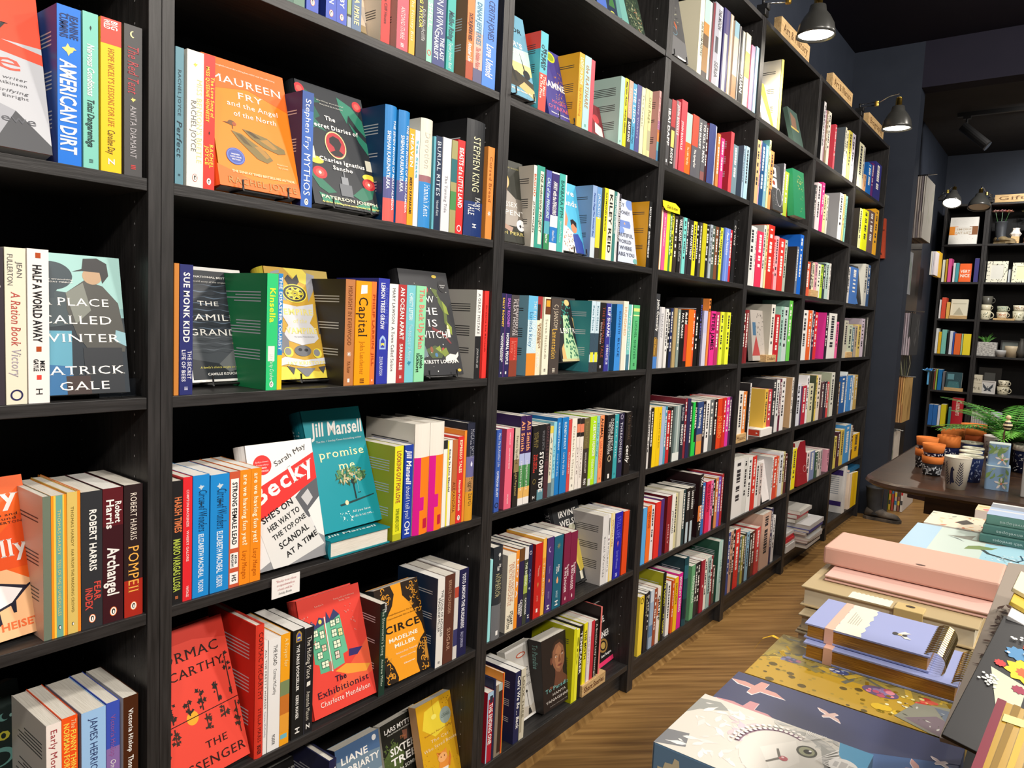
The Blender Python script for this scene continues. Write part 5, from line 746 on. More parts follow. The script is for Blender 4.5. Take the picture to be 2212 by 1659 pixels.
(1,6,'slate blue cover with large white author lettering,bottom shelf',[0.4292,0.0552,0.1059],-0.011,0.219,0.1227,0.1826,0.028,'6f8699',{'sp': '2a2c48'},(('p','4a6890',[(0,1),(1,1),(1,0.78),(0,0.86)]),('p','9aa8ac',[(0,0.5),(1,0.55),(1,0.3),(0,0.3)]),('t','LIANE','f0eeea','b',0.1,0.72,0.8,0.1),('t','MORIARTY','f0eeea','b',0.06,0.96,0.67,0.1),('t','Emily Gunnis','f0eeea','bi',0.34,0.7,0.6,0.035),('e','e8e8e8',0.88,0.93,0.05,0.035))),
(1,6,'black and green cover with white tall lettering,middle of three covers',[0.575,0.0722,0.1043],0.034,0.23,0.1343,0.1707,0.022,'1f201c',{'sp': 'd8d4cc','bd': 'e8e4da'},(('p','4a5a30',[(0,0.55),(0.3,0.7),(0.5,0.5),(0.4,0.3),(0,0.2)]),('p','3a3430',[(0.55,0.9),(0.9,0.9),(0.96,0.5),(0.6,0.4)]),('leafcloud','5a6c3a',0.2,0.55,0.2,0.2,60),('p','8a5a48',[(0.5,0.8),(0.62,0.78),(0.6,0.66),(0.52,0.66)]),('t','LARS MYTTING','f0eeea','b',0.08,0.94,0.86,0.075),('t','THE AUTHOR OF NORWEGIAN WOOD','d0d0c8','b',0.14,0.9,0.82,0.022),('t','The','c07848','fi',0.42,0.58,0.7,0.05),('t','SIXTEEN','f0eeea','b',0.16,0.92,0.54,0.12),('t','TREES','f0eeea','b',0.16,0.92,0.4,0.12),('t','of the SOMME','c8c8c0','b',0.2,0.8,0.3,0.06))),
(1,6,'golden yellow cover with a ginger cat and hanging lamp',[0.6591,0.0334,0.1048],0.0,0.253,0.1303,0.1938,0.024,'d9a51f',{'sp': 'd8a878'},(('p','ecd23c',[(0.2,0.9),(0.6,0.95),(0.7,0.6),(0.4,0.55),(0.1,0.7)]),('p','b07c14',[(0.84,0.9),(1,0.95),(1,0.1),(0.88,0.2)]),('dots','8a6414',0.6,0.5,0.98,0.98,60),('dots','b07c14',0.0,0.0,0.98,0.4,60),('e','9aa8a0',0.72,0.74,0.15,0.1),('t','signed','5a6a60','fi',0.62,0.82,0.76,0.02),('t','COPIES','5a6a60','b',0.6,0.84,0.725,0.035),('r','8a6a18',0.42,0.8,0.425,1),('e','f6ea70',0.42,0.79,0.07,0.03),('t','Sosuke Natsukawa','a86c28','f',0.12,0.88,0.6,0.028),('t','The Cat','f2dcb0','f',0.26,0.74,0.5,0.045),('t','Who Saved Books','f2dcb0','f',0.06,0.94,0.42,0.05),('p','e8923c',[(0.36,0.14),(0.44,0.3),(0.36,0.36),(0.38,0.3),(0.46,0.34),(0.54,0.34),(0.62,0.36),(0.62,0.28),(0.66,0.22),(0.62,0.12)]),('e','f2b070',0.5,0.27,0.12,0.055),('e','6a3a18',0.46,0.28,0.012,0.01),('e','6a3a18',0.55,0.28,0.012,0.01),('p','f0e8dc',[(0.4,0.1),(0.6,0.1),(0.62,0.14),(0.42,0.15)]),('p','d87830',[(0.62,0.16),(0.7,0.3),(0.72,0.22),(0.66,0.12)]))),
(2,0,'blue,green and black illustrated cover on the high top shelf',[1.2472,0.0439,2.0858],-0.043,0.282,0.1321,0.1443,0.02,'2c4a48',{'lift': 0.01},(('r','4a68b8',0,0,0.4,0.5),('p','1c2a44',[(0.4,0),(0.8,0),(0.8,0.6),(0.45,0.5)]),('e','d8d850',0.6,0.14,0.1,0.06),('p','5a8a88',[(0.8,0),(1,0),(1,0.6),(0.85,0.6)]),('p','3a6a3a',[(0.5,0.3),(0.75,0.3),(0.7,0.7)]))),
(2,0,'dark green leaf patterned cover leaning at right end of top shelf',[1.3747,0.0416,2.0858],-0.043,0.309,0.1422,0.1791,0.02,'26362a',{'sp': '7ab0a8','lift': 0.01},(('r','6aa098',0,0,0.35,0.6),('leafcloud','4a5a40',0.68,0.4,0.3,0.4,90),('leafcloud','8a9070',0.68,0.3,0.28,0.3,40),('leafcloud','a8684a',0.75,0.3,0.2,0.25,14))),
(2,1,'sky blue cover with a ladle and sandy shore,left end',[0.7946,0.0018,1.7508],0.016,0.25,0.1283,0.211,0.02,'6aa0b8',{'lift': 0.012},(('p','b8d0c8',[(0,0.3),(1,0.4),(1,0.6),(0,0.55)]),('p','d8c888',[(0,0.24),(1,0.3),(1,0.42),(0,0.4)]),('p','3a3428',[(0,0.1),(1,0.12),(1,0.22),(0.5,0.3),(0,0.28)]),('p','c8b074',[(0.5,0.12),(1,0.02),(1,0.14),(0.7,0.2)]),('e','1c1e20',0.82,0.3,0.11,0.055),('p','1c1e20',[(0.75,0.34),(0.7,0.52),(0.68,0.54),(0.7,0.5),(0.8,0.33)]),('p','22201c',[(0.3,0.36),(0.34,0.4),(0.42,0.3),(0.5,0.16),(0.4,0.18)]),('t','TAYLOR','1c2830','s',0.0,0.86,0.78,0.07),('t',"SISTER'S",'f0eeea','b',-0.1,0.82,0.6,0.075),('t','HOUSE','f0eeea','b',0.0,0.82,0.51,0.075),('t','Some things never die','e8e4d8','b',0.0,0.9,0.06,0.03))),
(2,1,'purple cover with golden hawk wing and yellow sticker',[1.0108,0.0258,1.7488],0.005,0.278,0.1257,0.1905,0.022,'3f3a86',{'lift': 0.01},(('leafcloud','c88a40',0.62,0.56,0.18,0.16,26),('leafcloud','b87838',0.7,0.24,0.18,0.14,26),('leafcloud','d09a58',0.5,0.3,0.14,0.1,14),('e','d8e028',0.46,0.9,0.16,0.075),('e','8a9a20',0.46,0.9,0.12,0.055),('t','HAMNET','f0eeea','b',-0.02,0.94,0.43,0.12),('t','MAGGIE','d86888','f',0.2,0.74,0.21,0.055),('t',"O'FARRELL",'d86888','f',0.04,0.96,0.12,0.065),('t',"Winner of the Women's Prize",'f0eeea','b',0.1,0.9,0.05,0.025))),
(2,1,'small red and white cover low between pink spine and pale green book',[1.2324,0.0409,1.744],0.053,0.257,0.0949,0.1075,0.015,'7a2c34',{},(('p','e8d8d4',[(0.4,0.2),(0.9,0.1),(0.9,0.4),(0.5,0.5)]),('e','c04048',0.6,0.6,0.2,0.12),('r','e8e0dc',0.1,0.02,0.95,0.1))),
(2,2,'dark olive cover with a blonde woman and round white sticker',[0.8168,0.026,1.4138],-0.01,0.159,0.1307,0.2037,0.02,'34352f',{'lift': 0.004},(('e','d8b868',0.36,0.74,0.18,0.11),('e','e0b898',0.4,0.73,0.12,0.085),('e','8a5a48',0.41,0.685,0.035,0.008),('p','c89c84',[(0.34,0.68),(0.46,0.68),(0.46,0.6),(0.34,0.6)]),('p','a8a098',[(0.12,0.56),(0.34,0.62),(0.48,0.62),(0.7,0.54),(0.8,0.4),(0.66,0.2),(0.2,0.2),(0.1,0.35)]),('p','6a645c',[(0.7,0.54),(0.9,0.54),(0.92,0.3),(0.74,0.28)]),('p','b09080',[(0.1,0.26),(0.4,0.2),(0.56,0.18),(0.5,0.12),(0.2,0.18)]),('e','f0f0f0',0.8,0.22,0.13,0.07),('e','2a2a2a',0.78,0.21,0.03,0.02),('t','tv','1b1b1d','b',0.82,0.9,0.2,0.02),('t','THE ESSEX','f0eeea','f',-0.06,0.74,0.43,0.075),('t','SERPENT','f0eeea','f',-0.1,0.98,0.33,0.075),('t','SARAH PERRY','e0d080','f',-0.2,0.98,0.09,0.05),('t','ONE OF THE BOOKS','b0a870','f',0.1,0.9,0.9,0.02))),
(2,2,'bright blue cover with two dark haired faces and patterned clothes',[1.0909,0.0145,1.4153],0.066,0.228,0.1242,0.1963,0.02,'56b6da',{'lift': 0.008},(('p','d88a64',[(0.1,0.5),(0.2,0.6),(0.36,0.58),(0.4,0.46),(0.3,0.36),(0.12,0.36)]),('p','241c1c',[(0,0.7),(0.14,0.66),(0.26,0.6),(0.2,0.5),(0.06,0.4),(0,0.4)]),('p','f0e8dc',[(0,0.36),(0.3,0.36),(0.56,0.28),(0.6,0.0),(0,0)]),('leafcloud','d86840',0.25,0.18,0.25,0.16,18),('leafcloud','3a3038',0.3,0.15,0.25,0.14,16),('e','d88a64',0.62,0.36,0.13,0.08),('p','241c1c',[(0.5,0.46),(0.62,0.48),(0.76,0.44),(0.74,0.36),(0.6,0.42),(0.5,0.38)]),('p','34489c',[(0.52,0.26),(0.76,0.28),(0.92,0.16),(0.94,0),(0.56,0)]),('p','3a3038',[(0.18,0.52),(0.3,0.54),(0.28,0.52)]),('t','Five','f0eeea','g',0.2,0.86,0.82,0.1),('t','Hands','f0eeea','g',0.14,0.92,0.67,0.1))),
(2,2,'pale blue and white cover with blue pill shapes',[1.3991,0.0278,1.4144],0.005,0.169,0.1279,0.1987,0.022,'ccd6ea',{'lift': 0.006},(('e','7a98d8',0.9,0.93,0.2,0.08),('p','6a88cc',[(0.3,0.66),(0.8,0.66),(0.84,0.6),(0.8,0.55),(0.3,0.55)]),('p','e0a878',[(0.5,0.6),(0.56,0.64),(0.58,0.6)]),('e','7a98d8',0.3,0.5,0.2,0.06),('e','70b0b0',0.92,0.04,0.12,0.04),('t','SALLY','5a6070','c',0.1,0.62,0.88,0.07),('t','ROONEY','5a6070','c',0.2,0.86,0.76,0.07),('t','BEAUTIFUL','5a6070','c',0.0,0.92,0.4,0.075),('t','WORLD','5a6070','c',0.1,0.8,0.3,0.07),('t','WHERE','5a6070','c',0.2,0.8,0.2,0.07),('t','ARE YOU','5a6070','c',0.1,0.9,0.1,0.07))),
(2,3,'black cover with a large green peacock and gold columns',[1.1402,0.0354,1.1159],0.028,0.253,0.128,0.1839,0.03,'2a2a2c',{'lift': 0.03,'sp': '3a3a3c'},(('leafcloud','3f9c8c',0.4,0.8,0.3,0.14,30),('leafcloud','2f8c7c',0.32,0.66,0.22,0.1,20),('p','b8d8a8',[(0.36,0.72),(0.54,0.72),(0.66,0.4),(0.82,0.04),(0.12,0.04),(0.24,0.3)]),('scales','3f7c60',0.2,0.06,0.78,0.66,60),('p','d8b070',[(0.72,0.7),(0.82,0.64),(0.92,0.3),(0.98,0.06),(0.84,0.06),(0.78,0.4)]),('p','d8b070',[(0.1,0.2),(0.2,0.28),(0.24,0.04),(0.08,0.04)]),('e','e0c080',0.6,0.92,0.1,0.05),('t','ELEKTRA','f0eeea','f',0.04,0.92,0.44,0.1),('r','c8c090',0.05,0.0,0.98,0.04))),
(2,5,'charcoal cover with white condensed lettering and yellow figure',[1.2573,0.054,0.4349],0.024,0.299,0.1556,0.2415,0.03,'2f3134',{'h': 1,'lift': 0.012,'sp': '232528','spt': ('IRVINE WELSH','b0b0b0','c',0.06,0.5,0,0.5)},(('t','IRVINE','f0eeea','c',0.2,0.86,0.84,0.095),('t','WELSH','f0eeea','c',0.2,0.88,0.72,0.095),('p','d8c050',[(0.5,0.6),(0.66,0.66),(0.8,0.4),(0.78,0.16),(0.6,0.1),(0.5,0.3)]),('e','c8c8b0',0.6,0.68,0.12,0.05),('r','e0dcc8',0.56,0.02,0.66,0.12),('e','4a4c50',0.84,0.1,0.06,0.04))),
(2,6,'white framed cover of a street lamp and spire in grey',[1.0244,0.0444,0.1059],0.018,0.269,0.1306,0.2012,0.028,'e8e6e2',{'bd': 1},(('r','c9c6c0',0.03,0.03,0.97,0.97),('p','b8b0a4',[(0.03,0.03),(0.97,0.03),(0.97,0.2),(0.6,0.14),(0.03,0.2)]),('e','c05030',0.52,0.86,0.17,0.035),('e','e0d8d0',0.52,0.86,0.13,0.022),('r','2a2826',0.52,0.12,0.535,0.34),('e','2a2826',0.53,0.35,0.03,0.02),('p','2a2826',[(0.5,0.12),(0.56,0.12),(0.6,0.04),(0.46,0.04)]),('p','3a3632',[(0.76,0.2),(0.79,0.32),(0.82,0.2),(0.86,0.1),(0.72,0.1)]),('t','THE DEAD','1b1b1d','f',0.1,0.72,0.62,0.06),('t','ROMANTICS','3a3836','f',0.05,0.8,0.53,0.05),('t','ASHLEY POSTON','3a3836','f',0.1,0.84,0.42,0.04))),
(2,6,'black cover with portrait of a young man looking up',[1.118,0.019,0.1104],-0.024,0.111,0.1498,0.2075,0.045,'2a2321',{'sp': '231e1d','spt': ('To Paradise','7aa8a4','f',0.06,0.4,0,0.4),'up': 1},(('p','6a4434',[(0.36,0.3),(0.42,0.44),(0.42,0.54),(0.66,0.56),(0.68,0.42),(0.82,0.34),(0.86,0.28),(0.2,0.28),(0.24,0.32)]),('p','3a2a24',[(0.3,0.66),(0.32,0.8),(0.42,0.9),(0.58,0.92),(0.72,0.86),(0.78,0.72),(0.74,0.62),(0.4,0.58)]),('p','8e6048',[(0.33,0.64),(0.36,0.78),(0.46,0.86),(0.6,0.87),(0.71,0.8),(0.75,0.68),(0.73,0.57),(0.66,0.49),(0.57,0.45),(0.47,0.48),(0.38,0.56)]),('p','a87454',[(0.42,0.66),(0.46,0.78),(0.56,0.84),(0.64,0.78),(0.62,0.6),(0.56,0.5),(0.46,0.54)]),('e','6e4636',0.3,0.66,0.035,0.05),('p','3a241e',[(0.4,0.71),(0.46,0.73),(0.53,0.71),(0.46,0.72)]),('p','3a241e',[(0.6,0.71),(0.67,0.735),(0.73,0.715),(0.67,0.722)]),('e','e0d0c0',0.465,0.69,0.035,0.009),('e','2a1814',0.47,0.69,0.014,0.009),('e','e0d0c0',0.665,0.693,0.032,0.009),('e','2a1814',0.66,0.693,0.014,0.009),('p','7c4e3a',[(0.56,0.7),(0.58,0.7),(0.62,0.61),(0.58,0.595),(0.53,0.605)]),('p','7a3f38',[(0.49,0.555),(0.55,0.57),(0.58,0.565),(0.62,0.57),(0.67,0.553),(0.58,0.535)]),('t','To Paradise','7ec0bc','f',0.08,0.94,0.25,0.07),('t','HANYA','d8d0c8','s',0.3,0.74,0.175,0.045),('t','YANAGIHARA','d8d0c8','s',0.08,0.92,0.1,0.05),('t','Author of A Little Life','a8a098','s',0.2,0.78,0.04,0.018))),
(2,6,'black cover with magenta edge leaning at right end,bottom shelf',[1.4718,0.051,0.1037],0.053,0.288,0.1282,0.1949,0.02,'211d1c',{'h': 1,'sp': 'c03860','bd': 1},(('r','e8386c',0.0,0.0,1,0.07),('p','b03858',[(0.96,0),(1,0),(1,1),(0.96,1)]),('t','DINE','f0eeea','c',0.26,0.78,0.66,0.12),('t','&','f0eeea','f',0.36,0.46,0.56,0.06),('t','DINNER','f0eeea','c',0.1,0.92,0.42,0.12),('e','9a7840',0.46,0.3,0.24,0.11),('e','211d1c',0.46,0.3,0.17,0.08),('e','b89850',0.46,0.3,0.12,0.055),('t','Anne Youngson','f0eeea','bi',0.25,0.8,0.13,0.05))),
(3,0,'dark cover with coloured scribble leaning at left end,top shelf',[1.6067,0.0138,2.0858],-0.038,0.237,0.1517,0.2302,0.02,'4a4a4c',{'lift': 0.01},(('p','6a6a6c',[(0.2,0),(1,0),(1,0.3),(0.2,0.34)]),('wv','8a8a78','3a3a3c',0.3,0.5,0.8,0.95,9),('p','a85838',[(0.5,0.6),(0.7,0.5),(0.66,0.42)]),('ringo','78a8c0',0.55,0.4,0.12,0.06),('r','d8d8d8',0.5,0.0,0.9,0.03))),
(4,0,'white and yellow cover with slanted lettering on the upper shelf',[2.5083,0.0218,2.085],-0.005,0.269,0.149,0.1892,0.03,'ece6dc',{'lift': 0.004},(('p','f2d81e',[(0.2,1),(0.85,1),(1,0.0),(0.72,0)]),('rt','SIMPLE','4a4418','b',0.52,0.66,0.62,0.06,-72))),
(4,0,'dark green cover leaning at the right end of the upper shelf',[2.9635,0.0277,2.0823],0.002,0.267,0.1489,0.1864,0.02,'4a6058',{},(('p','8a6a58',[(0.1,0.5),(0.6,0.45),(0.7,0.8),(0.2,0.9)]),('r','c8b060',0,0.45,0.8,0.5))),
(4,1,'charcoal cover with two white panels,second shelf of fifth bookcase',[2.6433,-0.0025,1.7453],-0.025,0.154,0.1296,0.2045,0.02,'3b3c40',{},(('r','e4dcd4',0.05,0.72,0.6,0.92),('e','2a2020',0.3,0.82,0.15,0.06),('r','e4dcd4',0.05,0.48,0.6,0.68),('e','8a3a28',0.3,0.58,0.12,0.05),('dots','c8c8c8',0.1,0.1,0.5,0.4,30),('ringo','a8a8b0',0.7,0.3,0.25,0.2))),
(4,1,'bright green cover with gold flowers beside the red spine',[2.8613,-0.0268,1.748],-0.06,0.117,0.1402,0.2104,0.03,'1f7a52',{},(('leafcloud','d8b868',0.6,0.75,0.25,0.15,14),('dots','e8d890',0.5,0.1,0.95,0.9,30))),
(4,3,'grey illustrated cover with leaf drawings behind the small wooden block',[2.636,0.0318,1.0924],-0.077,0.13,0.162,0.2234,0.02,'b8b0a8',{},(('r','4a7090',0.1,0.5,0.3,0.76),('leafcloud','6a6460',0.6,0.7,0.3,0.25,16),('p','b04848',[(0,0.1),(0.3,0.5),(0.5,0.1)]),('dots','8a8480',0.5,0.2,0.9,0.45,24))),
(4,4,'grey green cover slanting over a red back cover',[2.934,0.1024,0.7587],0.045,0.241,0.1304,0.125,0.02,'6e7668',{},(('dots','c8c080',0.1,0.4,0.6,0.9,14),('r','e8e4e0',0.5,0.3,0.95,0.4))),
(4,5,'white cover with pink lettering leaning among white spines',[2.8149,0.0096,0.4294],0.013,0.208,0.1292,0.1899,0.02,'ece6e4',{},(('dots','d87080',0.2,0.4,0.9,0.9,40),('r','3a3a3a',0.0,0.0,0.2,0.2))),
(5,5,'dark red cover facing out below the grey magazine tops',[3.3227,-0.0055,0.4321],-0.035,0.128,0.1598,0.224,0.03,'8f1c28',{},(('ringo','e0c0c0',0.8,0.35,0.15,0.08),('dots','c87878',0.1,0.1,0.5,0.5,20),('p','c8c0b8',[(0,1),(0.5,1),(0.1,0.8),(0,0.76)]))),
(6,2,'black and white cover with blue lower corner,seventh bookcase',[4.2584,0.0218,1.4138],-0.061,0.16,0.1807,0.238,0.02,'2a2a2c',{},(('p','4a78b8',[(0.05,0),(0.6,0),(0.35,0.35),(0.1,0.3)]),('dots','c8c8c8',0.2,0.5,0.5,0.9,24))),
]
# ---------------------------------------------------------------- room
ZC = 3.12
def wallbox(name, a, b, m):
    mb = MB(); mb.box(a, b, m); return struct(mb.build(name))
wallbox('wall_left', (-3.2, .29, 0), (4.9, .40, ZC), NAVY)
wallbox('wall_nib', (4.9, -.135, 0), (5.04, .40, ZC), NAVY)
wallbox('wall_back_left', (5.04, .06, 0), (7.75, .20, 2.95), NAVY)
wallbox('wall_back', (7.6, -4.6, 0), (7.75, .06, 2.95), NAVY)
wallbox('ceiling', (-3.2, -4.6, ZC), (5.04, .40, ZC + .1), CEILM)
wallbox('trim_1', (4.9, -4.6, 2.83), (5.04, -.135, ZC + .05), CEILM)
wallbox('ceiling_back', (5.04, -4.6, 2.95), (7.75, .20, 3.05), node_mat('back_ceiling_paint', noise_col([(.3, '3a3b3e'), (.7, '404144')], 5), .8, .2))
# chevron boards: columns run along X, planks at 45 degrees, one mesh
fv, ff, uvs, tone = [], [], [], []
cw, pw = .80, .115 * math.sqrt(2)
rf = random.Random(3)
for k in range(-2, 11):
    y1 = .0 - (k - 1) * cw; y0 = y1 - cw; s = 1 if k % 2 else -1
    if y0 < -4.7: continue
    x = -4.0
    while x < 8.4:
        sh = cw * s
        q = [(x, y1), (x + pw, y1), (x + pw + sh, y0), (x + sh, y0)]
        n = len(fv); fv += [(a, b, 0) for a, b in q]; ff.append((n, n + 1, n + 2, n + 3) if s > 0 else (n, n + 1, n + 2, n + 3))
        o1, o2 = rf.random() * 9, rf.random() * 9
        L = cw * 1.414; uvs += [(o1, o2), (o1 + .115 * s, o2 + .115), (o1 + .115 * s + L, o2 + .115), (o1 + L, o2)]
        g = .82 + .22 * rf.random(); wv = (g * 1.02, g, g * .96 + .04 * rf.random(), 1); tone.append(wv)
        x += pw
me = bpy.data.meshes.new('floor'); me.from_pydata(fv, [], ff); me.materials.append(FLOORM)
me.uv_layers.new(name='UVMap'); me.uv_layers['UVMap'].data.foreach_set('uv', [c for q in uvs for c in q])
me.color_attributes.new('plank_tone', 'FLOAT_COLOR', 'CORNER'); me.color_attributes['plank_tone'].data.foreach_set('color', [c for t in tone for _ in range(4) for c in t])
fl = bpy.data.objects.new('floor', me); C.objects.link(fl); struct(fl)

# ---------------------------------------------------------------- bookcases
TOPZ = 2.452; TH = .0178; SB = .0022
CASEW = ['leftmost bookcase', 'second bookcase', 'third bookcase', 'fourth bookcase', 'fifth bookcase', 'sixth bookcase', 'seventh bookcase']
def bookcase(x0, x1, depth, label, group, levels, xf=lambda x, y, z: (x, y, z), top=TOPZ, holes=True, rows=None):
    r = thing('bookcase', label, 'bookcase', xf((x0 + x1) / 2, depth / 2, 0), group=group)
    base = Vector(r.location)
    def bx(mb, a, b, m):
        A = Vector(xf(*a)) - base; B = Vector(xf(*b)) - base
        mb.box(tuple(min(A[i], B[i]) for i in range(3)), tuple(max(A[i], B[i]) for i in range(3)), m)
    zj = levels[0] - TH
    for xa in (x0, x1 - .0195):
        mb = MB(); bx(mb, (xa + .0003, 0, 0), (xa + .0192, depth, zj - .0008), BLACKV); mb.build('side_panel', r, bevel=.0008)
        mb = MB(); bx(mb, (xa + .0003, 0, zj + .0004), (xa + .0192, depth, top), BLACKV); mb.build('upper_side_panel', r, bevel=.0008)
    for z in levels:
        mb = MB(); bx(mb, (x0 + .0195, SB, z - TH), (x1 - .0195, depth - .008, z), BLACKH); mb.build('shelf', r, bevel=.0008)
    mb = MB(); bx(mb, (x0 + .0195, SB, top - TH), (x1 - .0195, depth - .008, top), BLACKH); mb.build('top_panel', r, bevel=.0008)
    mb = MB(); bx(mb, (x0 + .0195, .028, 0), (x1 - .0195, .044, levels[-1] - TH - .0005), BLACKH); mb.build('plinth', r)
    mb = MB(); bx(mb, (x0 + .0195, depth - .007, 0), (x1 - .0195, depth - .001, top - .002), BACKM); mb.build('back_panel', r)
    if holes:
        mb = MB(); hm = M('8a8a8c', .5)
        for xx, sg in ((x0 + .0192 + .0003, 1), (x1 - .0195, -1)):
            for y in (.04, .225):
                z = .16
                while z < top - .05:
                    if min(abs(z - q + .009) for q in levels) > .016:
                        pts = [(xx + sg * .0004, y + .0019 * math.cos(t), z + .0019 * math.sin(t)) for t in (0, 1.05, 2.1, 3.14, 4.19, 5.24)]
                        mb.poly([Vector(xf(*p)) - base for p in (pts if sg < 0 else pts[::-1])], hm)
                    z += .032
        mb.build('peg_holes', r)
    return r
for u in range(7):
    bookcase((u - 1) * .8, u * .8, .28, ['black bookcase at the left edge of the photo', 'black bookcase second from left with wide face-out covers', 'black bookcase third from left holding the short stories block', 'black bookcase fourth from left with the yellow shelf tag', 'black bookcase fifth from left under the first wooden sign', 'black bookcase sixth from left with magazines stacked at its foot', 'black bookcase last in the long row beside the navy wall'][u], 'bookcases along the left wall', SHELF_Z, holes=u < 4)

# ---------------------------------------------------------------- books (cover outside at y=0, spine at x=0 in local axes)
def book(name, loc, rot, w, h, t, col, o, tx=(), art=(), label='', group=None, cat='book', detail=True):
    r = thing(name, label, cat, loc, rot, group); hb = o.get('h'); tc = .0026 if hb else .0009
    sp = o.get('sp', col) if art or o.get('sp') else col
    back = o.get('f', col); cm, sm, bm = M(col), M(sp), M(back)
    mb = MB(); bl = min(.005, t * .16) if hb else 0.0
    def sx(y): return -bl * (1 - (2 * y / t - 1) ** 2) if bl else 0.0
    mb.box((tc * .9, 0, 0), (w, tc, h), cm); mb.box((tc * .9, t - tc, 0), (w, t, h), bm)
    ys = [t * k / 6 for k in range(7)] if bl else [0, t]
    for a, b in zip(ys, ys[1:]):
        mb.poly([(sx(b), b, 0), (sx(a), a, 0), (sx(a), a, h), (sx(b), b, h)], sm); mb.poly([(tc, a, 0), (tc, b, 0), (tc, b, h), (tc, a, h)], sm)
        mb.poly([(sx(a), a, h), (tc, a, h), (tc, b, h), (sx(b), b, h)], sm); mb.poly([(sx(a), a, 0), (sx(b), b, 0), (tc, b, 0), (tc, a, 0)], sm)
    k = 0
    for b in o.get('b', ()):
        t0, t1, bc = b[:3]; c0, c1 = b[3:] if len(b) > 3 else (0, 1); k += 1; e = -.00012 - k * .00003
        n = 6 if bl else 1; cs = [c0 + (c1 - c0) * i / n for i in range(n + 1)]
        for p, q in zip(cs, cs[1:]):
            yp, yq = t * (1 - p), t * (1 - q)
            mb.poly([(sx(yp) + e, yp, h * (1 - t1)), (sx(yq) + e, yq, h * (1 - t1)), (sx(yq) + e, yq, h * (1 - t0)), (sx(yp) + e, yp, h * (1 - t0))], M(bc))
    if o.get('f') and detail:                                   # back cover: small print in lines
        L = lin(back); lm_ = M('3a3a3c' if sum(L) > .9 else 'c8ccd4'); rr = random.Random(hash(col + back) % 9999 if False else int(col, 16) % 9973)
        for g in range(3):
            z = h * (.86 - .25 * g)
            for i in range(rr.randint(2, 5)):
                z -= h * .026; x1 = w * (.9 - .3 * rr.random()); mb.poly([(w * .12, t + .0002, z), (w * .12, t + .0002, z + h * .009), (x1, t + .0002, z + h * .009), (x1, t + .0002, z)], lm_)
        if o.get('fb'): mb.poly([(0, t + .0001, h * .78), (0, t + .0001, h), (w, t + .0001, h), (w, t + .0001, h * .78)], M(o['fb']))
    if o.get('bd'):
        pass
    mb.build('cover', r)
    pi = .003 if hb else .0006
    mb = MB(); mb.box((tc + .0003, tc + .0001, pi), (w - (.004 if hb else .0008), t - tc - .0001, h - pi), PAGESW if (int(col, 16) % 3 == 0) else PAGES); mb.build('page_block', r)
    if o.get('spt'): tx = [o['spt']]
    if tx:
        mb = MB()
        for s in tx:
            if s[0].startswith('@'):
                _, c, tp, *q = s; sz = (q[0] if q else .36) * t * .62; zc = h * (1 - tp)
                sz = min(sz, h * .05)
                icon(mb, s[0][1:], M(c), sz, lambda a, b, kk=0: (sx(t / 2 - a) - .0004 - kk * .00004, t / 2 - a, zc + b))
            else:
                s_, c, st, t0, t1, *q = s; lane = q[0] if q else 0; hf = q[1] if len(q) > 1 else .44
                if t1 - t0 < .01: continue
                cap = hf * t; base = (lane * t) - cap / 2
                text_on(mb, s_, M(c), st, t0 * h, t1 * h, base, cap, lambda a, b: (sx(max(0, min(t, t / 2 - b))) - .0005, t / 2 - b, h - a))
        if mb.f: mb.build('spine_lettering', r)
    if art: artwork(r, w, h, art)
    return r

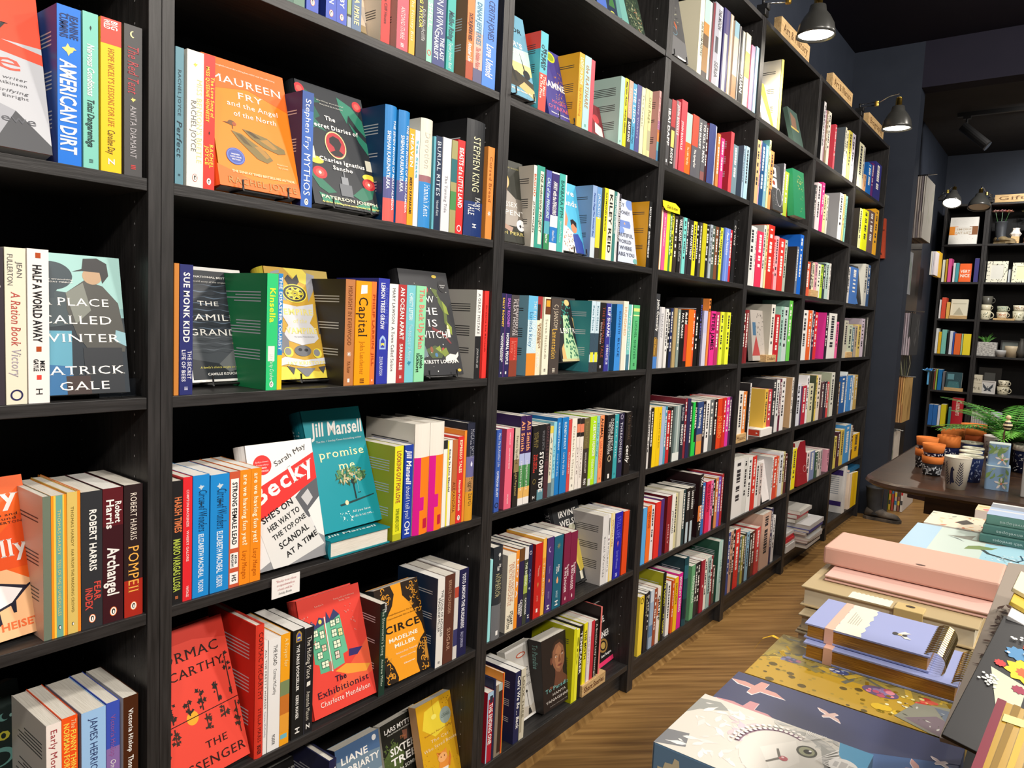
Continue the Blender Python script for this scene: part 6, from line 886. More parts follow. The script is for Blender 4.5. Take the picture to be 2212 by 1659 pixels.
def artwork(r, w, h, art):
    mb = MB(); tb = MB(); k = 0; rr = random.Random(len(art) * 13 + int(w * 1e4))
    def P(pts, c, kk): mb.poly([(max(0, min(1, u)) * w, -.0002 - kk * .00003, max(0, min(1, v)) * h) for u, v in pts], M(c))
    asp = w / h
    for a in art:
        k += 1; n, c = a[0], a[1]
        if n == 'r': P([(a[2], a[3]), (a[4], a[3]), (a[4], a[5]), (a[2], a[5])], c, k)
        elif n == 'p': P(a[2], c, k)
        elif n == 'e': P(ell(24, a[4], a[5], a[2], a[3]), c, k)
        elif n == 'wv':
            _, c1, c2, u0, v0, u1, v1, m = a
            for i in range(m):
                v = v0 + (v1 - v0) * (i + .5) / m; d = (v1 - v0) / m * .42; ph = rr.random() * 6; N = 14
                up = [(u0 + (u1 - u0) * j / N, v + d * (.3 + .5 * math.sin(j * 1.3 + ph))) for j in range(N + 1)]; dn = [(u, q - d * (.5 + .4 * math.sin(j * .9 + ph))) for j, (u, q) in enumerate(up)]
                P(up + dn[::-1], c1 if i % 2 else c2, k)
        elif n == 'dots':
            _, c, u0, v0, u1, v1, m = a
            for i in range(m):
                s = .004 + .008 * rr.random(); P(ell(6, s, s * asp, u0 + (u1 - u0) * rr.random(), v0 + (v1 - v0) * rr.random()), c, k)
        elif n == 'leafcloud':
            _, c, cu, cv, ru, rv, m = a
            for i in range(m):
                t = rr.random() * 6.28; q = math.sqrt(rr.random()); u, v = cu + ru * q * math.cos(t), cv + rv * q * math.sin(t); ang = rr.random() * 6.28; s = max(.012, min(.06, ru * .16))
                P([(u + s * (x * math.cos(ang) - y * math.sin(ang)), v + s * asp * (x * math.sin(ang) + y * math.cos(ang))) for x, y in LEAF], c, k + rr.random())
        elif n in ('birdtree', 'birdrefl'):
            _, c, u, v, s = a; sg = 1 if n == 'birdtree' else -1
            for i in range(9):
                q = rr.random() * s; z = .016 + .02 * rr.random(); uu = u + (rr.random() - .5) * .09; ang = rr.random() * 6.28
                P([(uu + z * (x * math.cos(ang) - y * math.sin(ang)), v + sg * q + z * asp * (x * math.sin(ang) + y * math.cos(ang))) for x, y in BIRD], c, k + i * .1)
            P([(u - .008, v), (u + .008, v), (u + .005, v + sg * s), (u - .005, v + sg * s)], c, k)
        elif n == 'win':
            _, c, c2, u, v, ww, hh = a; P([(u - .008, v - .006), (u + ww + .008, v - .004), (u + ww + .008, v + hh + .006), (u - .008, v + hh + .006)], c2, k); P([(u, v), (u + ww, v), (u + ww, v + hh), (u, v + hh)], c, k + .3)
            P([(u + ww * .46, v), (u + ww * .54, v), (u + ww * .54, v + hh), (u + ww * .46, v + hh)], c2, k + .5); P([(u, v + hh * .46), (u + ww, v + hh * .46), (u + ww, v + hh * .54), (u, v + hh * .54)], c2, k + .5)
        elif n == 'curl':
            _, c, u0, v0, u1, v1, m = a
            for i in range(m):
                u, v = u0 + (u1 - u0) * rr.random(), v0 + (v1 - v0) * rr.random(); s = .03 + .02 * rr.random(); t0 = rr.random() * 6.28
                o1 = [(u + s * math.cos(t0 + q * .5), v + s * asp * math.sin(t0 + q * .5)) for q in range(8)]; i1 = [(u + s * .62 * math.cos(t0 + q * .5), v + s * .62 * asp * math.sin(t0 + q * .5)) for q in range(8)]; P(o1 + i1[::-1], c, k + i * .05)
        elif n in ('ring8', 'ringo'):
            _, c, cu, cv, ru, rv = a; A = ell(24, ru, rv, cu, cv); B = ell(24, ru * .9, rv * .9, cu, cv)
            for q in range(24): P([A[q], A[(q + 1) % 24], B[(q + 1) % 24], B[q]], c, k)
            if n == 'ring8':
                for q in range(7):
                    t = q * 2 * math.pi / 7; t2 = t + 3 * 2 * math.pi / 7; x0, y0, x1, y1 = cu + ru * math.cos(t), cv + rv * math.sin(t), cu + ru * math.cos(t2), cv + rv * math.sin(t2)
                    L = math.hypot(x1 - x0, y1 - y0); nx, ny = -(y1 - y0) / L * .008, (x1 - x0) / L * .008; P([(x0 - nx, y0 - ny), (x1 - nx, y1 - ny), (x1 + nx, y1 + ny), (x0 + nx, y0 + ny)], c, k + .2)
        elif n == 'scales':
            _, c, u0, v0, u1, v1, m = a
            for i in range(m):
                v = v0 + (v1 - v0) * rr.random(); sp_ = .5 - .5 * (v - v0) / (v1 - v0) * .7; u = (u0 + u1) / 2 + (u1 - u0) * sp_ * (rr.random() * 2 - 1) * .8; P(ell(7, .03, .03 * asp, u, v), c, k)
        elif n == 't':
            _, s, c, st, u0, u1, v, hh = a; k += .5
            text_on(tb, s, M(c), st, u0 * w, u1 * w, v * h, hh * h * .78, lambda x, z, kk=k: (max(.0, min(w, x)), -.0003 - kk * .00003, z))
        elif n == 'rt':
            _, s, c, st, u0, u1, v, hh, ang = a; an = math.radians(ang); ca_, sa_ = math.cos(an), math.sin(an)
            text_on(tb, s, M(c), st, 0, (u1 - u0) * w / ca_, 0, hh * h * .8, lambda x, z, kk=k: (max(0, min(w, u0 * w + x * ca_ - z * sa_)), -.0003 - kk * .00003, v * h + x * sa_ + z * ca_))
    if mb.f: mb.build('cover_artwork', r)
    if tb.f: tb.build('cover_lettering', r)

# colour words for the labels
CW = [('white', 'f0eeea'), ('cream', 'ebe3cc'), ('grey', '9a9a9c'), ('charcoal', '3c3c40'), ('black', '1b1b1d'), ('red', 'd83030'), ('dark red', '8a2028'), ('burgundy', '6a1e36'), ('orange', 'f08028'), ('tan', 'b8946a'), ('brown', '5c3c2c'), ('amber', 'e8a828'), ('yellow', 'eede30'), ('lime green', 'b4dc28'), ('olive', '8a8a3c'), ('bright green', '38c468'), ('dark green', '28483a'), ('mint green', '90d8b0'), ('teal', '2f9c98'), ('dark teal', '1f5a66'), ('turquoise', '78c8cc'), ('sky blue', '98c8e8'), ('bright blue', '2080d0'), ('royal blue', '3850b0'), ('navy', '28305c'), ('slate blue', '6888a0'), ('purple', '483078'), ('lilac', 'c4c0e0'), ('pink', 'e88ab0'), ('hot pink', 'e0308c'), ('rose', 'd05068'), ('peach', 'e8b89c'), ('coral', 'e4624e')]
def cname(h):
    a = [int(h[i:i + 2], 16) for i in (0, 2, 4)]; best = None
    for n, q in CW:
        b = [int(q[i:i + 2], 16) for i in (0, 2, 4)]; d = 2 * (a[0] - b[0]) ** 2 + 3.5 * (a[1] - b[1]) ** 2 + 2.5 * (a[2] - b[2]) ** 2
        ma, mb_ = max(a) - min(a), max(b) - min(b); d += 1.2 * (ma - mb_) ** 2
        if best is None or d < best[0]: best = (d, n)
    return best[1]
LEVEL = ['top shelf', 'shelf second from top', 'shelf third from top', 'middle shelf', 'shelf third from bottom', 'shelf second from bottom', 'bottom shelf']
ORD = 'first second third fourth fifth sixth seventh eighth ninth tenth eleventh twelfth thirteenth fourteenth fifteenth sixteenth seventeenth eighteenth nineteenth twentieth'.split()

allch = set()
for s in SPINES:
    for t_ in s[8]:
        if not t_[0].startswith('@'): allch |= set(t_[0])
for f_ in FACES:
    for a_ in f_[11]:
        if a_[0] in ('t', 'rt'): allch |= set(a_[1])
    if 'spt' in f_[10]: allch |= set(f_[10]['spt'][0])
allch |= set('Short Stories Cookery Gifts 100 Becky is as close to unputdownable as a book could be. "Art History Natural Biography Chambers with envelopes note cards thank you Music Poetry& Me Mr Mrs Home Love')
allch.discard(' ')
make_glyphs(allch)

# ---- spine-out books
rows = {}
for s in SPINES: rows.setdefault((s[0], s[1]), []).append(s)
seen = {}
plan = []
for (u, r_), L in rows.items():
    L.sort(key=lambda s: s[2])
    for i, s in enumerate(L):
        lc = cname(L[i - 1][6]) if i else None; rc = cname(L[i + 1][6]) if i + 1 < len(L) else None
        c = cname(s[6]); kind = 'hardback' if s[7].get('h') else 'paperback'
        at_ = f'between {lc} and {rc} spines' if lc and rc else (f'at left end beside {rc} spine' if rc else (f'at right end beside {lc} spine' if lc else 'standing alone'))
        lab = f'{c} {kind} {at_}, {LEVEL[r_]}, {CASEW[u]}'
        alt = f'{c} {kind}, {ORD[min(i, 19)]} spine from left, {LEVEL[r_]}, {CASEW[u]}'
        plan.append((s, lab, alt, kind, u, r_)); seen[lab] = seen.get(lab, 0) + 1
for s, lab, alt, kind, u, r_ in plan:
    _, _, x, w_, h_, D, col, o, tx = s
    if seen[lab] > 1 or len(lab.replace(',', '').split()) > 16: lab = alt
    book(kind + '_book', (x + w_, .007, SHELF_Z[r_] + .0003), (0, 0, math.pi / 2), D, h_, w_, col, o, tx, label=lab, group=f'{LEVEL[r_]} books, {CASEW[u]}')
# ---- face-out books, leaning back
for u, r_, label, p, yaw, lean, w_, h_, t_, col, o, art in FACES:
    b = book('hardback_book' if o.get('h') else 'paperback_book', p, (0, 0, 0), w_, h_, t_, col, o, (), art, label=label, group='books shown face out')
    b.rotation_mode = 'XYZ'; b.matrix_world = Matrix.Translation(p) @ Matrix.Rotation(yaw, 4, 'Z') @ Matrix.Rotation(-lean, 4, 'X')
    if o.get('lift', 0) >= .008 and o.get('lift') < .03:     # black wire easel under the cover
        e = thing('book_easel', 'black wire easel under the ' + ' '.join(label.split()[:8]), 'easel', (p[0] + w_ / 2, p[1], SHELF_Z[r_]), (0, 0, yaw), 'black easels under face-out books')
        hw = w_ * .28; zt = p[2] - SHELF_Z[r_]
        mb = MB()
        for sg in (-1, 1): mb.tube([(sg * hw, -.012, zt + .012), (sg * hw, -.014, zt - .004), (sg * hw, .0, zt - .004), (sg * hw, .06, .004), (sg * hw * .8, .06 + .12 * math.sin(lean) * .6, .10)], .0022, IRON, 6)
        mb.build('prong', e)
        mb = MB(); mb.tube([(-hw, .06, .004), (hw, .06, .004)], .0022, IRON, 6); mb.tube([(-hw, .0, zt - .004), (hw, 0, zt - .004)], .0022, IRON, 6); mb.build('cross_bar', e)
# ---- thin and distant books, one object
mb = MB()
for u, r_, x, w_, h_, col, f in FAR_BOOKS:
    z = SHELF_Z[r_] + .0003; D = .13 + .03 * ((int(col, 16) % 7) / 7); m = M(col); a = .007 + .004 * ((int(col, 16) % 5) / 5)
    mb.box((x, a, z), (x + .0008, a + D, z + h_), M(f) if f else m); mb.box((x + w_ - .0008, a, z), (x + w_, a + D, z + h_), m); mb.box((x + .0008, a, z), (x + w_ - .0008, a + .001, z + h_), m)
    mb.box((x + .0008, a + .001, z), (x + w_ - .0008, a + D - .001, z + h_ - .001), PAGES)
    rr = random.Random(int(col, 16)); L = sum(lin(col)); tm = M('f0ece4' if L < 1.1 else '34343a'); zz = h_ * .94
    if w_ > .009 and u >= 3:                               # title printed small along the spine
        cx = x + w_ / 2; hw = w_ * .18
        while zz > h_ * .3:
            l = h_ * (.02 + .04 * rr.random()); mb.poly([(cx - hw, a - .0002, z + zz - l), (cx + hw, a - .0002, z + zz - l), (cx + hw, a - .0002, z + zz), (cx - hw, a - .0002, z + zz)], tm); zz -= l + h_ * (.012 + .05 * (rr.random() > .8))
fb = mb.build('books'); fb['kind'] = 'stuff'; tag(fb, 'thin spines and the rows of small distant books on the far bookcases', 'books')
# ---------------------------------------------------------------- wooden signs and blocks
def flat_text(r, name, s, col, style, x0, x1, z, cap, y):
    mb = MB(); text_on(mb, s, M(col), style, x0, x1, z, cap, lambda a, b: (a, y, b)); return mb.build(name, r)
def sign(name, label, loc, size, words, group, rot=0, style='f', col='6a4a2c', cat='sign', mat=OAK):
    w_, d_, h_ = size; r = thing(name, label, cat, loc, (0, 0, rot), group)
    mb = MB(); mb.box((-w_ / 2, 0, 0), (w_ / 2, d_, h_), mat); mb.build('block', r, bevel=.0012)
    if words: flat_text(r, 'engraved_lettering', words, col, style, -w_ * .42, w_ * .42, h_ * .3, h_ * .46, -.0006)
    return r
for u, lab, wd in ((4, 'wooden sign on the bookcase top behind the nearest lit lamp', 'Art & History'), (5, 'wooden sign on the bookcase top between the two lit clamp lamps', 'Art & Nature'), (6, 'wooden sign on the bookcase top partly behind the second lamp', 'Biography')):
    sign('wooden_sign', lab, (.8 * u - .4, .004, TOPZ + .0005), (.40, .032, .072), wd, 'wooden signs along the bookcase tops')
sign('wooden_sign', 'pale wooden gifts sign on top of the far bookcase', (7.215, -.535, 2.4325), (.30, .03, .066), 'Gifts', None, rot=-math.pi / 2)
sign('wooden_block', 'oak block engraved Short Stories on the bottom shelf, third bookcase', (1.361, .0, SHELF_Z[6] + .0005), (.138, .034, .036), 'Short Stories', 'oak subject blocks', style='g', col='5a2a18')
sign('wooden_block', 'oak block engraved Cookery in front of the leaf drawing cover', (2.78, -.0, SHELF_Z[3] + .0005), (.13, .05, .032), 'Cookery', 'oak subject blocks')
sign('wooden_block', 'oak block at left end of the fifth bookcase shelf under cookery books', (2.475, -.0, SHELF_Z[4] + .0005), (.12, .03, .036), 'Music', 'oak subject blocks')
sign('wooden_block', 'small oak block in the sixth bookcase before thin pale books', (3.37, -.0, SHELF_Z[2] + .0005), (.13, .05, .034), None, 'oak subject blocks')
sign('wooden_block', 'small oak block in the last bookcase under the yellow spine', (4.2, -.0, SHELF_Z[3] + .0005), (.14, .04, .034), None, 'oak subject blocks')
# yellow shelf tag
r = thing('shelf_tag', 'yellow pointed shelf tag above the thin spines, fourth bookcase', 'tag', (1.613, -.004, 1.597))
mb = MB(); pts = [(0, .028), (.092, .030), (.126, .019), (.128, .0), (.026, 0), (.004, .011)]
mb.v = []; n = len(pts); mb.add([(x, 0, z) for x, z in pts] + [(x, .0012, z) for x, z in pts], [tuple(range(n - 1, -1, -1)), tuple(range(n, 2 * n))] + [(i, (i + 1) % n, n + (i + 1) % n, n + i) for i in range(n)], M('f2e02a'))
mb.build('card', r); flat_text(r, 'lettering', 'Get it now', '8a7a18', 'bi', .03, .11, .008, .01, -.0006)
# review card hanging from the shelf edge
r = thing('review_card', 'small white quote card hung on the shelf edge below the newspaper style cover', 'card', (.1985, -.0026, .7135))
mb = MB(); mb.box((0, -.0008, 0), (.059, 0, .037), M('efecea')); mb.build('card', r)
tb = MB()
for i, (s_, c_) in enumerate((('"Becky is as close', 'b86068'), ('to unputdownable as', 'b86068'), ('a book could be."', 'b86068'), ('Sunday Books', '4a4a4a'))):
    text_on(tb, s_, M(c_), 'fi', .008 + .002 * i, .051 - .003 * i, .028 - .0075 * i, .004, lambda a, b: (a, -.0012, b))
tb.build('lettering', r)
# flat copy under the teal cover
book('hardback_book', (.332, .024, SHELF_Z[4] + .0345), (-math.pi / 2, 0, 0), .155, .235, .034, '12808c', {'h': 1, 'sp': '0f6a78'}, (), (('t', 'Jill Mansell', 'd8e8e8', 'bi', .1, .9, .1, .05),), label='teal hardback lying flat under the leaning teal cover, second bookcase', group='books lying flat').matrix_world = Matrix.Translation((.332, .006, SHELF_Z[4] + .0348)) @ Matrix.Rotation(-math.pi / 2, 4, 'X') @ Matrix.Translation((0, 0, 0))
# acrylic stand
r = thing('acrylic_stand', 'clear acrylic book stand at the foot of the flat cap boy cover', 'stand', (-.04, .02, SHELF_Z[3]))
mb = MB(); mb.box((-.04, 0, .0005), (.045, .1, .0035), ACRYL); mb.build('base', r)
mb = MB(); mb.box((-.04, -.001, .0005), (.045, .0018, .028), ACRYL); mb.build('lip', r)
# upright hardback with pale side, fifth bookcase upper shelf
book('hardback_book', (2.676, .007, SHELF_Z[0] + .0003), (0, 0, math.pi / 2), .2, .29, .026, 'e8d860', {'h': 1, 'f': 'd4d0c8'}, (), label='tall hardback with pale grey side and yellow spine, upper shelf of fifth bookcase', group='books shown face out')
# white slipcase with red end
r = thing('slipcase', 'white box with red end panel at the shelf front, fifth bookcase', 'box', (2.70, -.006, SHELF_Z[4] + .0005))
mb = MB(); mb.box((0, 0, 0), (.15, .075, .034), M('ece8e4')); mb.build('box_body', r, bevel=.001)
mb = MB(); mb.poly([(-.0004, .006, .004), (-.0004, .069, .004), (-.0004, .069, .03), (-.0004, .006, .03)][::-1], M('c8402c')); mb.poly([(-.0007, .012, .016), (-.0007, .022, .012), (-.0007, .022, .020)], M('f0ece8')); mb.build('end_panel', r)
# piles lying at the foot of the sixth bookcase
z = SHELF_Z[6] + .0005
def lying(x, y, z, sx, sy, t, col, label, group, name='book', rot=0.0, page='e8e4dc', spine=None):
    r = thing(name, label, 'book' if 'book' in name else 'magazine', (x, y, z), (0, 0, rot), group); e = min(.0016, t * .2)
    mb = MB(); mb.box((0, 0, 0), (sx, sy, e), M(col)); mb.box((0, 0, t - e), (sx, sy, t), M(col)); mb.box((0, -.001, 0), (sx, .0008, t), M(spine or col)); mb.build('cover', r)
    mb = MB(); mb.box((.001, .001, e), (sx - .001, sy - .001, t - e), M(page, .8)); mb.build('page_block', r); return r
zz = z
for i, (c, t, sp) in enumerate((('e4e2e0', .034, 'e8e6e4'), ('e0ddd8', .012, 'e4e0dc'), ('d8303a', .014, 'd8303a'), ('d8303a', .014, 'd02c38'), ('ece8e6', .016, 'f0eeec'))):
    lying(3.235, -.0 + .003 * i, zz, .155, .2, t, c, ('white thick', 'white thin', 'lower red', 'upper red', 'topmost white')[i] + ' book in the short pile, bottom shelf of sixth bookcase', 'short pile of books', 'lying_book', .02 * (i % 2)); zz += t + .0006
zz = z
names = ['bottom', 'second', 'third', 'fourth', 'fifth', 'sixth', 'seventh', 'eighth', 'ninth', 'tenth', 'eleventh']
for i, (c, t, sp) in enumerate((('d8d4d0', .016, 'dcd8d4'), ('e2dedc', .012, 'e6e2e0'), ('c8a8a8', .012, 'dcd6d4'), ('d4d0cc', .014, 'e4e0de'), ('c8ccc8', .014, 'dcdcd8'), ('e0dede', .012, 'e4e2e2'), ('4a4ea8', .016, '4448a0'), ('dcdcde', .022, 'e4e4e8'), ('6a6258', .022, 'a8a090'), ('a82834', .022, 'c02838'), ('c8c4bc', .02, 'b8b4b0'))):
    tall = i < 8
    x = 3.40 + (.008 * math.sin(i * 2.1)) - (0 if tall else .0); y = -.055 + .01 * math.sin(i * 1.7) + (0 if tall else .055)
    lying(x, y, zz, .27 if tall else .21, .22, t, c, f'{cname(sp)} book, {names[i]} from bottom of the tall pile, sixth bookcase', 'tall pile of large books', 'lying_book', .015 * math.cos(i * 2), spine=sp); zz += t + .0006
mb = MB(); mb.poly([(0, 0, 0), (.1, 0, 0), (.1, .1, 0), (0, .1, 0)], M('3a6a60'))
# white carton, last bookcase
r = thing('carton', 'tall white box with purple bands on the bottom shelf, last bookcase', 'box', (4.35, -.0, z))
mb = MB(); mb.box((0, 0, 0), (.055, .17, .30), M('dcdad8')); mb.build('box_body', r, bevel=.001)
mb = MB()
for a, b in ((.24, .275), (.045, .075)): mb.poly([(-.0004, .165 if b > .2 else .08, a), (-.0004, .01, a), (-.0004, .01, b), (-.0004, .165 if b > .2 else .08, b)], M('3a2a68'))
for i in range(9): mb.poly([(-.0004, .12, .225 - .013 * i), (-.0004, .03, .225 - .013 * i), (-.0004, .03, .23 - .013 * i), (-.0004, .12, .23 - .013 * i)], M('9aa0a8'))
mb.poly([(-.0004, .16, .06), (-.0004, .1, .09), (-.0004, .13, .15), (-.0004, .15, .12)], M('7a9a50')); mb.build('printing', r)
for i in range(4):
    book('paperback_book', (4.50 + .052 * (i + 1), .0, z), (0, 0, math.pi / 2), .17, .235 - .004 * i, .05, ('f0dcc8', 'ecc218', 'e8b814', 'f0c81c')[i], {}, (), label=('pale', 'yellow', 'deeper yellow', 'brightest yellow')[i] + ' thick spine beside the white box, bottom shelf of last bookcase', group='thick books beside the white box')
lying(4.52, .01, z + .2365, .26, .18, .02, '2a6a94', 'blue book lying flat on the yellow spines, bottom shelf of last bookcase', None, 'lying_book', page='e8d0c8')

# ---------------------------------------------------------------- clamp lamps
SHADE = M('3c3c3a', .3, .2, .5); WARM = M('fff6e4', .5, 0, .1, 0)
GLOW = bpy.data.materials.new('lamp_glow'); GLOW.use_nodes = True
_b = GLOW.node_tree.nodes['Principled BSDF']; _b.inputs['Emission Color'].default_value = (1, .93, .8, 1); _b.inputs['Emission Strength'].default_value = 14
def lamp(label, mount, head, tilt, lit, rad=.074, power=9):
    r = thing('clamp_lamp', label, 'lamp', mount, (0, 0, 0), 'clamp lamps over the bookcases')
    mo = Vector(mount); hd = Vector(head) - mo; q = Matrix.Translation(hd) @ Matrix.Rotation(tilt[0], 4, 'X') @ Matrix.Rotation(tilt[1], 4, 'Y')
    T_ = lambda p: tuple(q @ Vector(p))
    mb = MB(); mb.box((-.02, -.018, -.025), (.02, .03, -.0), IRON); mb.box((-.016, -.024, 0), (.016, .02, .02), IRON); mb.build('clamp', r, bevel=.002)
    top = Vector(T_((0, 0, .15))); d = top - Vector((0, 0, .03)); e = Vector((0, 0, .03)) + d * .45
    mb = MB(); mb.tube([(0, 0, .018), (0, 0, .045)], .006, IRON); mb.tube([(0, 0, .04), tuple(e + Vector((0, 0, .012)))], .0032, CHROME); mb.tube([(0, 0, .025), tuple(e - Vector((0, 0, .006)))], .0032, CHROME); mb.build('lower_arm', r, smooth=True)
    mb = MB(); mb.tube([tuple(e), tuple(e + (top - e) * .55 + Vector((0, 0, .03))), tuple(top + Vector((0, 0, .035))), tuple(top + Vector((.004, 0, .0)))], .003, CHROME); mb.build('upper_arm', r, smooth=True)
    mb = MB(); mb.lathe([(.006, -.012), (.012, -.012), (.012, .012), (.006, .012)], BRASS, tuple(e), 12, True, True); mb.build('joint', r, smooth=False)
    mb = MB(); n = 12
    pr_ = [(.012, .165), (.016, .16), (.016, .125), (.024, .12)]
    vs = [T_((a * math.cos(2 * math.pi * k / n), a * math.sin(2 * math.pi * k / n), b)) for a, b in pr_ for k in range(n)]
    mb.add(vs, [(i * n + k, i * n + (k + 1) % n, (i + 1) * n + (k + 1) % n, (i + 1) * n + k) for i in range(3) for k in range(n)] + [tuple(range(n))], BRASS); mb.build('bulb_holder', r, smooth=True)
    mb = MB(); n = 28; k_ = rad / .074
    pr_ = [(.02, .122), (.03, .118), (.034, .095), (.05, .075), (.066, .045), (.072, .015), (.074, .0), (.071, .0), (.069, .015), (.063, .043), (.047, .072), (.03, .09), (.018, .1)]
    vs = [T_((a * k_ * math.cos(2 * math.pi * k / n), a * k_ * math.sin(2 * math.pi * k / n), b)) for a, b in pr_ for k in range(n)]
    mb.add(vs, [(i * n + k, i * n + (k + 1) % n, (i + 1) * n + (k + 1) % n, (i + 1) * n + k) for i in range(len(pr_) - 1) for k in range(n)], SHADE); mb.build('shade', r, smooth=True)
    mb = MB(); mb.poly([T_((.066 * k_ * math.cos(-2 * math.pi * k / n), .066 * k_ * math.sin(-2 * math.pi * k / n), .009)) for k in range(n)], GLOW if lit else M('d8d0c0')); mb.build('bulb', r)
    if lit:
        d = bpy.data.lights.new('lamp_light', 'SPOT'); d.energy = power; d.color = (1, .9, .74); d.spot_size = 2.5; d.spot_blend = .5; d.shadow_soft_size = .05
        o = bpy.data.objects.new('lamp_light', d); C.objects.link(o); o.parent = r; o.matrix_local = q @ Matrix.Translation((0, 0, -.004))
lamp('lit black clamp lamp over the fifth bookcase, large bright disc', (2.4, .012, TOPZ + .026), (2.56, -.15, 2.40), (0, 0), True, power=34)
lamp('lit black clamp lamp over the last two bookcases', (4.0, .012, TOPZ + .026), (3.86, -.215, 2.325), (0, 0), True, power=34)
lamp('lit clamp lamp beside the hanging gift bags at the back', (6.93, -.02, 2.456), (6.49, -.155, 2.33), (.0, .5), True, power=16, rad=.07)
lamp('unlit dark clamp lamp left of the gifts sign', (7.19, -.36, 2.456), (6.75, -.32, 2.325), (0, .25), False, rad=.085)

# ---------------------------------------------------------------- track spotlight in the back room
r = thing('track_spotlight', 'black track spotlight under the back room ceiling', 'spotlight', (6.1, -.2, 2.95))
mb = MB(); mb.box((-.015, -1.9, -.03), (.02, .01, 0), IRON); mb.build('track', r)
mb = MB(); mb.box((-.02, -.08, -.05), (.02, -.03, -.03), IRON); mb.tube([(0, -.055, -.05), (0, -.055, -.12)], .008, IRON); mb.build('stem', r)
mb = MB(); mb.tube([(0, -.03, -.10), (0, -.20, -.26)], [.036, .036], IRON, 16); mb.build('spot_head', r, smooth=False)
mb = MB(); mb.tube([(0, -.2, -.262), (0, -.208, -.268)], [.037, .037], CHROME, 16); mb.build('rim', r)
d = bpy.data.lights.new('track_light', 'SPOT'); d.energy = 40; d.color = (.9, .97, 1); d.spot_size = 1.5; d.spot_blend = .7
o = bpy.data.objects.new('track_light', d); C.objects.link(o); o.location = (6.3, -1.05, 2.72); o.rotation_euler = (0, -1.1, 0)
# ---------------------------------------------------------------- far bookcases in the back room (facing -X)
FX = 7.2
XF = lambda x, y, z: (FX + y, -x, z)
bookcase(.012, .345, .28, 'narrow black bookcase on the back wall with blue and red books', 'bookcases on the back wall', SHELF_Z, XF, TOPZ - .02, False)
bookcase(.346, 1.146, .28, 'black bookcase on the back wall under the gifts sign', 'bookcases on the back wall', SHELF_Z, XF, TOPZ - .02, False)
OPN = lambda f: -(.034 + .29 * f)
mb = MB()
FARROWS = {1: [(0, .07, .2, 'e4e2d0'), (.09, .14, .205, 'c8a030'), (.16, .25, .21, 'e0589a'), (.3, .36, .17, 'e0e0e4'), (.37, .45, .17, '4aa0a8'), (.86, .98, .21, '3c3a78')], 2: [(.02, .07, .17, 'e4e0e0'), (.08, .2, .19, 'e0523a'), (.22, .3, .15, 'e8b860')], 3: [(0, .07, .23, 'e0e4e4'), (.08, .16, .2, 'e8b820'), (.17, .3, .22, '7ac0b4'), (.33, .38, .21, '24262a'), (.39, .47, .21, 'd4dce8'), (.48, .52, .2, '3a58b0'), (.53, .7, .19, 'e86a30'), (.71, .75, .19, 'a8c8a0'), (.76, .96, .19, 'ecd832')], 4: [(0, .05, .19, '242424'), (.06, .1, .19, '8a4a3a'), (.11, .15, .19, '9ab850'), (.17, .28, .19, '1c70b0'), (.3, .36, .17, '6a6a70')], 5: [(0, .12, .19, '2c68b0'), (.125, .25, .19, '2c68b0'), (.26, .33, .185, 'dcdce4'), (.34, .48, .2, 'd8c820'), (.55, .64, .18, '3a7a78')], 6: [(.05, .2, .2, 'a87c38'), (.25, .33, .18, '6a8a3a'), (.5, .7, .18, '5a3060')]}
for r_, L in FARROWS.items():
    for a, b, h_, c in L: 
        y0, y1 = OPN(b), OPN(a) - .001; z_ = SHELF_Z[r_] + .0004
        mb.box((FX + .006, y0, z_), (FX + .14, y1, z_ + h_), M(c)); mb.box((FX + .008, y0 + .001, z_ + h_), (FX + .139, y1 - .001, z_ + h_ + .0005), PAGES)
# little wall shelf of books beside the hanging bags
for i, c in enumerate(('e8b830', 'e8e4d8', 'dcdce4', 'e4dce0')): mb.box((6.55, -.09, 1.741), (6.75, -.06 - .0, 1.95 - .01 * i), M(c)) if i == 0 else mb.box((6.35 + .0, -.06 - .012 * i, 1.741), (6.53, -.05 - .012 * i, 1.93), M(c))
bk = mb.build('distant_books'); bk['kind'] = 'stuff'; tag(bk, 'small bright spines filling the narrow bookcase on the back wall', 'books')
def farface(label, f0, f1, r_, h_, lean, col, art, sp, t=.03, dx=.02):
    w_ = .29 * (f1 - f0); b = book('paperback_book', (0, 0, 0), (0, 0, 0), w_, h_, t, col, {'sp': sp}, (), art, label=label, group='face-out books in the narrow back bookcase')
    b.matrix_world = Matrix.Translation((FX + dx, OPN(f0), SHELF_Z[r_] + .003)) @ Matrix.Rotation(-math.pi / 2, 4, 'Z') @ Matrix.Rotation(-lean, 4, 'X')
farface('white cover with orange and brown band at the top of the back bookcase', .08, .84, 0, .25, .2, 'eceae4', (('r', 'e08a30', 0, .34, .3, .66), ('r', '8a5a38', .7, .34, 1, .66), ('r', 'e4e0d8', .2, .36, .8, .64), ('t', 'SMOKE', 'b8a890', 'b', .25, .78, .52, .08), ('t', 'EAT LIST', 'b8a890', 'b', .22, .78, .38, .1), ('dots', 'c8c4bc', .1, .7, .9, .95, 14), ('dots', 'c8c4bc', .1, .05, .9, .3, 14)), '48c8b0')
farface('bright orange cover with white letters in the narrow back bookcase', .46, .78, 1, .17, .22, 'ee6428', (('t', 'VERY', 'f4ecdc', 'b', .1, .9, .5, .2), ('t', 'NICE', 'f4ecdc', 'b', .1, .9, .26, .2)), 'ee6428')
farface('cream cover with line drawing in the narrow back bookcase', .32, .78, 2, .18, .2, 'd8d2bc', (('r', 'b8b29c', .1, .75, .9, .8), ('p', 'b0aa94', [(.2, .2), (.5, .6), (.8, .2)]), ('dots', '8a8474', .2, .1, .8, .6, 20)), 'd8d2bc')
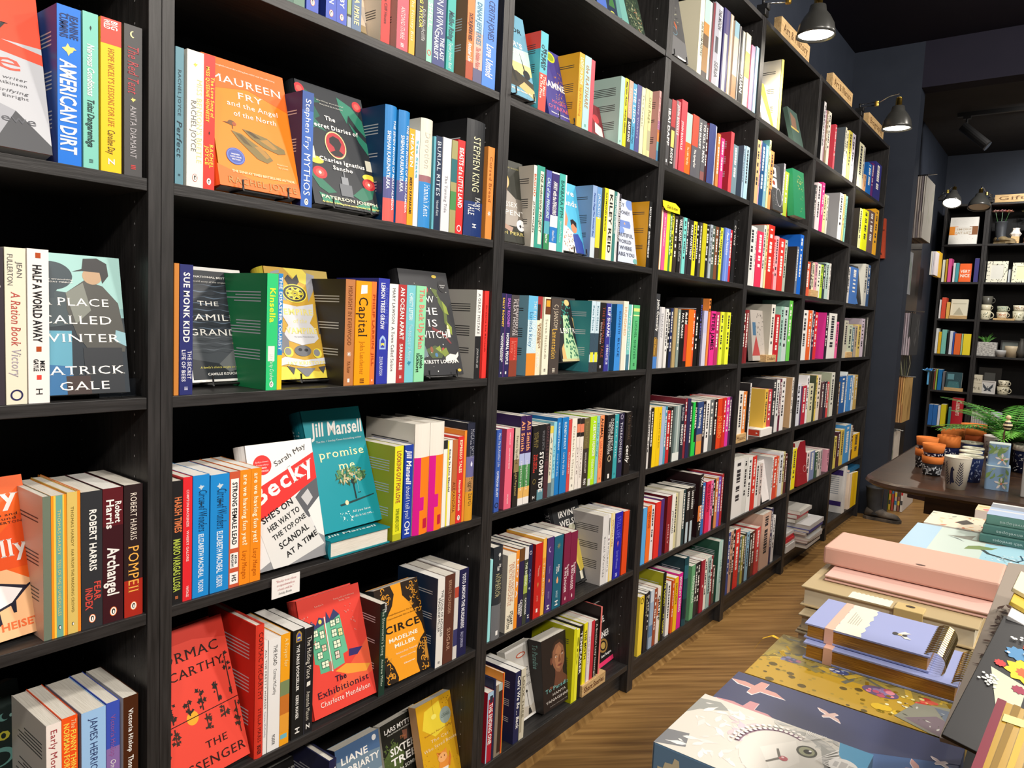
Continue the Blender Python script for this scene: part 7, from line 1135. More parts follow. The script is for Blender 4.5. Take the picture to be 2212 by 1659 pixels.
farface('dark teal cover behind an oak block in the narrow back bookcase', .38, .82, 4, .17, .15, '24444c', (('r', '5a8a94', .1, .6, .5, .9), ('p', '3a6a70', [(.1, .1), (.9, .1), (.8, .5), (.2, .5)]), ('dots', 'a8c0c0', .1, .1, .9, .9, 12)), '24444c')
sign('wooden_block', 'oak block before the cream cover in the narrow back bookcase', (FX + .0, OPN(.55), SHELF_Z[2] + .0005), (.14, .03, .03), None, 'oak subject blocks', rot=-math.pi / 2)
sign('wooden_block', 'oak block before the dark teal cover in the narrow back bookcase', (FX + .0, OPN(.62), SHELF_Z[4] + .0005), (.15, .03, .03), None, 'oak subject blocks', rot=-math.pi / 2)
book('hardback_book', (FX + .006, OPN(.94), SHELF_Z[5] + .0005), (0, 0, 0), .2, .27, .09, 'a81c28', {'h': 1, 'b': [(.04, .9, 'b42430', .1, .9)]}, (('Chambers', 'e8d0c0', 'g', .08, .6, .1, .42),), label='thick red dictionary at right of the lowest rows, narrow back bookcase', group='books lying flat')

# ---- gift shelf contents
def lathe_thing(name, label, cat, loc, parts, group=None):
    r = thing(name, label, cat, loc, group=group)
    for pn, prof, m, c0, c1 in parts:
        mb = MB(); mb.lathe(prof, m, n=24, cap0=c0, cap1=c1); mb.build(pn, r, smooth=True)
    return r
def ring_handle(r, m, y, z, s, name='handle', axis=1):
    mb = MB(); mb.tube([(0, y + (-s * .9) * math.sin(t), z + s * math.cos(t)) for t in [math.pi * k / 8 for k in range(9)]], s * .17, m, 6); return mb.build(name, r, smooth=True)
def mug(label, loc, rad, h_, col, pat=None, flip=False, handle=True):
    m = M(col, .3); prof = [(rad * .78, 0), (rad * .86, h_ * .15), (rad, h_), (rad * .93, h_), (rad * .8, h_ * .12), (0.001, h_ * .1)]
    r = lathe_thing('mug', label, 'mug', loc, [('body', prof, m, True, False)], 'mugs on the gift shelves')
    if handle: ring_handle(r, m, -rad * .92, h_ * .5, h_ * .3)
    if pat:
        mb = MB(); rr = random.Random(int(h_ * 1e5) + int(rad * 1e4))
        for i in range(22):
            t = math.pi * (.6 + .8 * rr.random()); z_ = h_ * (.3 + .5 * rr.random()); q = rad * (.86 + .14 * (z_ / h_)) + .0007; dz = h_ * .05
            mb.poly([(q * math.cos(t + .06 * sx), q * math.sin(t + .06 * sx), z_ + dz * sz) for sx, sz in ((-1, -1), (1, -1), (1, 1), (-1, 1))], M(pat))
        mb.build('printed_pattern', r)
    return r
GX = FX + .09
z2 = SHELF_Z[2] + .0005
mug('cream mug with small print at the bottom of the left mug stack', (GX, -.395, z2), .043, .085, 'd8d0b4', '5a6a50')
mug('cream cup nested on the left mug stack', (GX, -.395, z2 + .086), .042, .05, 'd8d0b4')
mug('dark grey mug topping the left mug stack', (GX, -.40, z2 + .137), .042, .075, '5a5850')
r = thing('serving_board', 'pale wooden board under the middle mugs', 'board', (GX - .03, -.53, z2)); mb = MB(); mb.box((-.04, -.09, 0), (.05, .07, .018), OAK); mb.build('board', r, bevel=.003)
mug('floral cup at the bottom of the middle stack', (GX, -.52, z2 + .019), .043, .055, 'd8cdb4', 'c87850')
mug('green grey patterned cup on the middle stack', (GX, -.52, z2 + .075), .043, .05, 'b8bca4', '6a8878')
mug('striped cream cup at the bottom of the right stack', (GX, -.64, z2), .045, .085, 'd4ceb4', '8a8868')
mug('cream ribbed cup on the right stack', (GX, -.64, z2 + .086), .045, .05, 'dcd4bc', 'a87858')
# boots used as planters, flowers
def boot(name, label, loc, s, mats, rot, buckle=False):
    r = thing(name, label, 'boot', loc, (0, 0, rot))
    sh, so = mats
    # shaft: rings along height, elliptical, then foot
    mb = MB(); n = 20; rings = []
    for z_, rx, ry, cy in [(.045, .052, .062, .02), (.08, .05, .058, .012), (.12, .052, .058, .004), (.2, .058, .064, 0), (.26, .062, .068, 0), (.265, .066, .072, 0), (.275, .066, .072, 0), (.275, .058, .064, 0), (.2, .05, .056, 0)]:
        rings.append([(rx * math.cos(2 * math.pi * k / n) * s, (cy + ry * math.sin(2 * math.pi * k / n)) * s, z_ * s) for k in range(n)])
    mb.add([q for g in rings for q in g], [(i * n + k, i * n + (k + 1) % n, (i + 1) * n + (k + 1) % n, (i + 1) * n + k) for i in range(len(rings) - 1) for k in range(n)], sh); mb.build('shaft', r, smooth=True)
    mb = MB(); rings = []
    for y, rx, z0, z1 in [(-.065, .02, .02, .06), (-.05, .045, .02, .1), (0, .05, .02, .125), (.05, .05, .02, .105), (.1, .05, .02, .075), (.15, .052, .02, .068), (.185, .044, .02, .056), (.205, .02, .02, .036)]:
        zc, rz = (z0 + z1) / 2, (z1 - z0) / 2; rings.append([(rx * math.cos(2 * math.pi * k / n) * s, y * s, (zc + rz * math.sin(2 * math.pi * k / n)) * s) for k in range(n)])
    mb.add([q for g in rings for q in g], [(i * n + k, (i + 1) * n + k, (i + 1) * n + (k + 1) % n, i * n + (k + 1) % n) for i in range(7) for k in range(n)] + [tuple(range(n)), tuple(range(8 * n - 1, 7 * n - 1, -1))], so); mb.build('foot', r, smooth=True)
    mb = MB(); out = [(-.03, -.07), (.03, -.07), (.052, -.04), (.05, .06), (.058, .14), (.045, .2), (0, .218), (-.045, .2), (-.058, .14), (-.05, .06), (-.052, -.04)]
    mb.prism([(x * s, y * s) for x, y in out], 0, .024 * s, so); mb.build('sole', r)
    if buckle:
        mb = MB(); b_ = .011 * s; c0 = Vector((-.0635 * s, .012 * s, .20 * s))
        mb.tube([tuple(c0 + Vector((0, a * b_, c * b_))) for a, c in ((-1, -1), (1, -1), (1, 1), (-1, 1))], .0016, CHROME, 6, True); mb.build('buckle', r)
    return r
RUB = node_mat('black_rubber', noise_col([(.3, '26272a'), (.7, '34363a')], 12, (1, 1, 1), 3, .05), .5, .35)
MUD = node_mat('dusty_rubber', noise_col([(.35, '33302e'), (.55, '57504a'), (.75, '7a6f64')], 14, (1, 1, 1), 5, .2), .8, .2)
CLAY = node_mat('weathered_clay', noise_col([(.3, '6a5a44'), (.7, '9a8662')], 20, (1, 1, 1), 4, .2), .8, .2)
boot('wellington_boot', 'black rubber boot with silver buckle standing on the floor by the navy wall', (4.80, -.095, 0), .80, (RUB, MUD), math.radians(182), True)
boot('boot_planter', 'dark boot shaped planter holding pink flowers on the gift shelf', (GX + .01, -.445, SHELF_Z[0] + .0005), .72, (M('3a3c40', .5), CLAY), math.radians(140))
boot('boot_planter', 'second dark boot planter at the right edge with yellow flowers', (GX + .01, -.665, SHELF_Z[0] + .0005), .72, (M('3a3c40', .5), M('6a4a3a', .6)), math.radians(140))
def blossom(mb, c, s, m, m2, rr):
    c = Vector(c)
    for lay in range(3):
        k = 6 - lay
        for i in range(k):
            t = 6.283 * i / k + lay * .5; ti = .25 + .42 * lay; d = Vector((math.cos(t) * math.cos(ti), math.sin(t) * math.cos(ti), math.sin(ti))); sd = Vector((-math.sin(t), math.cos(t), 0)); q = s * (1 - .22 * lay)
            mb.poly([tuple(c + d * 0.1 * q), tuple(c + d * q * .6 + sd * q * .42), tuple(c + d * q + Vector((0, 0, q * .1))), tuple(c + d * q * .6 - sd * q * .42)], m if lay < 2 else m2)
rr = random.Random(5)
def bouquet(label, loc, cols, spread, group='flowers in the boot planters'):
    r = thing('flowers', label, 'flowers', loc, group=group)
    for i, (c1, c2) in enumerate(cols):
        p = (spread * (rr.random() - .5) * .5, spread * (i / max(1, len(cols) - 1) - .5), .05 + .03 * rr.random())
        mb = MB(); mb.tube([(0, 0, -.06), (p[0] * .6, p[1] * .6, 0), p], .0025, M('3a6a38'), 5); mb.build('stem', r)
        mb = MB(); blossom(mb, p, .042, M(c1, .6), M(c2, .6), rr); mb.build('blossom', r)
    return r
bouquet('pink and peach flowers in the left boot planter', (GX, -.445, SHELF_Z[0] + .205), [('eab09a', 'd88a78'), ('f0b8bc', 'e090a0'), ('f0c8c0', 'e0a0a0')], .10)
bouquet('pale yellow flowers in the right boot planter', (GX, -.655, SHELF_Z[0] + .205), [('dcd88a', 'c8c060'), ('e4e4b0', 'c8c880')], .07)
r = thing('vase', 'white vase on a wooden base between the boot planters', 'vase', (GX - .02, -.56, SHELF_Z[0] + .0005))
mb = MB(); mb.box((-.03, -.03, 0), (.03, .03, .062), OAK); mb.build('wooden_base', r, bevel=.002)
mb = MB(); mb.lathe([(.03, .062), (.045, .085), (.03, .105), (.026, .12), (.03, .135), (.026, .135), (.02, .12)], M('e4dcd4', .4), n=8); mb.build('neck', r)
# frames on the second gift shelf
def frame(label, y0, y1, r_, h_, fc, inner, lean=.12, x=FX + .06, pat=None, bw=.02, group='frames on the gift shelves', art=None, dz=0):
    w_ = y0 - y1; r = thing('photo_frame', label, 'frame', (0, 0, 0), group=group)
    mb = MB(); mb.box((0, 0, 0), (w_, .012, bw), M(fc)); mb.box((0, 0, h_ - bw), (w_, .012, h_), M(fc)); mb.box((0, 0, bw), (bw, .012, h_ - bw), M(fc)); mb.box((w_ - bw, 0, bw), (w_, .012, h_ - bw), M(fc))
    if pat:
        q = random.Random(int(h_ * 1e4))
        for i in range(70):
            u, v = q.random() * w_, q.random() * h_
            if bw < u < w_ - bw and bw < v < h_ - bw: continue
            mb.poly([(max(0, min(w_, u + .004 * a)), -.0004, max(0, min(h_, v + .005 * b))) for a, b in ((-1, -.3), (.4, -1), (1, .4), (-.2, 1))], M(pat))
    mb.build('frame_border', r)
    mb = MB(); mb.box((bw, .004, bw), (w_ - bw, .010, h_ - bw), M(inner, .3)); mb.build('picture', r)
    if art:
        mb = MB()
        for c, pts in art: mb.poly([(bw + u * (w_ - 2 * bw), .0036, bw + v * (h_ - 2 * bw)) for u, v in pts], M(c))
        mb.build('print', r)
    r.matrix_world = Matrix.Translation((x, y0, SHELF_Z[r_] + .001 + dz)) @ Matrix.Rotation(-math.pi / 2, 4, 'Z') @ Matrix.Rotation(-lean, 4, 'X'); return r
frame('cream photo frame with black leaf pattern on the gift shelf', -.375, -.53, 1, .19, 'dcd8c4', 'd4d2c8', pat='4a4a44', bw=.03)
frame('pale frame with leaf pattern cut by the right edge', -.565, -.72, 1, .175, 'dcd8bc', 'dcdcb0', pat='4a4a44', bw=.03, x=FX + .05)
frame('blank white card frame between the patterned frames', -.535, -.6, 1, .12, 'c8ccd0', 'ccd0d4', x=FX + .10, bw=.006)
frame('grey glass frame leaning behind the small pots', -.53, -.67, 3, .15, '2c2c2c', '6a706c', x=FX + .13, bw=.012, lean=.2)
frame('dark framed grey picture behind the butterfly', -.385, -.56, 4, .23, '26231f', '6e706e', x=FX + .14, bw=.045, lean=.08)
frame('white square print of a dark butterfly', -.415, -.53, 4, .115, 'd4d0cc', 'c4c2c0', x=FX + .05, bw=.008, art=[('3a4048', [(.5, .35), (.1, .85), (.14, .5), (.3, .3), (.2, .12), (.42, .15)]), ('3a4048', [(.5, .35), (.9, .85), (.86, .5), (.7, .3), (.8, .12), (.58, .15)]), ('24282c', [(.48, .2), (.52, .2), (.52, .6), (.48, .6)])])
for i, (zz_, s_, wd, lb) in enumerate(((0, .085, 'Mr &', 'lower'), (.0865, .075, 'Mrs', 'upper'))):
    r = thing('letter_block', f'cream lettered cube, {lb} one of two by the butterfly print', 'block', (FX + .04, -.345 - (0 if i == 0 else .006), SHELF_Z[4] + .0005 + zz_), (0, 0, -math.pi / 2), 'cream lettered cubes')
    mb = MB(); mb.box((0, 0, 0), (s_, s_, s_), M('d4cdb8')); mb.build('cube', r, bevel=.002); flat_text(r, 'lettering', wd, '6a6454', 'f', s_ * .15, s_ * .85, s_ * .35, s_ * .3, -.0006)
mug('cream jug like cup at the bottom of the cup pair by the butterfly', (GX, -.585, SHELF_Z[4] + .0005), .047, .07, 'd0c8ae', '3a3a30')
mug('cream cup with dark dots on top of the cup pair by the butterfly', (GX, -.585, SHELF_Z[4] + .0715), .042, .055, 'd4ccb4', '3a3a30')
r = thing('book_set', 'row of matching white spines low in the gift bookcase', 'books', (FX + .02, -.374, SHELF_Z[5] + .0005)); r['kind'] = 'thing'
for i in range(7):
    mb = MB(); mb.box((0, -.018 * (i + 1) + .001, 0), (.12, -.018 * i, .165), M('c8c4c0' if i % 2 else 'd4d0cc')); mb.box((-.0004, -.018 * (i + 1) + .004, .02), (0, -.018 * i - .004, .12), M('9a9898')); mb.build('volume', r)
r = thing('patterned_tin', 'pale blue pink floral tin beside the white spines', 'tin', (FX + .05, -.56, SHELF_Z[5] + .0005)); mb = MB(); mb.lathe([(.045, 0), (.045, .17), (.02, .175)], M('b8b8c8', .4), n=20, cap1=True); mb.build('body', r, smooth=True)
mb = MB(); [mb.poly([(.0455 * math.cos(t) , .0455 * math.sin(t), z_), (.0455 * math.cos(t + .4), .0455 * math.sin(t + .4), z_ + .01), (.0455 * math.cos(t + .2), .0455 * math.sin(t + .2), z_ + .05)], M('b86878')) for t, z_ in ((2.6, .1), (3.3, .06), (3.0, .03), (3.8, .11))]; mb.build('printed_flowers', r)
# planter with aloe, small pots
STONE = node_mat('textured_stone', noise_col([(.35, '8a8a88'), (.5, 'b4b2ae'), (.65, 'd0cec8')], 60, (1, 1, 2), 4, .4), .8, .2)
def aloe(label, loc, box, n, L, mat, name='potted_aloe', leaf='4f8a3a'):
    r = thing(name, label, 'plant', loc)
    mb = MB(); bx_, by_, bz_ = box; mb.box((-bx_, -by_, 0), (bx_, by_, bz_), mat); mb.build('planter', r, bevel=.004)
    q = random.Random(n)
    for i in range(n):
        t = 6.283 * i / n + q.random() * .5; ti = .5 + .8 * q.random(); l = L * (.7 + .4 * q.random()); d = Vector((math.cos(t) * math.cos(ti), math.sin(t) * math.cos(ti), math.sin(ti))); p0 = Vector((0, 0, bz_ - .01)); p1 = p0 + d * l * .55; p2 = p0 + d * l + Vector((math.cos(t), math.sin(t), -.3)) * l * .15
        mb = MB(); mb.tube([tuple(p0), tuple(p1), tuple(p2)], [l * .09, l * .075, l * .008], M(leaf, .5), 6); mb.build('leaf', r, smooth=True)
    return r
aloe('spiky green aloe in a rectangular grey stone planter', (FX + .08, -.425, SHELF_Z[3] + .0005), (.05, .085, .125), 16, .10, STONE)
def smallpot(label, loc, prof, col, name='plant_pot', group=None, mat=None):
    r = thing(name, label, 'pot', loc, group=group); m = mat or M(col, .45)
    mb = MB(); mb.lathe(prof, m, n=28); mb.build('body', r, smooth=True); return r
POT = lambda r0, r1, h_, lip=.0: [(r0, 0), (r1 - lip * .5, h_ * .75), (r1, h_ * .76), (r1, h_), (r1 * .9, h_), (r0 * .88, .01), (.001, .01)]
smallpot('small pale grey pot below the leaning grey frame', (FX + .03, -.545, SHELF_Z[3] + .0005), POT(.03, .042, .06), 'b4b4b4', group='pots on the gift shelf')
smallpot('beige cream pot right of the small grey pot', (FX + .05, -.62, SHELF_Z[3] + .0005), POT(.04, .052, .10), 'c4b498', group='pots on the gift shelf')
smallpot('black and white speckled vase at the right edge of the gift shelf', (FX + .03, -.69, SHELF_Z[3] + .0005), [(.02, 0), (.035, .05), (.02, .13), (.012, .16), (.016, .17)], '4a4844', group='pots on the gift shelf')

# ---------------------------------------------------------------- rack of hanging gift bags on the back room wall
r = thing('display_rack', 'tall black wall rack with prongs for hanging gift bags', 'rack', (6.0, .04, 0))
mb = MB(); mb.box((-.9, -.0, .02), (.55, .019, 2.44), BLACKV); mb.build('panel', r)
TIERS = [(1.90, 2.31, 9, .0135, -.062, ('8c8480', '6c6468', '9a9088'), 'a8a49c', 'grey striped gift bag', .36), (1.52, 1.81, 6, .012, -.05, ('2a6a40', '1f5a34', '2a6a40'), '8a8c90', 'dark green bottle bag', .14), (1.10, 1.39, 9, .0135, -.052, ('a89aa4', '98909a', 'b0a4ac'), '3a3a3c', 'lilac grey gift bag', .32), (.63, .94, 8, .0135, -.06, ('b88a58', 'c49a68', 'a87a4c'), 'bf9a5e', 'brown kraft gift bag', .30), (.34, .56, 4, .016, -.07, ('b8c0c0', '9aa08c', 'c8ccd0'), 'd0c8bc', 'white flower gift bag', .22)]
for ti, (z0, z1, n, th, y0, cols, fcol, nm, L) in enumerate(TIERS):
    mb = MB(); mb.tube([(-.9 + .06, 0, z1 + .012 - 0), (-.9 + .06, -.15 - n * th, z1 + .012)], .004, CHROME, 6); p = mb.build('prong', r)
    for i in range(n):
        front = i == n - 1; x0 = 5.13; y1 = y0 - th * i; c = fcol if front else cols[i % 3]
        g = thing('gift_bag', f'{nm}, {"frontmost" if front else ORD[i] + " from the wall"} in its row on the rack', 'gift bag', (x0, y1, z0), group=nm + 's on the rack')
        hh = z1 - z0; e = th * .40
        mb = MB(); m = M(c, .6); mb.poly([(0, -e, 0), (0, -e, hh), (L, -e, hh), (L, -e, 0)][::-1], m); mb.poly([(0, e, 0), (0, e, hh), (L, e, hh), (L, e, 0)], m)
        mb.poly([(0, -e, hh), (.004, -.0, hh), (.004, 0, hh * .45), (0, -e, hh * .38)], m); mb.poly([(0, e, hh), (.004, 0, hh), (.004, 0, hh * .45), (0, e, hh * .38)][::-1], m); mb.poly([(0, -e, hh * .38), (.004, 0, hh * .45), (0, e, hh * .38), (0, e, 0), (0, -e, 0)], M(cols[(i + 1) % 3], .6)); mb.poly([(L, -e, 0), (L, -e, hh), (L, e, hh), (L, e, 0)], m); mb.poly([(0, -e, 0), (0, e, 0), (L, e, 0), (L, -e, 0)], m)
        mb.build('paper', g)
        mb = MB(); mb.tube([(L * .12, 0, hh - .001), (L * .14, 0, hh + .012), (L * .3, 0, hh + .012), (L * .32, 0, hh - .001)], .0016, M('2a2a2a'), 5); mb.build('cord', g)
        if front:
            mb = MB(); q = random.Random(ti)
            for k in range(10):
                u, v = L * q.random(), hh * (.2 + .6 * q.random()); mb.poly([(max(0, min(L, u + .02 * a)), -e - .0005, v + .04 * b) for a, b in LEAF], M(('b4b8a0', '5a7a50', '7a7a7c', 'ad8850', 'd8d0c8')[ti]))
            mb.build('printed_leaves', g)
q = random.Random(11)
for i, c in enumerate(('e8e0d8', '4a6a9a', '5a8a4a', 'c8a838', 'a84838', 'b8b0a4', '8a5a4a', 'd0c8c0')):
    g = thing('wrapping_paper', f'{cname(c)} folded gift wrap, {ORD[i]} sheet in the floor rack behind the boot', 'gift wrap', (5.16, -.07 - .019 * i, .002), group='folded gift wrap in the floor rack')
    mb = MB(); mb.box((0, -.007, 0), (.42, .007, .30 - .004 * (i % 3)), M(c, .6)); 
    for k in range(4): z_ = .04 + .06 * k + .02 * q.random(); mb.poly([(-.0004, -.006, z_), (-.0004, .006, z_), (-.0004, .006, z_ + .03), (-.0004, -.006, z_ + .03)][::-1], M(('c03838', '3a78a0', 'e0c040', '4a4a4a')[(i + k) % 4]))
    mb.build('folded_sheet', g)
# dried stems above the kraft bags and blue bow
r = thing('dried_flowers', 'dried grey green stems above the brown kraft bags', 'dried flowers', (5.3, -.12, .95))
for k in range(12):
    mb = MB(); a = q.random() - .5; mb.tube([(.05 * a, .05 * a, 0), (.1 * a - .03, .09 * a, .09), (.14 * a - .05, .10 * a + .01, .15 + .04 * q.random())], .0018, M('7a8468' if k % 3 else 'c8c8a8'), 5); mb.build('stem', r)
r = thing('gift_bow', 'bright blue ribbon bow hanging on the rack', 'bow', (5.42, -.255, .985))
mb = MB(); blossom(mb, (0, 0, 0), .05, M('5aa8e0'), M('78bcec'), rr); mb.build('loops', r)
mb = MB(); mb.box((-.006, -.006, -.09), (.006, .004, -.0), M('5aa8e0')); mb.build('tail', r)
# orange wedge shaped box on the nib wall
r = thing('wedge_box', 'orange wedge shaped box hanging on the navy wall', 'box', (4.895, .012, 1.739))
mb = MB(); vs = [(-.03, -.022, 0), (.004, -.022, 0), (.004, .022, 0), (-.03, .022, 0), (-.03, -.010, .262), (.004, -.010, .262), (.004, .018, .262), (-.03, .018, .262)]
mb.add(vs, [(0, 3, 2, 1), (4, 5, 6, 7), (0, 1, 5, 4), (1, 2, 6, 5), (2, 3, 7, 6), (3, 0, 4, 7)], M('b8482c')); mb.poly([(-.0306, -.006, .02), (-.0306, .006, .03), (-.0306, -.002, .04)], M('2a1c1c')); mb.box((-.0308, -.01, .18), (-.0302, .012, .19), M('7a3020')); mb.build('box_body', r)
# ---------------------------------------------------------------- round cornered walnut table with pots
TZ = .71
r = thing('dining_table', 'dark polished wooden table with rounded corner carrying pots', 'table', (3.0, -1.1, 0))
def rrect(x0, y0, x1, y1, rad, n=8):
    P = []
    for cx, cy, a0 in ((x1 - rad, y1 - rad, 0), (x0 + rad, y1 - rad, 90), (x0 + rad, y0 + rad, 180), (x1 - rad, y0 + rad, 270)):
        P += [(cx + rad * math.cos(math.radians(a0 + 90 * k / n)), cy + rad * math.sin(math.radians(a0 + 90 * k / n))) for k in range(n + 1)]
    return P
mb = MB(); lev = [(0.03, -.03), (.012, -.026), (.0, -.016), (.004, -.006), (.014, -.001), (.016, 0)]
rings = [[(x - 3.0, y + 1.1, TZ + dz) for x, y in rrect(2.285 + i_, -1.75 + i_, 3.8 - i_, -.50 - i_, .16)] for i_, dz in lev]; n = len(rings[0])
mb.add([q_ for g in rings for q_ in g], [(i * n + k, i * n + (k + 1) % n, (i + 1) * n + (k + 1) % n, (i + 1) * n + k) for i in range(len(lev) - 1) for k in range(n)] + [tuple(range(n - 1, -1, -1)), tuple(range((len(lev) - 1) * n, len(lev) * n))], TABLEW); mb.build('tabletop', r)
mb = MB(); mb.prism([(-.56, .40), (-.54, .40), (-.54, -.55), (-.56, -.55)], TZ - .03 - .085, TZ - .031, TABLEW); mb.prism([(-.56, .40), (-.54, .46), (-.54, .40)][::-1], TZ - .07, TZ - .031, TABLEW); mb.prism([(-.54, .40), (.6, .40), (.6, .38), (-.54, .38)][::-1], TZ - .115, TZ - .031, TABLEW); mb.build('apron', r)
for sx in (-.42, .5):
    mb = MB(); mb.lathe([(.05, .0), (.06, .03), (.035, .1), (.05, .3), (.03, .45), (.055, .60)], TABLEW, (sx, -.06, 0), 16, True, True); mb.build('leg', r, smooth=True)
TERRA = node_mat('terracotta', noise_col([(.3, 'c0682c'), (.7, 'd67c3a')], 14, (1, 1, 1), 3, .08), .75, .2)
TZ += .0006
def glazepot(label, x, y, z, r0, r1, h_, body, rim, pat=None, group='terracotta pots on the table', name='flower_pot', ratio=.62, npat=60, sq=False, inner=None):
    t = thing(name, label, 'pot', (x, y, z), group=group)
    mb = MB(); mb.lathe([(r0, 0), (r0 + (r1 - r0) * ratio * .94, h_ * ratio)], body, n=30); mb.build('body', t, smooth=True)
    rr_ = r0 + (r1 - r0) * ratio
    mb = MB(); mb.lathe([(rr_ * .985, h_ * ratio), (rr_ * 1.05 if ratio < .9 else rr_, h_ * ratio + .001), (r1, h_), (r1 * .92, h_), (rr_ * .86, h_ * ratio), (r0 * .8, .01), (.001, .01)], rim, n=30, cap0=False); mb.build('rim', t, smooth=True)
    if pat:
        mb = MB(); q = random.Random(int((x + y * 3) * 1000))
        for i in range(npat):
            a = math.pi * (.55 + 1.1 * q.random()); zz_ = h_ * ratio * (.08 + .84 * q.random()); R_ = r0 + (r1 - r0) * zz_ / h_ + .0006; s = .0035 + .003 * q.random(); an = q.random() * 3
            mb.poly([(R_ * math.cos(a + dx / R_), R_ * math.sin(a + dx / R_), min(h_ * ratio, max(0, zz_ + dz))) for dx, dz in ((-s * math.cos(an), -s * math.sin(an)), (s * .4, -s * .3), (s * math.cos(an), s * math.sin(an)), (-s * .4, s * .3))], M(pat))
        mb.build('glaze_pattern', t)
    return t
DARKG = M('32343a', .35); WHITEG = M('d8d2c2', .25); BLUEG = M('2f3f74', .25); NAVYG = M('20264a', .25)
glazepot('terracotta rimmed pot with dark speckled glaze, front of the terracotta stack', 2.62, -.69, TZ, .030, .037, .072, DARKG, TERRA, 'c8ccd0', npat=90)
glazepot('terracotta pot nested upright on the front speckled pot', 2.62, -.69, TZ + .0725, .030, .039, .046, NAVYG, TERRA, 'dcdce4', ratio=.3, npat=20)
glazepot('terracotta pot at the left back of the front stack', 2.78, -.645, TZ, .034, .040, .075, DARKG, TERRA, 'c8ccd0')
glazepot('terracotta pot nested on the left back pot', 2.78, -.645, TZ + .0755, .032, .040, .046, NAVYG, TERRA, 'dcdce4', ratio=.3, npat=20)
glazepot('terracotta pot in the middle of the pot group', 2.95, -.70, TZ, .036, .043, .118, NAVYG, TERRA, 'dcdce4')
glazepot('taller terracotta pot third row back', 3.2, -.685, TZ, .038, .047, .12, NAVYG, TERRA, 'dcdce4')
glazepot('rearmost terracotta pot highest in the group', 3.48, -.735, TZ, .045, .053, .125, M('a8522a'), TERRA)
t = glazepot('white glazed pot with a black bird and fern leaves at the table front', 2.40, -.795, TZ, .030, .043, .112, WHITEG, WHITEG, None, group=None, ratio=.97)
mb = MB(); INK = M('20243c', .3)
def onpot(pts, k=0, r0=.030, r1=.043, h_=.112, a0=math.pi * .99):
    return [((r0 + (r1 - r0) * z_ + .0005 + .0002 * k) * math.cos(a0 + u), (r0 + (r1 - r0) * z_ + .0005 + .0002 * k) * math.sin(a0 + u), z_ * h_) for u, z_ in pts]
mb.poly(onpot([(-.42, .12), (-.46, .3), (-.42, .5), (-.36, .66), (-.24, .72), (-.16, .66), (-.06, .62), (-.18, .58), (-.16, .4), (-.08, .28), (-.02, .26), (-.1, .2), (-.26, .22)]), INK)
for u0, dr in ((.42, 1), (-.85, -1)):
    for i in range(9):
        z_ = .12 + .08 * i; l = .36 - .03 * i
        for sg in (-1, 1): mb.poly(onpot([(u0 + .02 * (8 - i) * .3, z_), (u0 + sg * l, z_ + .12 - .004 * i), (u0 + sg * l * .96, z_ + .15 - .004 * i), (u0, z_ + .035)]), INK)
mb.build('painted_bird_and_ferns', t)
for i, (x, y, h_, R_) in enumerate(((2.60, -.815, .095, .040), (2.74, -.80, .093, .039), (2.88, -.795, .09, .038), (3.02, -.775, .095, .042), (2.72, -.885, .082, .034), (2.86, -.88, .08, .034))):
    glazepot(f'blue and white glazed pot, {ORD[i]} of the row behind the bird pot', x, y, TZ, R_ * .86, R_, h_, BLUEG, M('c8c8b4', .25), '9aa8c8', group='blue glazed pots on the table', ratio=.93, npat=70)
glazepot('white pot with dark brush pattern behind the blue pots', 3.45, -.83, TZ, .042, .05, .085, M('c8c4c0'), M('d0ccc8'), '4a4a50', group=None, ratio=.9)
glazepot('navy and white zigzag pot at the right edge', 3.0, -.965, TZ, .040, .048, .11, NAVYG, M('d8d2c4'), 'dcdce0', group=None, ratio=.8)
# pale blue floral square tins
def tin(label, x, y, z, s, h_, rot):
    t = thing('square_tin', label, 'tin', (x, y, z), (0, 0, rot), 'square floral tins')
    mb = MB(); mb.prism(rrect(-s, -s, s, s, s * .22, 4), 0, h_, M('86a4c4', .3)); mb.build('body', t); mb = MB(); mb.prism(rrect(-s * .98, -s * .98, s * .98, s * .98, s * .22, 4), h_, h_ + .002, M('c8d4d0', .3)); mb.build('rim', t)
    mb = MB(); q = random.Random(int(z * 1000) + 3)
    for i in range(12):
        u, v = (q.random() * 2 - 1) * s * .8, h_ * (.1 + .8 * q.random()); an = q.random() * 6.28; k = .02 * (.5 + q.random() * .6)
        mb.poly([(-s - .0004 - i * .00003, max(-s * .95, min(s * .95, u + k * (a * math.cos(an) - b * math.sin(an)))), max(0, min(h_, v + k * (a * math.sin(an) + b * math.cos(an))))) for a, b in LEAF], M('7c9a5c' if i % 3 else 'a4b894'))
    for k in range(5):
        an = 6.283 * k / 5; mb.poly([(-s - .001, -s * .35 + .014 * (a * math.cos(an) - (b + 1) * math.sin(an)) * .8, max(0, h_ * .3 + .014 * (a * math.sin(an) + (b + 1) * math.cos(an)) * .8)) for a, b in LEAF], M('e8dcd8'))
    mb.poly([(-s - .0014, -s * .35 + .004 * math.cos(a), h_ * .3 + .004 * math.sin(a)) for a in [6.28 * k / 8 for k in range(8)]], M('d88868')); mb.build('printed_orchids', t)
tin('pale blue floral square tin, lower one of two at the table front', 2.52, -.905, TZ, .036, .082, .08)
tin('pale blue floral square tin stacked on top', 2.53, -.903, TZ + .0845, .032, .074, .05)
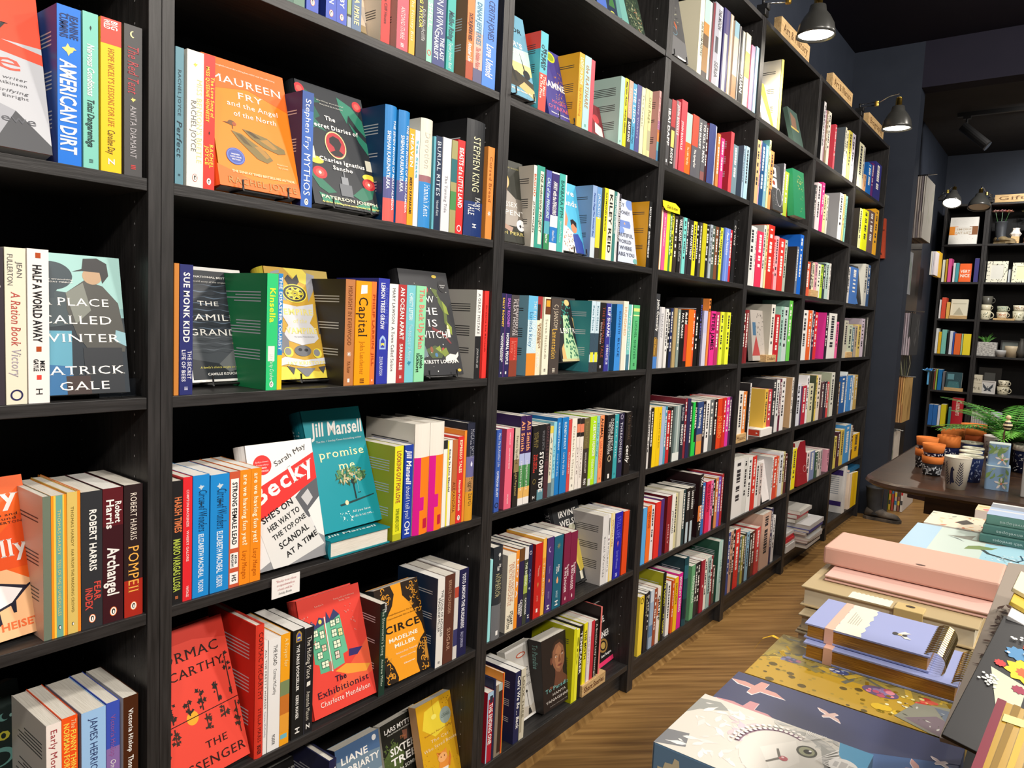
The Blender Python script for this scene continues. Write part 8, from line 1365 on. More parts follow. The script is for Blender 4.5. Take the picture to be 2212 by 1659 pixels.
r = thing('grey_canister', 'tall grey box at the right edge of the pots table', 'box', (2.45, -1.0, TZ)); mb = MB(); mb.box((-.03, -.06, 0), (.03, .02, .16), M('b0aeaa', .4)); mb.build('body', r, bevel=.004); mb = MB(); mb.box((-.031, -.061, .128), (.031, .021, .162), M('b8b6b2', .4)); mb.build('lid', r, bevel=.003)
# fern
r = thing('potted_fern', 'lush green fern behind the floral tins', 'plant', (3.1, -.90, TZ))
mb = MB(); mb.lathe([(.045, 0), (.06, .1), (.054, .1), (.04, .02)], M('4a4038', .6), n=20); mb.build('pot', r, smooth=True)
q = random.Random(21)
for i in range(26):
    t = q.random() * 6.283 if i > 5 else (2.2 + .5 * i); ti = .5 + .7 * q.random(); L = .24 + .12 * q.random(); P0 = Vector((0, 0, .1)); spine = []
    for k in range(11):
        f = k / 10; spine.append(P0 + Vector((math.cos(t) * L * f * math.cos(ti * (1 - .5 * f)), math.sin(t) * L * f * math.cos(ti * (1 - .5 * f)), L * (f * math.sin(ti) - .45 * f * f))))
    mb = MB(); c = M(('4f9a34', '3a7a2c', '6ab440', '2f6a2a')[i % 4], .5)
    mb.tube([tuple(p) for p in spine], [.0022 - .00018 * k for k in range(11)], M('5a7a34'), 4)
    for k in range(1, 20):
        f = k / 20; a = spine[int(f * 10)]; b = spine[min(10, int(f * 10) + 1)]; p = a.lerp(b, f * 10 - int(f * 10)); d = (b - a).normalized() if (b - a).length > 0 else Vector((0, 0, 1)); sd = d.cross(Vector((0, 0, 1))).normalized(); l = .052 * math.sin(math.pi * min(1, f * .9 + .12)) + .006
        for sg in (-1, 1): mb.poly([tuple(p - d * .004), tuple(p + sd * sg * l * .5 + d * .006), tuple(p + sd * sg * l + d * .014 - Vector((0, 0, .004))), tuple(p + sd * sg * l * .5 - d * .006)], c)
    mb.build('frond', r)
r = thing('bee_ornament', 'black and cream striped bee ornament on a twig by the fern', 'ornament', (2.80, -.90, TZ))
mb = MB(); mb.tube([(0, 0, 0), (.0, .005, .17), (.0, .0, .20)], .003, M('5a4630'), 6); mb.build('twig', r)
for k in range(6): mb = MB(); mb.lathe([(.004 + .012 * math.sin(math.pi * (k + .1) / 6.2), 0), (.004 + .012 * math.sin(math.pi * (k + 1.1) / 6.2), .007)], M('e4d4a8' if k % 2 else '1c1a18'), (0, -.004, .178 + .007 * k), 12, True, True); mb.build('body_stripe', r)
mb = MB(); mb.lathe([(.003, 0), (.010, .006), (.008, .014), (.002, .018)], M('e0c89c'), (0, -.004, .221), 10, True, True); mb.build('head', r, smooth=True)

# ---------------------------------------------------------------- display table in the foreground
FZ = .700
r = thing('display_table', 'black display table under the notebooks and boxes', 'table', (.95, -1.25, 0))
mb = MB(); mb.box((-.9, -.4, FZ - .03), (.85, .405, FZ), IRON); mb.build('tabletop', r, bevel=.003)
for sx, sy in ((-.85, -.35), (.8, -.35), (-.85, .35), (.8, .35)):
    mb = MB(); mb.box((sx - .02, sy - .02, 0), (sx + .02, sy + .02, FZ - .03), IRON); mb.build('leg', r)
def slab(name, label, cat, x0, x1, y0, y1, z0, z1, col, rough=.4, group=None, part='box_body', bev=.0015, rot=0):
    t = thing(name, label, cat, ((x0 + x1) / 2, (y0 + y1) / 2, z0), (0, 0, rot), group); mb = MB(); a, b = (x1 - x0) / 2, (y1 - y0) / 2
    mb.box((-a, -b, 0), (a, b, z1 - z0), M(col, rough)); mb.build(part, t, bevel=bev); return t
# art on a top face: u runs along -Y (left to right in the photo), v runs along +X (away)
def topart(t, x0, x1, y0, y1, h_, items, name='printing'):
    cx, cy = (x0 + x1) / 2, (y0 + y1) / 2; mb = MB(); q = random.Random(len(items)); k = 0
    def P(pts, c, kk): mb.poly([(x0 + max(0, min(1, v)) * (x1 - x0) - cx, y1 - max(0, min(1, u)) * (y1 - y0) - cy, h_ + .0003 + kk * .00003) for u, v in pts], c if not isinstance(c, str) else M(c, .35))
    asp = (y1 - y0) / (x1 - x0)
    for it in items:
        k += 1; n = it[0]
        if n == 'p': P(it[2], it[1], k)
        elif n == 'r': P([(it[2], it[3]), (it[4], it[3]), (it[4], it[5]), (it[2], it[5])], it[1], k)
        elif n == 'e': P(ell(22, it[4], it[5], it[2], it[3]), it[1], k)
        elif n == 'sc':
            _, cs, u0, v0, u1, v1, m, s, shp = it
            for i in range(m):
                u, v = u0 + (u1 - u0) * q.random(), v0 + (v1 - v0) * q.random(); an = q.random() * 6.28; ss = s * (.5 + q.random())
                P([(u + ss * (a * math.cos(an) - b * math.sin(an)), v + ss * asp * (a * math.sin(an) + b * math.cos(an))) for a, b in shp], cs[i % len(cs)], k + i * .02)
        elif n == 't':
            _, s_, c, st, u0, u1, v, hh = it; text_on(mb, s_, M(c), st, u0, u1, v, hh, lambda a, b, kk=k: (x0 + b * (x1 - x0) - cx, y1 - a * (y1 - y0) - cy, h_ + .0004 + kk * .00003))
    mb.build(name, t)
SQ = [(-1, -.25), (1, -.25), (1, .25), (-1, .25)]; CIR = ell(10, 1, 1); PET = [(0, 1), (.5, .5), (.45, 0), (0, -.4), (-.45, 0), (-.5, .5)]
# large navy box with pink birds
X0, X1, Y0, Y1 = .20, .437, -1.03, -.757
t = slab('puzzle_box', 'large flat navy box printed with pink birds, under the cat box', 'box', X0, X1, Y0, Y1, FZ + .0005, FZ + .0505, '3a4468')
BF = [(-1, .1), (-.5, .28), (-.15, .25), (-.12, .7), (.15, .75), (.2, .3), (.6, .35), (1, .15), (.55, .05), (.2, 0), (.1, -.4), (-.1, -.35), (-.15, 0), (-.6, -.05)]
def bf(u, v, s, an, c): return [('p', 'ece4e4', [(u + s * 1.06 * (a * math.cos(an) - b * math.sin(an)), v + s * 1.06 * 1.15 * (a * math.sin(an) + b * math.cos(an)) - .008) for a, b in BF]), ('p', c, [(u + s * (a * math.cos(an) - b * math.sin(an)), v + s * 1.15 * (a * math.sin(an) + b * math.cos(an))) for a, b in BF])]
topart(t, X0, X1, Y0, Y1, .05, [('r', '45507c', .0, .3, .5, 1), ('r', '4a6a9c', .5, 0, 1, .75), ('p', '3f4568', [(0, .3), (.5, .5), (1, .8), (1, 1), (0, 1)])] + bf(.13, .85, .14, -.15, 'cf9a92') + bf(.16, .58, .15, -.1, 'c98f94') + bf(.47, .84, .07, -.6, 'd0b0a8') + bf(.86, .6, .09, -1.2, 'cfa09a') + bf(.52, .44, .16, -.1, 'd4a4a6') + bf(.93, .3, .08, .4, 'd4a49c') + bf(.93, .75, .05, -.7, 'c8b8b8'), 'printed_birds')
# small cat puzzle box on top
X0, X1, Y0, Y1 = .118, .250, -.965, -.783; H_ = .049
t = slab('puzzle_box', 'small puzzle box with a white cat wearing a pearl collar', 'box', X0, X1, Y0, Y1, FZ + .0515, FZ + .0515 + H_, '6f93b4')
fur = [('r', 'd8d4ca', 0, 0, 1, 1), ('p', '88b4d4', [(.84, 1), (1, 1), (1, 0), (.93, 0), (.9, .4), (.86, .8)]), ('p', '5aa0c8', [(.86, .72), (1, .5), (1, 1), (.82, 1)]), ('p', '9a9c98', [(0, .9), (.12, .95), (.2, .86), (.05, .72), (0, .6)]), ('p', '7a7c80', [(0, .25), (.12, .3), (.16, .1), (0, .0)]), ('sc', ['ece8e2', 'e4dcd8', 'f0ece6'], .05, .1, .5, .9, 60, .045, LEAF), ('sc', ['d8c4c8', 'cfc4d0'], .25, .4, .45, .8, 14, .04, LEAF),
       ('e', 'b0b0ac', .66, .5, .26, .46), ('e', 'dedad2', .6, .5, .22, .40), ('sc', ['b8b8b4', 'c8c6c0'], .42, .8, .8, .98, 24, .035, LEAF), ('p', 'e8e4dc', [(.48, .5), (.62, .78), (.7, .5), (.62, .2)]), ('p', 'a4a4a0', [(.74, .86), (.98, .66), (.9, .4), (.8, .6)]), ('p', 'a4a4a0', [(.78, .3), (.96, .1), (.86, 0), (.74, .1)]),
       ('e', '4a4c44', .70, .68, .055, .085), ('e', '9a9c80', .70, .68, .042, .065), ('e', '16181a', .705, .68, .022, .034), ('e', 'f0f0f0', .715, .7, .008, .012), ('e', '4a4c44', .66, .22, .055, .085), ('e', '9a9c80', .66, .22, .042, .065), ('e', '16181a', .665, .22, .022, .034), ('e', 'b85864', .62, .46, .024, .034), ('e', 'e8c8c8', .615, .47, .008, .012), ('p', '6a6660', [(.595, .45), (.56, .56), (.57, .57), (.605, .47)]), ('p', '6a6660', [(.595, .45), (.55, .34), (.56, .33), (.605, .43)])]
for i in range(15):
    a = 1.2 + 2.0 * i / 14; fur += [('e', 'f4f0ea', .56 + .235 * math.cos(a), .5 + .40 * math.sin(a), .011, .015), ('e', 'f4f0ea', .56 + .205 * math.cos(a), .5 + .35 * math.sin(a), .011, .015)]
fur.insert(12, ('p', '8a7080', [(.56 + .22 * math.cos(1.15 + 2.1 * i / 14) * r_, .5 + .375 * math.sin(1.15 + 2.1 * i / 14) * r_) for r_ in (1,) for i in range(15)] + [(.56 + .19 * math.cos(3.25 - 2.1 * i / 14), .5 + .33 * math.sin(3.25 - 2.1 * i / 14)) for i in range(15)]))
for i in range(10): fur.append(('p', 'f4f2ee', [(.66, .8), (.64 + .012 * i, .98), (.645 + .012 * i, .98)])); 
for i in range(7): fur.append(('p', 'f4f2ee', [(.76, .6), (.84 + .01 * i, .86 - .05 * i), (.842 + .01 * i, .84 - .05 * i)]))
fur += [('e', 'eceae6', .9, .64, .075, .11), ('r', 'c4c2c0', .85, .6, .872, .68), ('r', 'c4c2c0', .88, .6, .915, .7), ('r', 'c4c2c0', .922, .6, .95, .68)]
topart(t, X0, X1, Y0, Y1, H_, fur, 'printed_cat')
mb = MB(); a_ = (X1 - X0) / 2; b_ = (Y1 - Y0) / 2
def FP(pts, c, k=0): mb.poly([(-a_ - .0004 - k * .0002, b_ - u, z_) for u, z_ in pts], M(c))
FP([(.012, .012), (.02, .01), (.023, .004), (.028, .004), (.03, .01), (.04, .012), (.041, .022), (.036, .03), (.03, .032), (.029, .040), (.024, .041), (.022, .034), (.014, .033), (.012, .026), (.006, .026), (.006, .02), (.012, .019)], 'e8dcb8')
text_on(mb, '100', M('5a5448'), 'b', .016, .034, .016, .009, lambda a, b: (-a_ - .0008, b_ - a, b))
mb.poly([(a, b_ + .0004, z_) for a, z_ in ((-a_, 0), (a_, 0), (a_, H_), (-a_, H_))], M('8a8c90')); mb.build('side_printing', t)
# gold journal
X0, X1, Y0, Y1 = .440, .612, -1.03, -.764
t = slab('journal', 'gold patterned hardback journal with yellow ribbon', 'notebook', X0, X1, Y0, Y1, FZ + .0285, FZ + .0505, 'b08c2c', .3, part='cover')
GOLD = M('e8c848', .18, .8)
topart(t, X0, X1, Y0, Y1, .022, [('r', 'b8942e', 0, 0, 1, .45), ('r', '9c8a4a', 0, .45, 1, 1), ('sc', ['8a8050', 'a89440', '6a6a5c', 'c8a840', '7a6a30', GOLD], 0, .45, 1, 1, 130, .045, SQ), ('sc', ['8a7428', 'a08838'], 0, 0, 1, .5, 60, .008, CIR), ('sc', ['5a4a1c'], .05, .02, .6, .35, 12, .016, CIR), ('e', '5a5878', .14, .5, .05, .05), ('sc', ['a86a78', '8080a8'], .1, .46, .18, .54, 8, .012, CIR), ('e', '4a5484', .38, .56, .05, .05), ('sc', ['8a98c8', 'd8d8e0'], .34, .52, .42, .6, 10, .008, CIR), ('e', '6a5878', .6, .42, .085, .085), ('sc', ['b85a70', 'd88a98', '8a78a0'], .54, .36, .66, .48, 14, .016, CIR), ('sc', ['c04038', 'd86050'], .76, .42, .84, .54, 20, .014, CIR), ('sc', ['e8dc90', 'f0e8c0', GOLD], .62, .08, .9, .52, 46, .009, CIR), ('sc', ['d8b430', GOLD], .5, .02, .78, .2, 6, .024, CIR), ('sc', ['e8e4d0', GOLD, 'f0ecd8'], .38, .62, .62, .8, 10, .04, SQ), ('r', '5c5e62', .72, .66, .93, .76), ('p', '8a8a7c', [(.7, .1), (.76, .42), (.9, .5), (1, .46), (1, 0), (.86, 0)]), ('p', '7a6c74', [(.74, .12), (.86, .3), (.98, .2), (1, 0), (.9, 0)]), ('p', '6c7684', [(.84, .44), (1, .46), (1, .2), (.9, .26)]), ('sc', ['c8c8c0', '5a5a50'], .72, .05, 1, .45, 22, .012, LEAF)], 'printed_pattern')
mb = MB(); mb.box((-(X1 - X0) / 2 + .002, -(Y1 - Y0) / 2 + .002, .003), ((X1 - X0) / 2 - .002, (Y1 - Y0) / 2 + .0004, .019), PAGES); mb.build('page_block', t)
mb = MB(); rw = .0035; pts = [((X1 - X0) / 2 - .006, (Y1 - Y0) / 2 - .002, .014), ((X1 - X0) / 2 - .010, (Y1 - Y0) / 2 + .014, .019), ((X1 - X0) / 2 - .02, (Y1 - Y0) / 2 + .026, .014), ((X1 - X0) / 2 - .032, (Y1 - Y0) / 2 + .034, -.002)]
for p, q_ in zip(pts, pts[1:]): mb.poly([(p[0] - rw, p[1], p[2]), (p[0] + rw, p[1], p[2]), (q_[0] + rw, q_[1], q_[2]), (q_[0] - rw, q_[1], q_[2])], M('e8b420'))
mb.build('ribbon_marker', t)
slab('journal', 'dark book lying under the gold journal', 'notebook', .43, .60, -1.02, -.775, FZ + .0005, FZ + .028, '2a2622', part='cover')
# spiral notebooks
def spiral(label, x0, x1, y0, y1, z0, z1, dx, full):
    t = thing('spiral_notebook', label, 'notebook', ((x0 + x1) / 2, (y0 + y1) / 2, z0), (0, 0, 0), 'lilac spiral notebooks'); a, b, h_ = (x1 - x0) / 2, (y1 - y0) / 2, z1 - z0
    mb = MB(); mb.box((-a, -b, h_ - .0022), (a, b, h_), M('9aa4d4', .45)); mb.box((-a, -b, 0), (a, b, .0022), M('9aa4d4', .45)); mb.build('cover', t)
    mb = MB(); mb.box((-a + .002, -b + .003, .0024), (a - .002, b - .004, h_ - .0024), node_mat('gilt_edges', noise_col([(.3, '8a5a1c'), (.6, 'b8822c'), (.8, 'd8a850')], 10, (3, 3, 90), 4), .4, .5)); mb.build('page_block', t)
    mb = MB(); mb.box((-a - .0004, b - .04, -.0002), (a + .0004, b - .028, h_ + .0006), M('e8b8a4')); mb.build('elastic_band', t)
    tt = MB(); n = 16; e0, e1 = .32, .50
    if full:
        L_ = [(.24 + .012 * math.sin(k * 1.9), -1 + 2 * k / n) for k in range(n + 1)]; R_ = [(.46 + .012 * math.sin(k * 1.9 + 1), -1 + 2 * k / n) for k in range(n + 1)]
        for k in range(n): tt.poly([(L_[k][1] * a * 1.002, b - L_[k][0] * 2 * b, h_ + .0005), (L_[k + 1][1] * a * 1.002, b - L_[k + 1][0] * 2 * b, h_ + .0005), (R_[k + 1][1] * a * 1.002, b - R_[k + 1][0] * 2 * b, h_ + .0005), (R_[k][1] * a * 1.002, b - R_[k][0] * 2 * b, h_ + .0005)][::-1], M('ebe4d2'))
        tt.poly([(-a - .0006, b - .25 * 2 * b, h_ * .0), (-a - .0006, b - .44 * 2 * b, 0), (-a - .0006, b - .44 * 2 * b, h_), (-a - .0006, b - .25 * 2 * b, h_)][::-1], M('ebe4d2')) if False else None
        for i in range(5): tt.poly([(-a * .35 + .0 , b - (.30 + .02 * i) * 2 * b, h_ + .0008), (a * .5 - .006 * i, b - (.30 + .02 * i) * 2 * b, h_ + .0008), (a * .5 - .006 * i, b - (.305 + .02 * i) * 2 * b, h_ + .0008), (-a * .35, b - (.305 + .02 * i) * 2 * b, h_ + .0008)], M('a8a294'))
        tt.build('paper_band', t)
        be = MB(); cx, cy, zz_ = -.012, b - .72 * 2 * b, h_ + .0005
        for c, pts in (('3a3a3c', ell(12, .006, .004, cx, cy + .006)), ('e8e4d8', [(cx, cy), (cx + .012, cy - .012), (cx + .016, cy - .004), (cx + .004, cy + .003)]), ('e8e4d8', [(cx, cy), (cx - .012, cy - .008), (cx - .01, cy - .016), (cx + .002, cy - .004)]), ('c8b888', ell(10, .004, .003, cx - .001, cy)), ('3a3a3c', ell(10, .005, .0035, cx, cy - .006))): be.poly([(p, q_, zz_) for p, q_ in pts], M(c)); zz_ += .00006
        be.build('bee_motif', t)
    mb = MB(); m = 15; R_ = h_ * .78
    for i in range(m):
        x = -a + .008 + (2 * a - .016) * i / (m - 1)
        for d_ in (-.0012, .0012): mb.tube([(x + d_, -b - .004 + R_ * .85 * math.cos(t_), h_ / 2 + R_ * math.sin(t_)) for t_ in [6.283 * k / 14 for k in range(14)]], .0008, M('c0a870', .25, 1.0), 5, True)
    mb.build('wire_spiral', t)
    if full:
        mb = MB()
        for i in range(m):
            x = -a + .008 + (2 * a - .016) * i / (m - 1); mb.poly([(x - .0016, -b + .003, h_ + .0004), (x + .0016, -b + .003, h_ + .0004), (x + .0016, -b + .0085, h_ + .0004), (x - .0016, -b + .0085, h_ + .0004)], M('4a4c60'))
        mb.build('punched_slots', t)
    return t
spiral('lilac spiral notebook with bee and cream paper band, upper of two', .560, .690, -.972, -.808, FZ + .0765, FZ + .099, 0, True)
spiral('lower lilac spiral notebook with gilt page edges', .545, .675, -1.008, -.812, FZ + .0515, FZ + .0755, 0, False)
# cream diaries
def diary(label, x0, x1, y0, y1, z0, z1, col, clasp, page='dcd0b4'):
    t = thing('diary', label, 'notebook', ((x0 + x1) / 2, (y0 + y1) / 2, z0), (0, 0, 0), 'diaries on the display table'); a, b, h_ = (x1 - x0) / 2, (y1 - y0) / 2, z1 - z0
    mb = MB(); mb.box((-a, -b, 0), (a, b, .003), M(col, .5)); mb.box((-a, -b, h_ - .003), (a, b, h_), M(col, .5)); mb.box((a - .003, -b, 0), (a, b, h_), M(col, .5)); mb.build('cover', t, bevel=.001)
    mb = MB(); mb.box((-a + .005, -b + .005, .003), (a - .003, b - .005, h_ - .003), M(page, .8)); mb.build('page_block', t)
    if clasp:
        mb = MB(); y = -.035; mb.box((-a - .003, y - .021, .004), (-a - .001, y + .021, h_ + .002), M('cdb47a', .4)); mb.box((-a - .003, y - .021, h_ + .0002), (-a + .03, y + .021, h_ + .003), M('cdb47a', .4)); mb.build('clasp', t, bevel=.002)
        mb = MB(); mb.poly([(-a + .018 + .005 * math.cos(k * .6283), y + .007 * math.sin(k * .6283), h_ + .0034) for k in range(10)], M('3a3228')); mb.build('stud', t)
        mb = MB(); n = 9
        for k in range(n): 
            y0_ = b - .075 - .007 * k; mb.poly([(-a, y0_, h_ + .0004), (-a, y0_ - .007, h_ + .0004), (-a + .032 - .0, y0_ - .007, h_ + .0004), (-a + .036, y0_ - .0035, h_ + .0004), (-a + .032, y0_, h_ + .0004)], M('ebe6d6'))
        mb.build('paper_label', t)
    return t
diary('beige diary with stitched clasp and paper label', .735, .900, -1.012, -.752, FZ + .060, FZ + .0945, 'b8a47c', True)
diary('lower beige diary below the clasp diary', .700, .880, -1.005, -.760, FZ + .030, FZ + .0575, 'a8987a', False)
diary('lowest dark trimmed diary in the beige pile', .695, .885, -1.0, -.758, FZ + .0005, FZ + .029, 'b4a78c', False)
diary('pale pink closed diary between the beige diary and the thick pink box', .79, .965, -1.03, -.775, FZ + .0955, FZ + .105, 'e2b8ac', False)
t = slab('diary', 'thick pale pink diary box on top of the pile', 'notebook', .852, .985, -1.028, -.755, FZ + .106, FZ + .139, 'dcae9c', .5, part='cover', bev=.004)
mb = MB(); mb.box((-.06, -.1375, .005), (.058, -.13, .028), M('8a6a58')); mb.build('page_block', t); mb = MB(); mb.poly([(-.058 + .004 * math.cos(k * .7), .0 + .008 * math.sin(k * .7) - .02, .0335) for k in range(9)], M('5a4038')); mb.build('stud', t)
# card boxes at the back
X0, X1, Y0, Y1 = 1.20, 1.44, -1.06, -.822
t = slab('notecard_box', 'pale blue notecard box with a small bird on a branch', 'box', X0, X1, Y0, Y1, FZ + .0455, FZ + .082, '9ab8c8', .3)
topart(t, X0, X1, Y0, Y1, .0365, [('r', 'a8cce4', 0, 0, .22, 1), ('r', 'c8d8d0', .22, 0, .62, 1), ('r', 'a4d0e0', .62, 0, 1, 1), ('p', '7a9058', [(.5, .42), (.58, .5), (.68, .5), (.72, .54), (.68, .42), (.6, .36), (.48, .28)]), ('p', '3a4448', [(.6, .36), (.66, .24), (.9, .14), (.9, .17), (.68, .28), (.63, .38)]), ('p', '8a8a80', [(.3, .7), (.42, .76), (.52, .86), (.5, .7), (.7, .66), (.86, .72), (.7, .62), (.44, .66)]), ('p', '5a646a', [(.3, .68), (.4, .6), (.46, .54), (.4, .63)]), ('sc', ['3a4448', '4a5a64'], .66, .08, .98, .3, 24, .012, LEAF), ('sc', ['e8f0f4', 'd8e4ea'], .7, .06, 1, .4, 30, .016, PET), ('p', '2a4a60', [(.88, .14), (.93, .26), (.9, .42), (.89, .4), (.915, .26), (.87, .16)])], 'printed_bird')
mb = MB(); mb.poly([(-.1204, .119, 0), (-.1204, .06, 0), (-.1204, .06, .0365), (-.1204, .119, .0365)], M('7a9cb4')); mb.build('side_panel', t)
X0, X1 = 1.02, 1.21
t = slab('notecard_box', 'white and green flower patterned box under the bird box', 'box', X0, 1.44, -1.05, -.815, FZ + .0005, FZ + .0445, 'b8c4c4', .35)
topart(t, X0, 1.44, -1.05, -.815, .044, [('sc', ['e8e4e0', 'd8c4cc', '2f7a70', '3a9080', 'a8b8b0', 'c8d860', 'e8d8dc', '6a8a90'], 0, 0, 1, .5, 150, .035, LEAF)], 'printed_flowers')
mb = MB(); q = random.Random(4)
for i in range(60):
    y, z_ = .117 - .234 * q.random(), .044 * q.random(); mb.poly([(-.2105, max(-.117, min(.117, y + .012 * a)), max(0, min(.044, z_ + .008 * b))) for a, b in PET], M(('e8e4e0', '2f7a70', 'd8b8c4', 'a8c060', '3a9080', 'c8d0d0')[i % 6]))
mb.build('printed_side', t)
t = slab('notecard_box', 'cream box with orange and red petals behind the bird box', 'box', 1.50, 1.66, -.96, -.826, FZ + .0455, FZ + .072, 'e4dcd4', .4)
topart(t, 1.50, 1.66, -.96, -.826, .0265, [('r', 'ece0c8', 0, 0, 1, 1), ('sc', ['e0a468', 'c87858', 'e8c898', '7a8a80', 'a84840'], 0, 0, 1, 1, 36, .07, LEAF), ('p', '4a4440', [(.45, .4), (.6, .7), (.75, .5), (.6, .3)])], 'printed_petals')
slab('notecard_box', 'pale box supporting the cream petal box', 'box', 1.46, 1.68, -.98, -.82, FZ + .0005, FZ + .0445, 'ccd4d0', .4)
for i, (z0, z1, c, lb) in enumerate(((.083, .100, '4f7a74', 'lowest'), (.1005, .1195, '557f78', 'middle'), (.120, .142, '6a968a', 'top'))):
    x0, y1 = 1.36 + .012 * i, -.955 - .004 * i
    t = slab('notecard_wallet', f'teal notecard wallet with white lettering, {lb} of the stack', 'box', x0, x0 + .15, y1 - .19, y1, FZ + z0, FZ + z1, c, .35, 'teal notecard wallets', 'wallet')
    mb = MB(); text_on(mb, ('thank you note cards with envelopes', 'thank cards with envelopes', 'note cards with envelopes')[i], M('c8dcd8'), 's', .03, .165, .005, .0065, lambda a, b: (-.0756, -.095 + a, b * -1 + .0155)); mb.build('lettering', t)
    if i == 2: topart(t, x0, x0 + .15, y1 - .19, y1, z1 - z0, [('r', 'b4c8e4', 0, .0, 1, .6), ('r', '9aa0ac', 0, .6, 1, .9), ('r', 'd8dce4', 0, .35, 1, .45), ('r', 'e4e4e4', 0, .9, 1, 1)], 'printed_view')
t = slab('notecard_box', 'small cream box with pink dot beside the teal wallets', 'box', 1.70, 1.78, -.96, -.915, FZ + .0005, FZ + .085, 'e4d4cc', .4); topart(t, 1.70, 1.78, -.96, -.915, .0845, [('r', 'ecd8b0', 0, 0, 1, 1), ('e', 'e08088', .6, .25, .25, .15), ('r', 'e8b070', .1, .6, .9, .7)])
# cards and ribbons at the right edge
r = thing('card_stand', 'dark stand holding the greeting cards at the right edge', 'stand', (.2, -1.2, FZ + .0005)); mb = MB(); mb.box((-.2, -.12, 0), (.25, .125, .19), IRON); mb.build('base', r)
def quad_thing(name, label, cat, P4, th, col, part, group=None, rough=.4):
    P4 = [Vector(p) for p in P4]; o_ = P4[3]; ex = (P4[2] - P4[3]); ey = (P4[0] - P4[3]); nz = ex.cross(ey).normalized(); ey_, H_ = ey.normalized(), ey.length; ex_ = ey_.cross(nz).normalized(); W_ = ex.length
    t = thing(name, label, cat, (0, 0, 0), group=group); mb = MB(); mb.box((0, 0, -th), (W_, H_, 0), M(col, rough)); mb.build(part, t, bevel=.0006)
    t.matrix_world = Matrix(((ex_.x, ey_.x, nz.x, o_.x), (ex_.y, ey_.y, nz.y, o_.y), (ex_.z, ey_.z, nz.z, o_.z), (0, 0, 0, 1))); return t, W_, H_
def cardart(t, W_, H_, items, name='printing'):
    mb = MB(); q = random.Random(3)
    for k, (c, pts) in enumerate(items): mb.poly([(max(0, min(W_, x)), max(0, min(H_, y)), .0004 + k * .00003) for x, y in pts], M(c)) 
    mb.build(name, t)
t, W_, H_ = quad_thing('greeting_card', 'grey greeting card with brown sketched flowers in clear wrap', 'card', [(.392, -1.054, .991), (.396, -1.15, 1.01), (.094, -1.13, .93), (.089, -1.035, .919)], .004, 'a89c90', 'card')
q = random.Random(8); it = []
for i in range(110):
    f = i / 110; x, y = .008 + .022 * q.random() * (1 - .4 * f), H_ * (.18 + .5 * f); s = .0045 * (.4 + q.random()); an = q.random() * 6.28
    it.append((('4a342c', '5a4238', '3a2824')[i % 3], [(x + s * (a * math.cos(an) - b * math.sin(an)), y + s * (a * math.sin(an) + b * math.cos(an))) for a, b in LEAF]))
for i in range(16):
    an = i * .39; it.append(('4a342c', [(.026 + .0075 * math.cos(an), H_ * .76 + .010 * math.sin(an)), (.026 + .0075 * math.cos(an + .5), H_ * .76 + .010 * math.sin(an + .5)), (.026 + .004 * math.cos(an + .8), H_ * .76 + .005 * math.sin(an + .8))]))
cardart(t, W_, H_, it, 'printed_flowers')
t, W_, H_ = quad_thing('greeting_card', 'black greeting card with bright paper flower bouquet', 'card', [(.205, -1.063, .991), (.196, -1.17, .962), (.004, -1.14, .924), (.037, -1.041, .947)], .003, '1b1a1c', 'card')
it = []
def flw(x, y, s, c, n=9):
    it.append((c, [(x + s * (1 + .14 * math.cos(n * a)) * math.cos(a), y + s * (1 + .14 * math.cos(n * a)) * math.sin(a)) for a in [6.283 * k / 36 for k in range(36)]]))
HX = H_
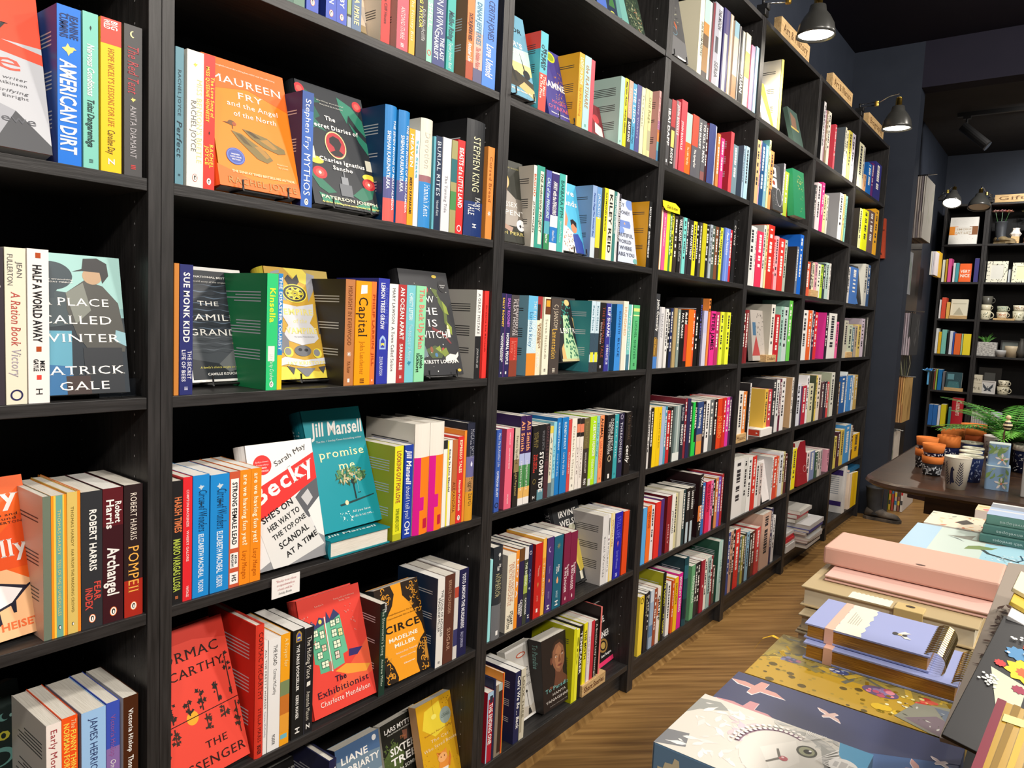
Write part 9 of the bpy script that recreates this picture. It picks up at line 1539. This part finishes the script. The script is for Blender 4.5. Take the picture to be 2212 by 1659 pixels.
for x, y, s, c in ((.030, .62, .0135, 'e8c81c'), (.029, .61, .0055, 'd8602c'), (.020, .73, .008, '4a88b8'), (.026, .80, .0045, 'e05030'), (.033, .77, .0055, 'c83040'), (.036, .83, .007, '6aa03c'), (.043, .80, .0095, '7a3088'), (.047, .88, .006, '6a2878'), (.038, .9, .005, 'b8c040'), (.053, .70, .014, 'dc3c20'), (.0125, .61, .004, 'c83030'), (.030, .48, .0045, '9a2848'), (.055, .82, .006, '3a8a78'), (.044, .92, .004, '7a4a60')): flw(x, y * HX, s, c)
it.insert(0, ('c8ccb4', [(.008, HX * .56), (.034, HX * .52), (.036, HX * .2), (.024, HX * .26)]))
for i in range(26): flw(.004 + .012 * q.random(), HX * (.42 + .1 * q.random()), .0011, 'e4e4dc', 5)
for i in range(12): flw(.012 + .02 * q.random(), HX * (.7 + .16 * q.random()), .0012, 'f0f0ec', 5)
cardart(t, W_, H_, it, 'paper_flowers')
for i in range(3):
    t, W_, H_ = quad_thing('greeting_card', ('white edged card at the right edge above the black card', 'yellow edged card behind the white edged card', 'cream card behind the yellow edged card')[i], 'card', [(.250 + .02 * i, -1.069, .997 + .007 * i), (.250 + .02 * i, -1.15, .97 + .007 * i), (.200 + .02 * i, -1.14, .965 + .007 * i), (.200 + .02 * i, -1.066, .993 + .007 * i)], .004, ('eceae8', 'd8b848', 'e8e0c0')[i], 'card', 'pale cards behind the black card')
t, W_, H_ = quad_thing('gift_book', 'gold satin wrapped gift with burgundy edge at the lower right corner', 'gift', [(.012, -1.0725, .995), (.113, -1.13, 1.02), (-.09, -1.14, .975), (-.076, -1.0665, .984)], .02, 'b08a28', 'wrapping', rough=.25)
it = [('7a2034', [(0, 0), (.005, 0), (.005, H_), (0, H_)])] + [(('8a6a1c', 'd0a83c')[k % 2], [(.008 + .007 * k, 0), (.011 + .007 * k, 0), (.013 + .007 * k, H_), (.009 + .007 * k, H_)]) for k in range(8)] + [('e8d890', [(.006, H_ * .72), (.06, H_ * .82), (.06, H_ * .92), (.006, H_ * .82)])]
cardart(t, W_, H_, it, 'satin_ribbon')

# ---------------------------------------------------------------- every object that carries a mesh but no group stays a thing of its own
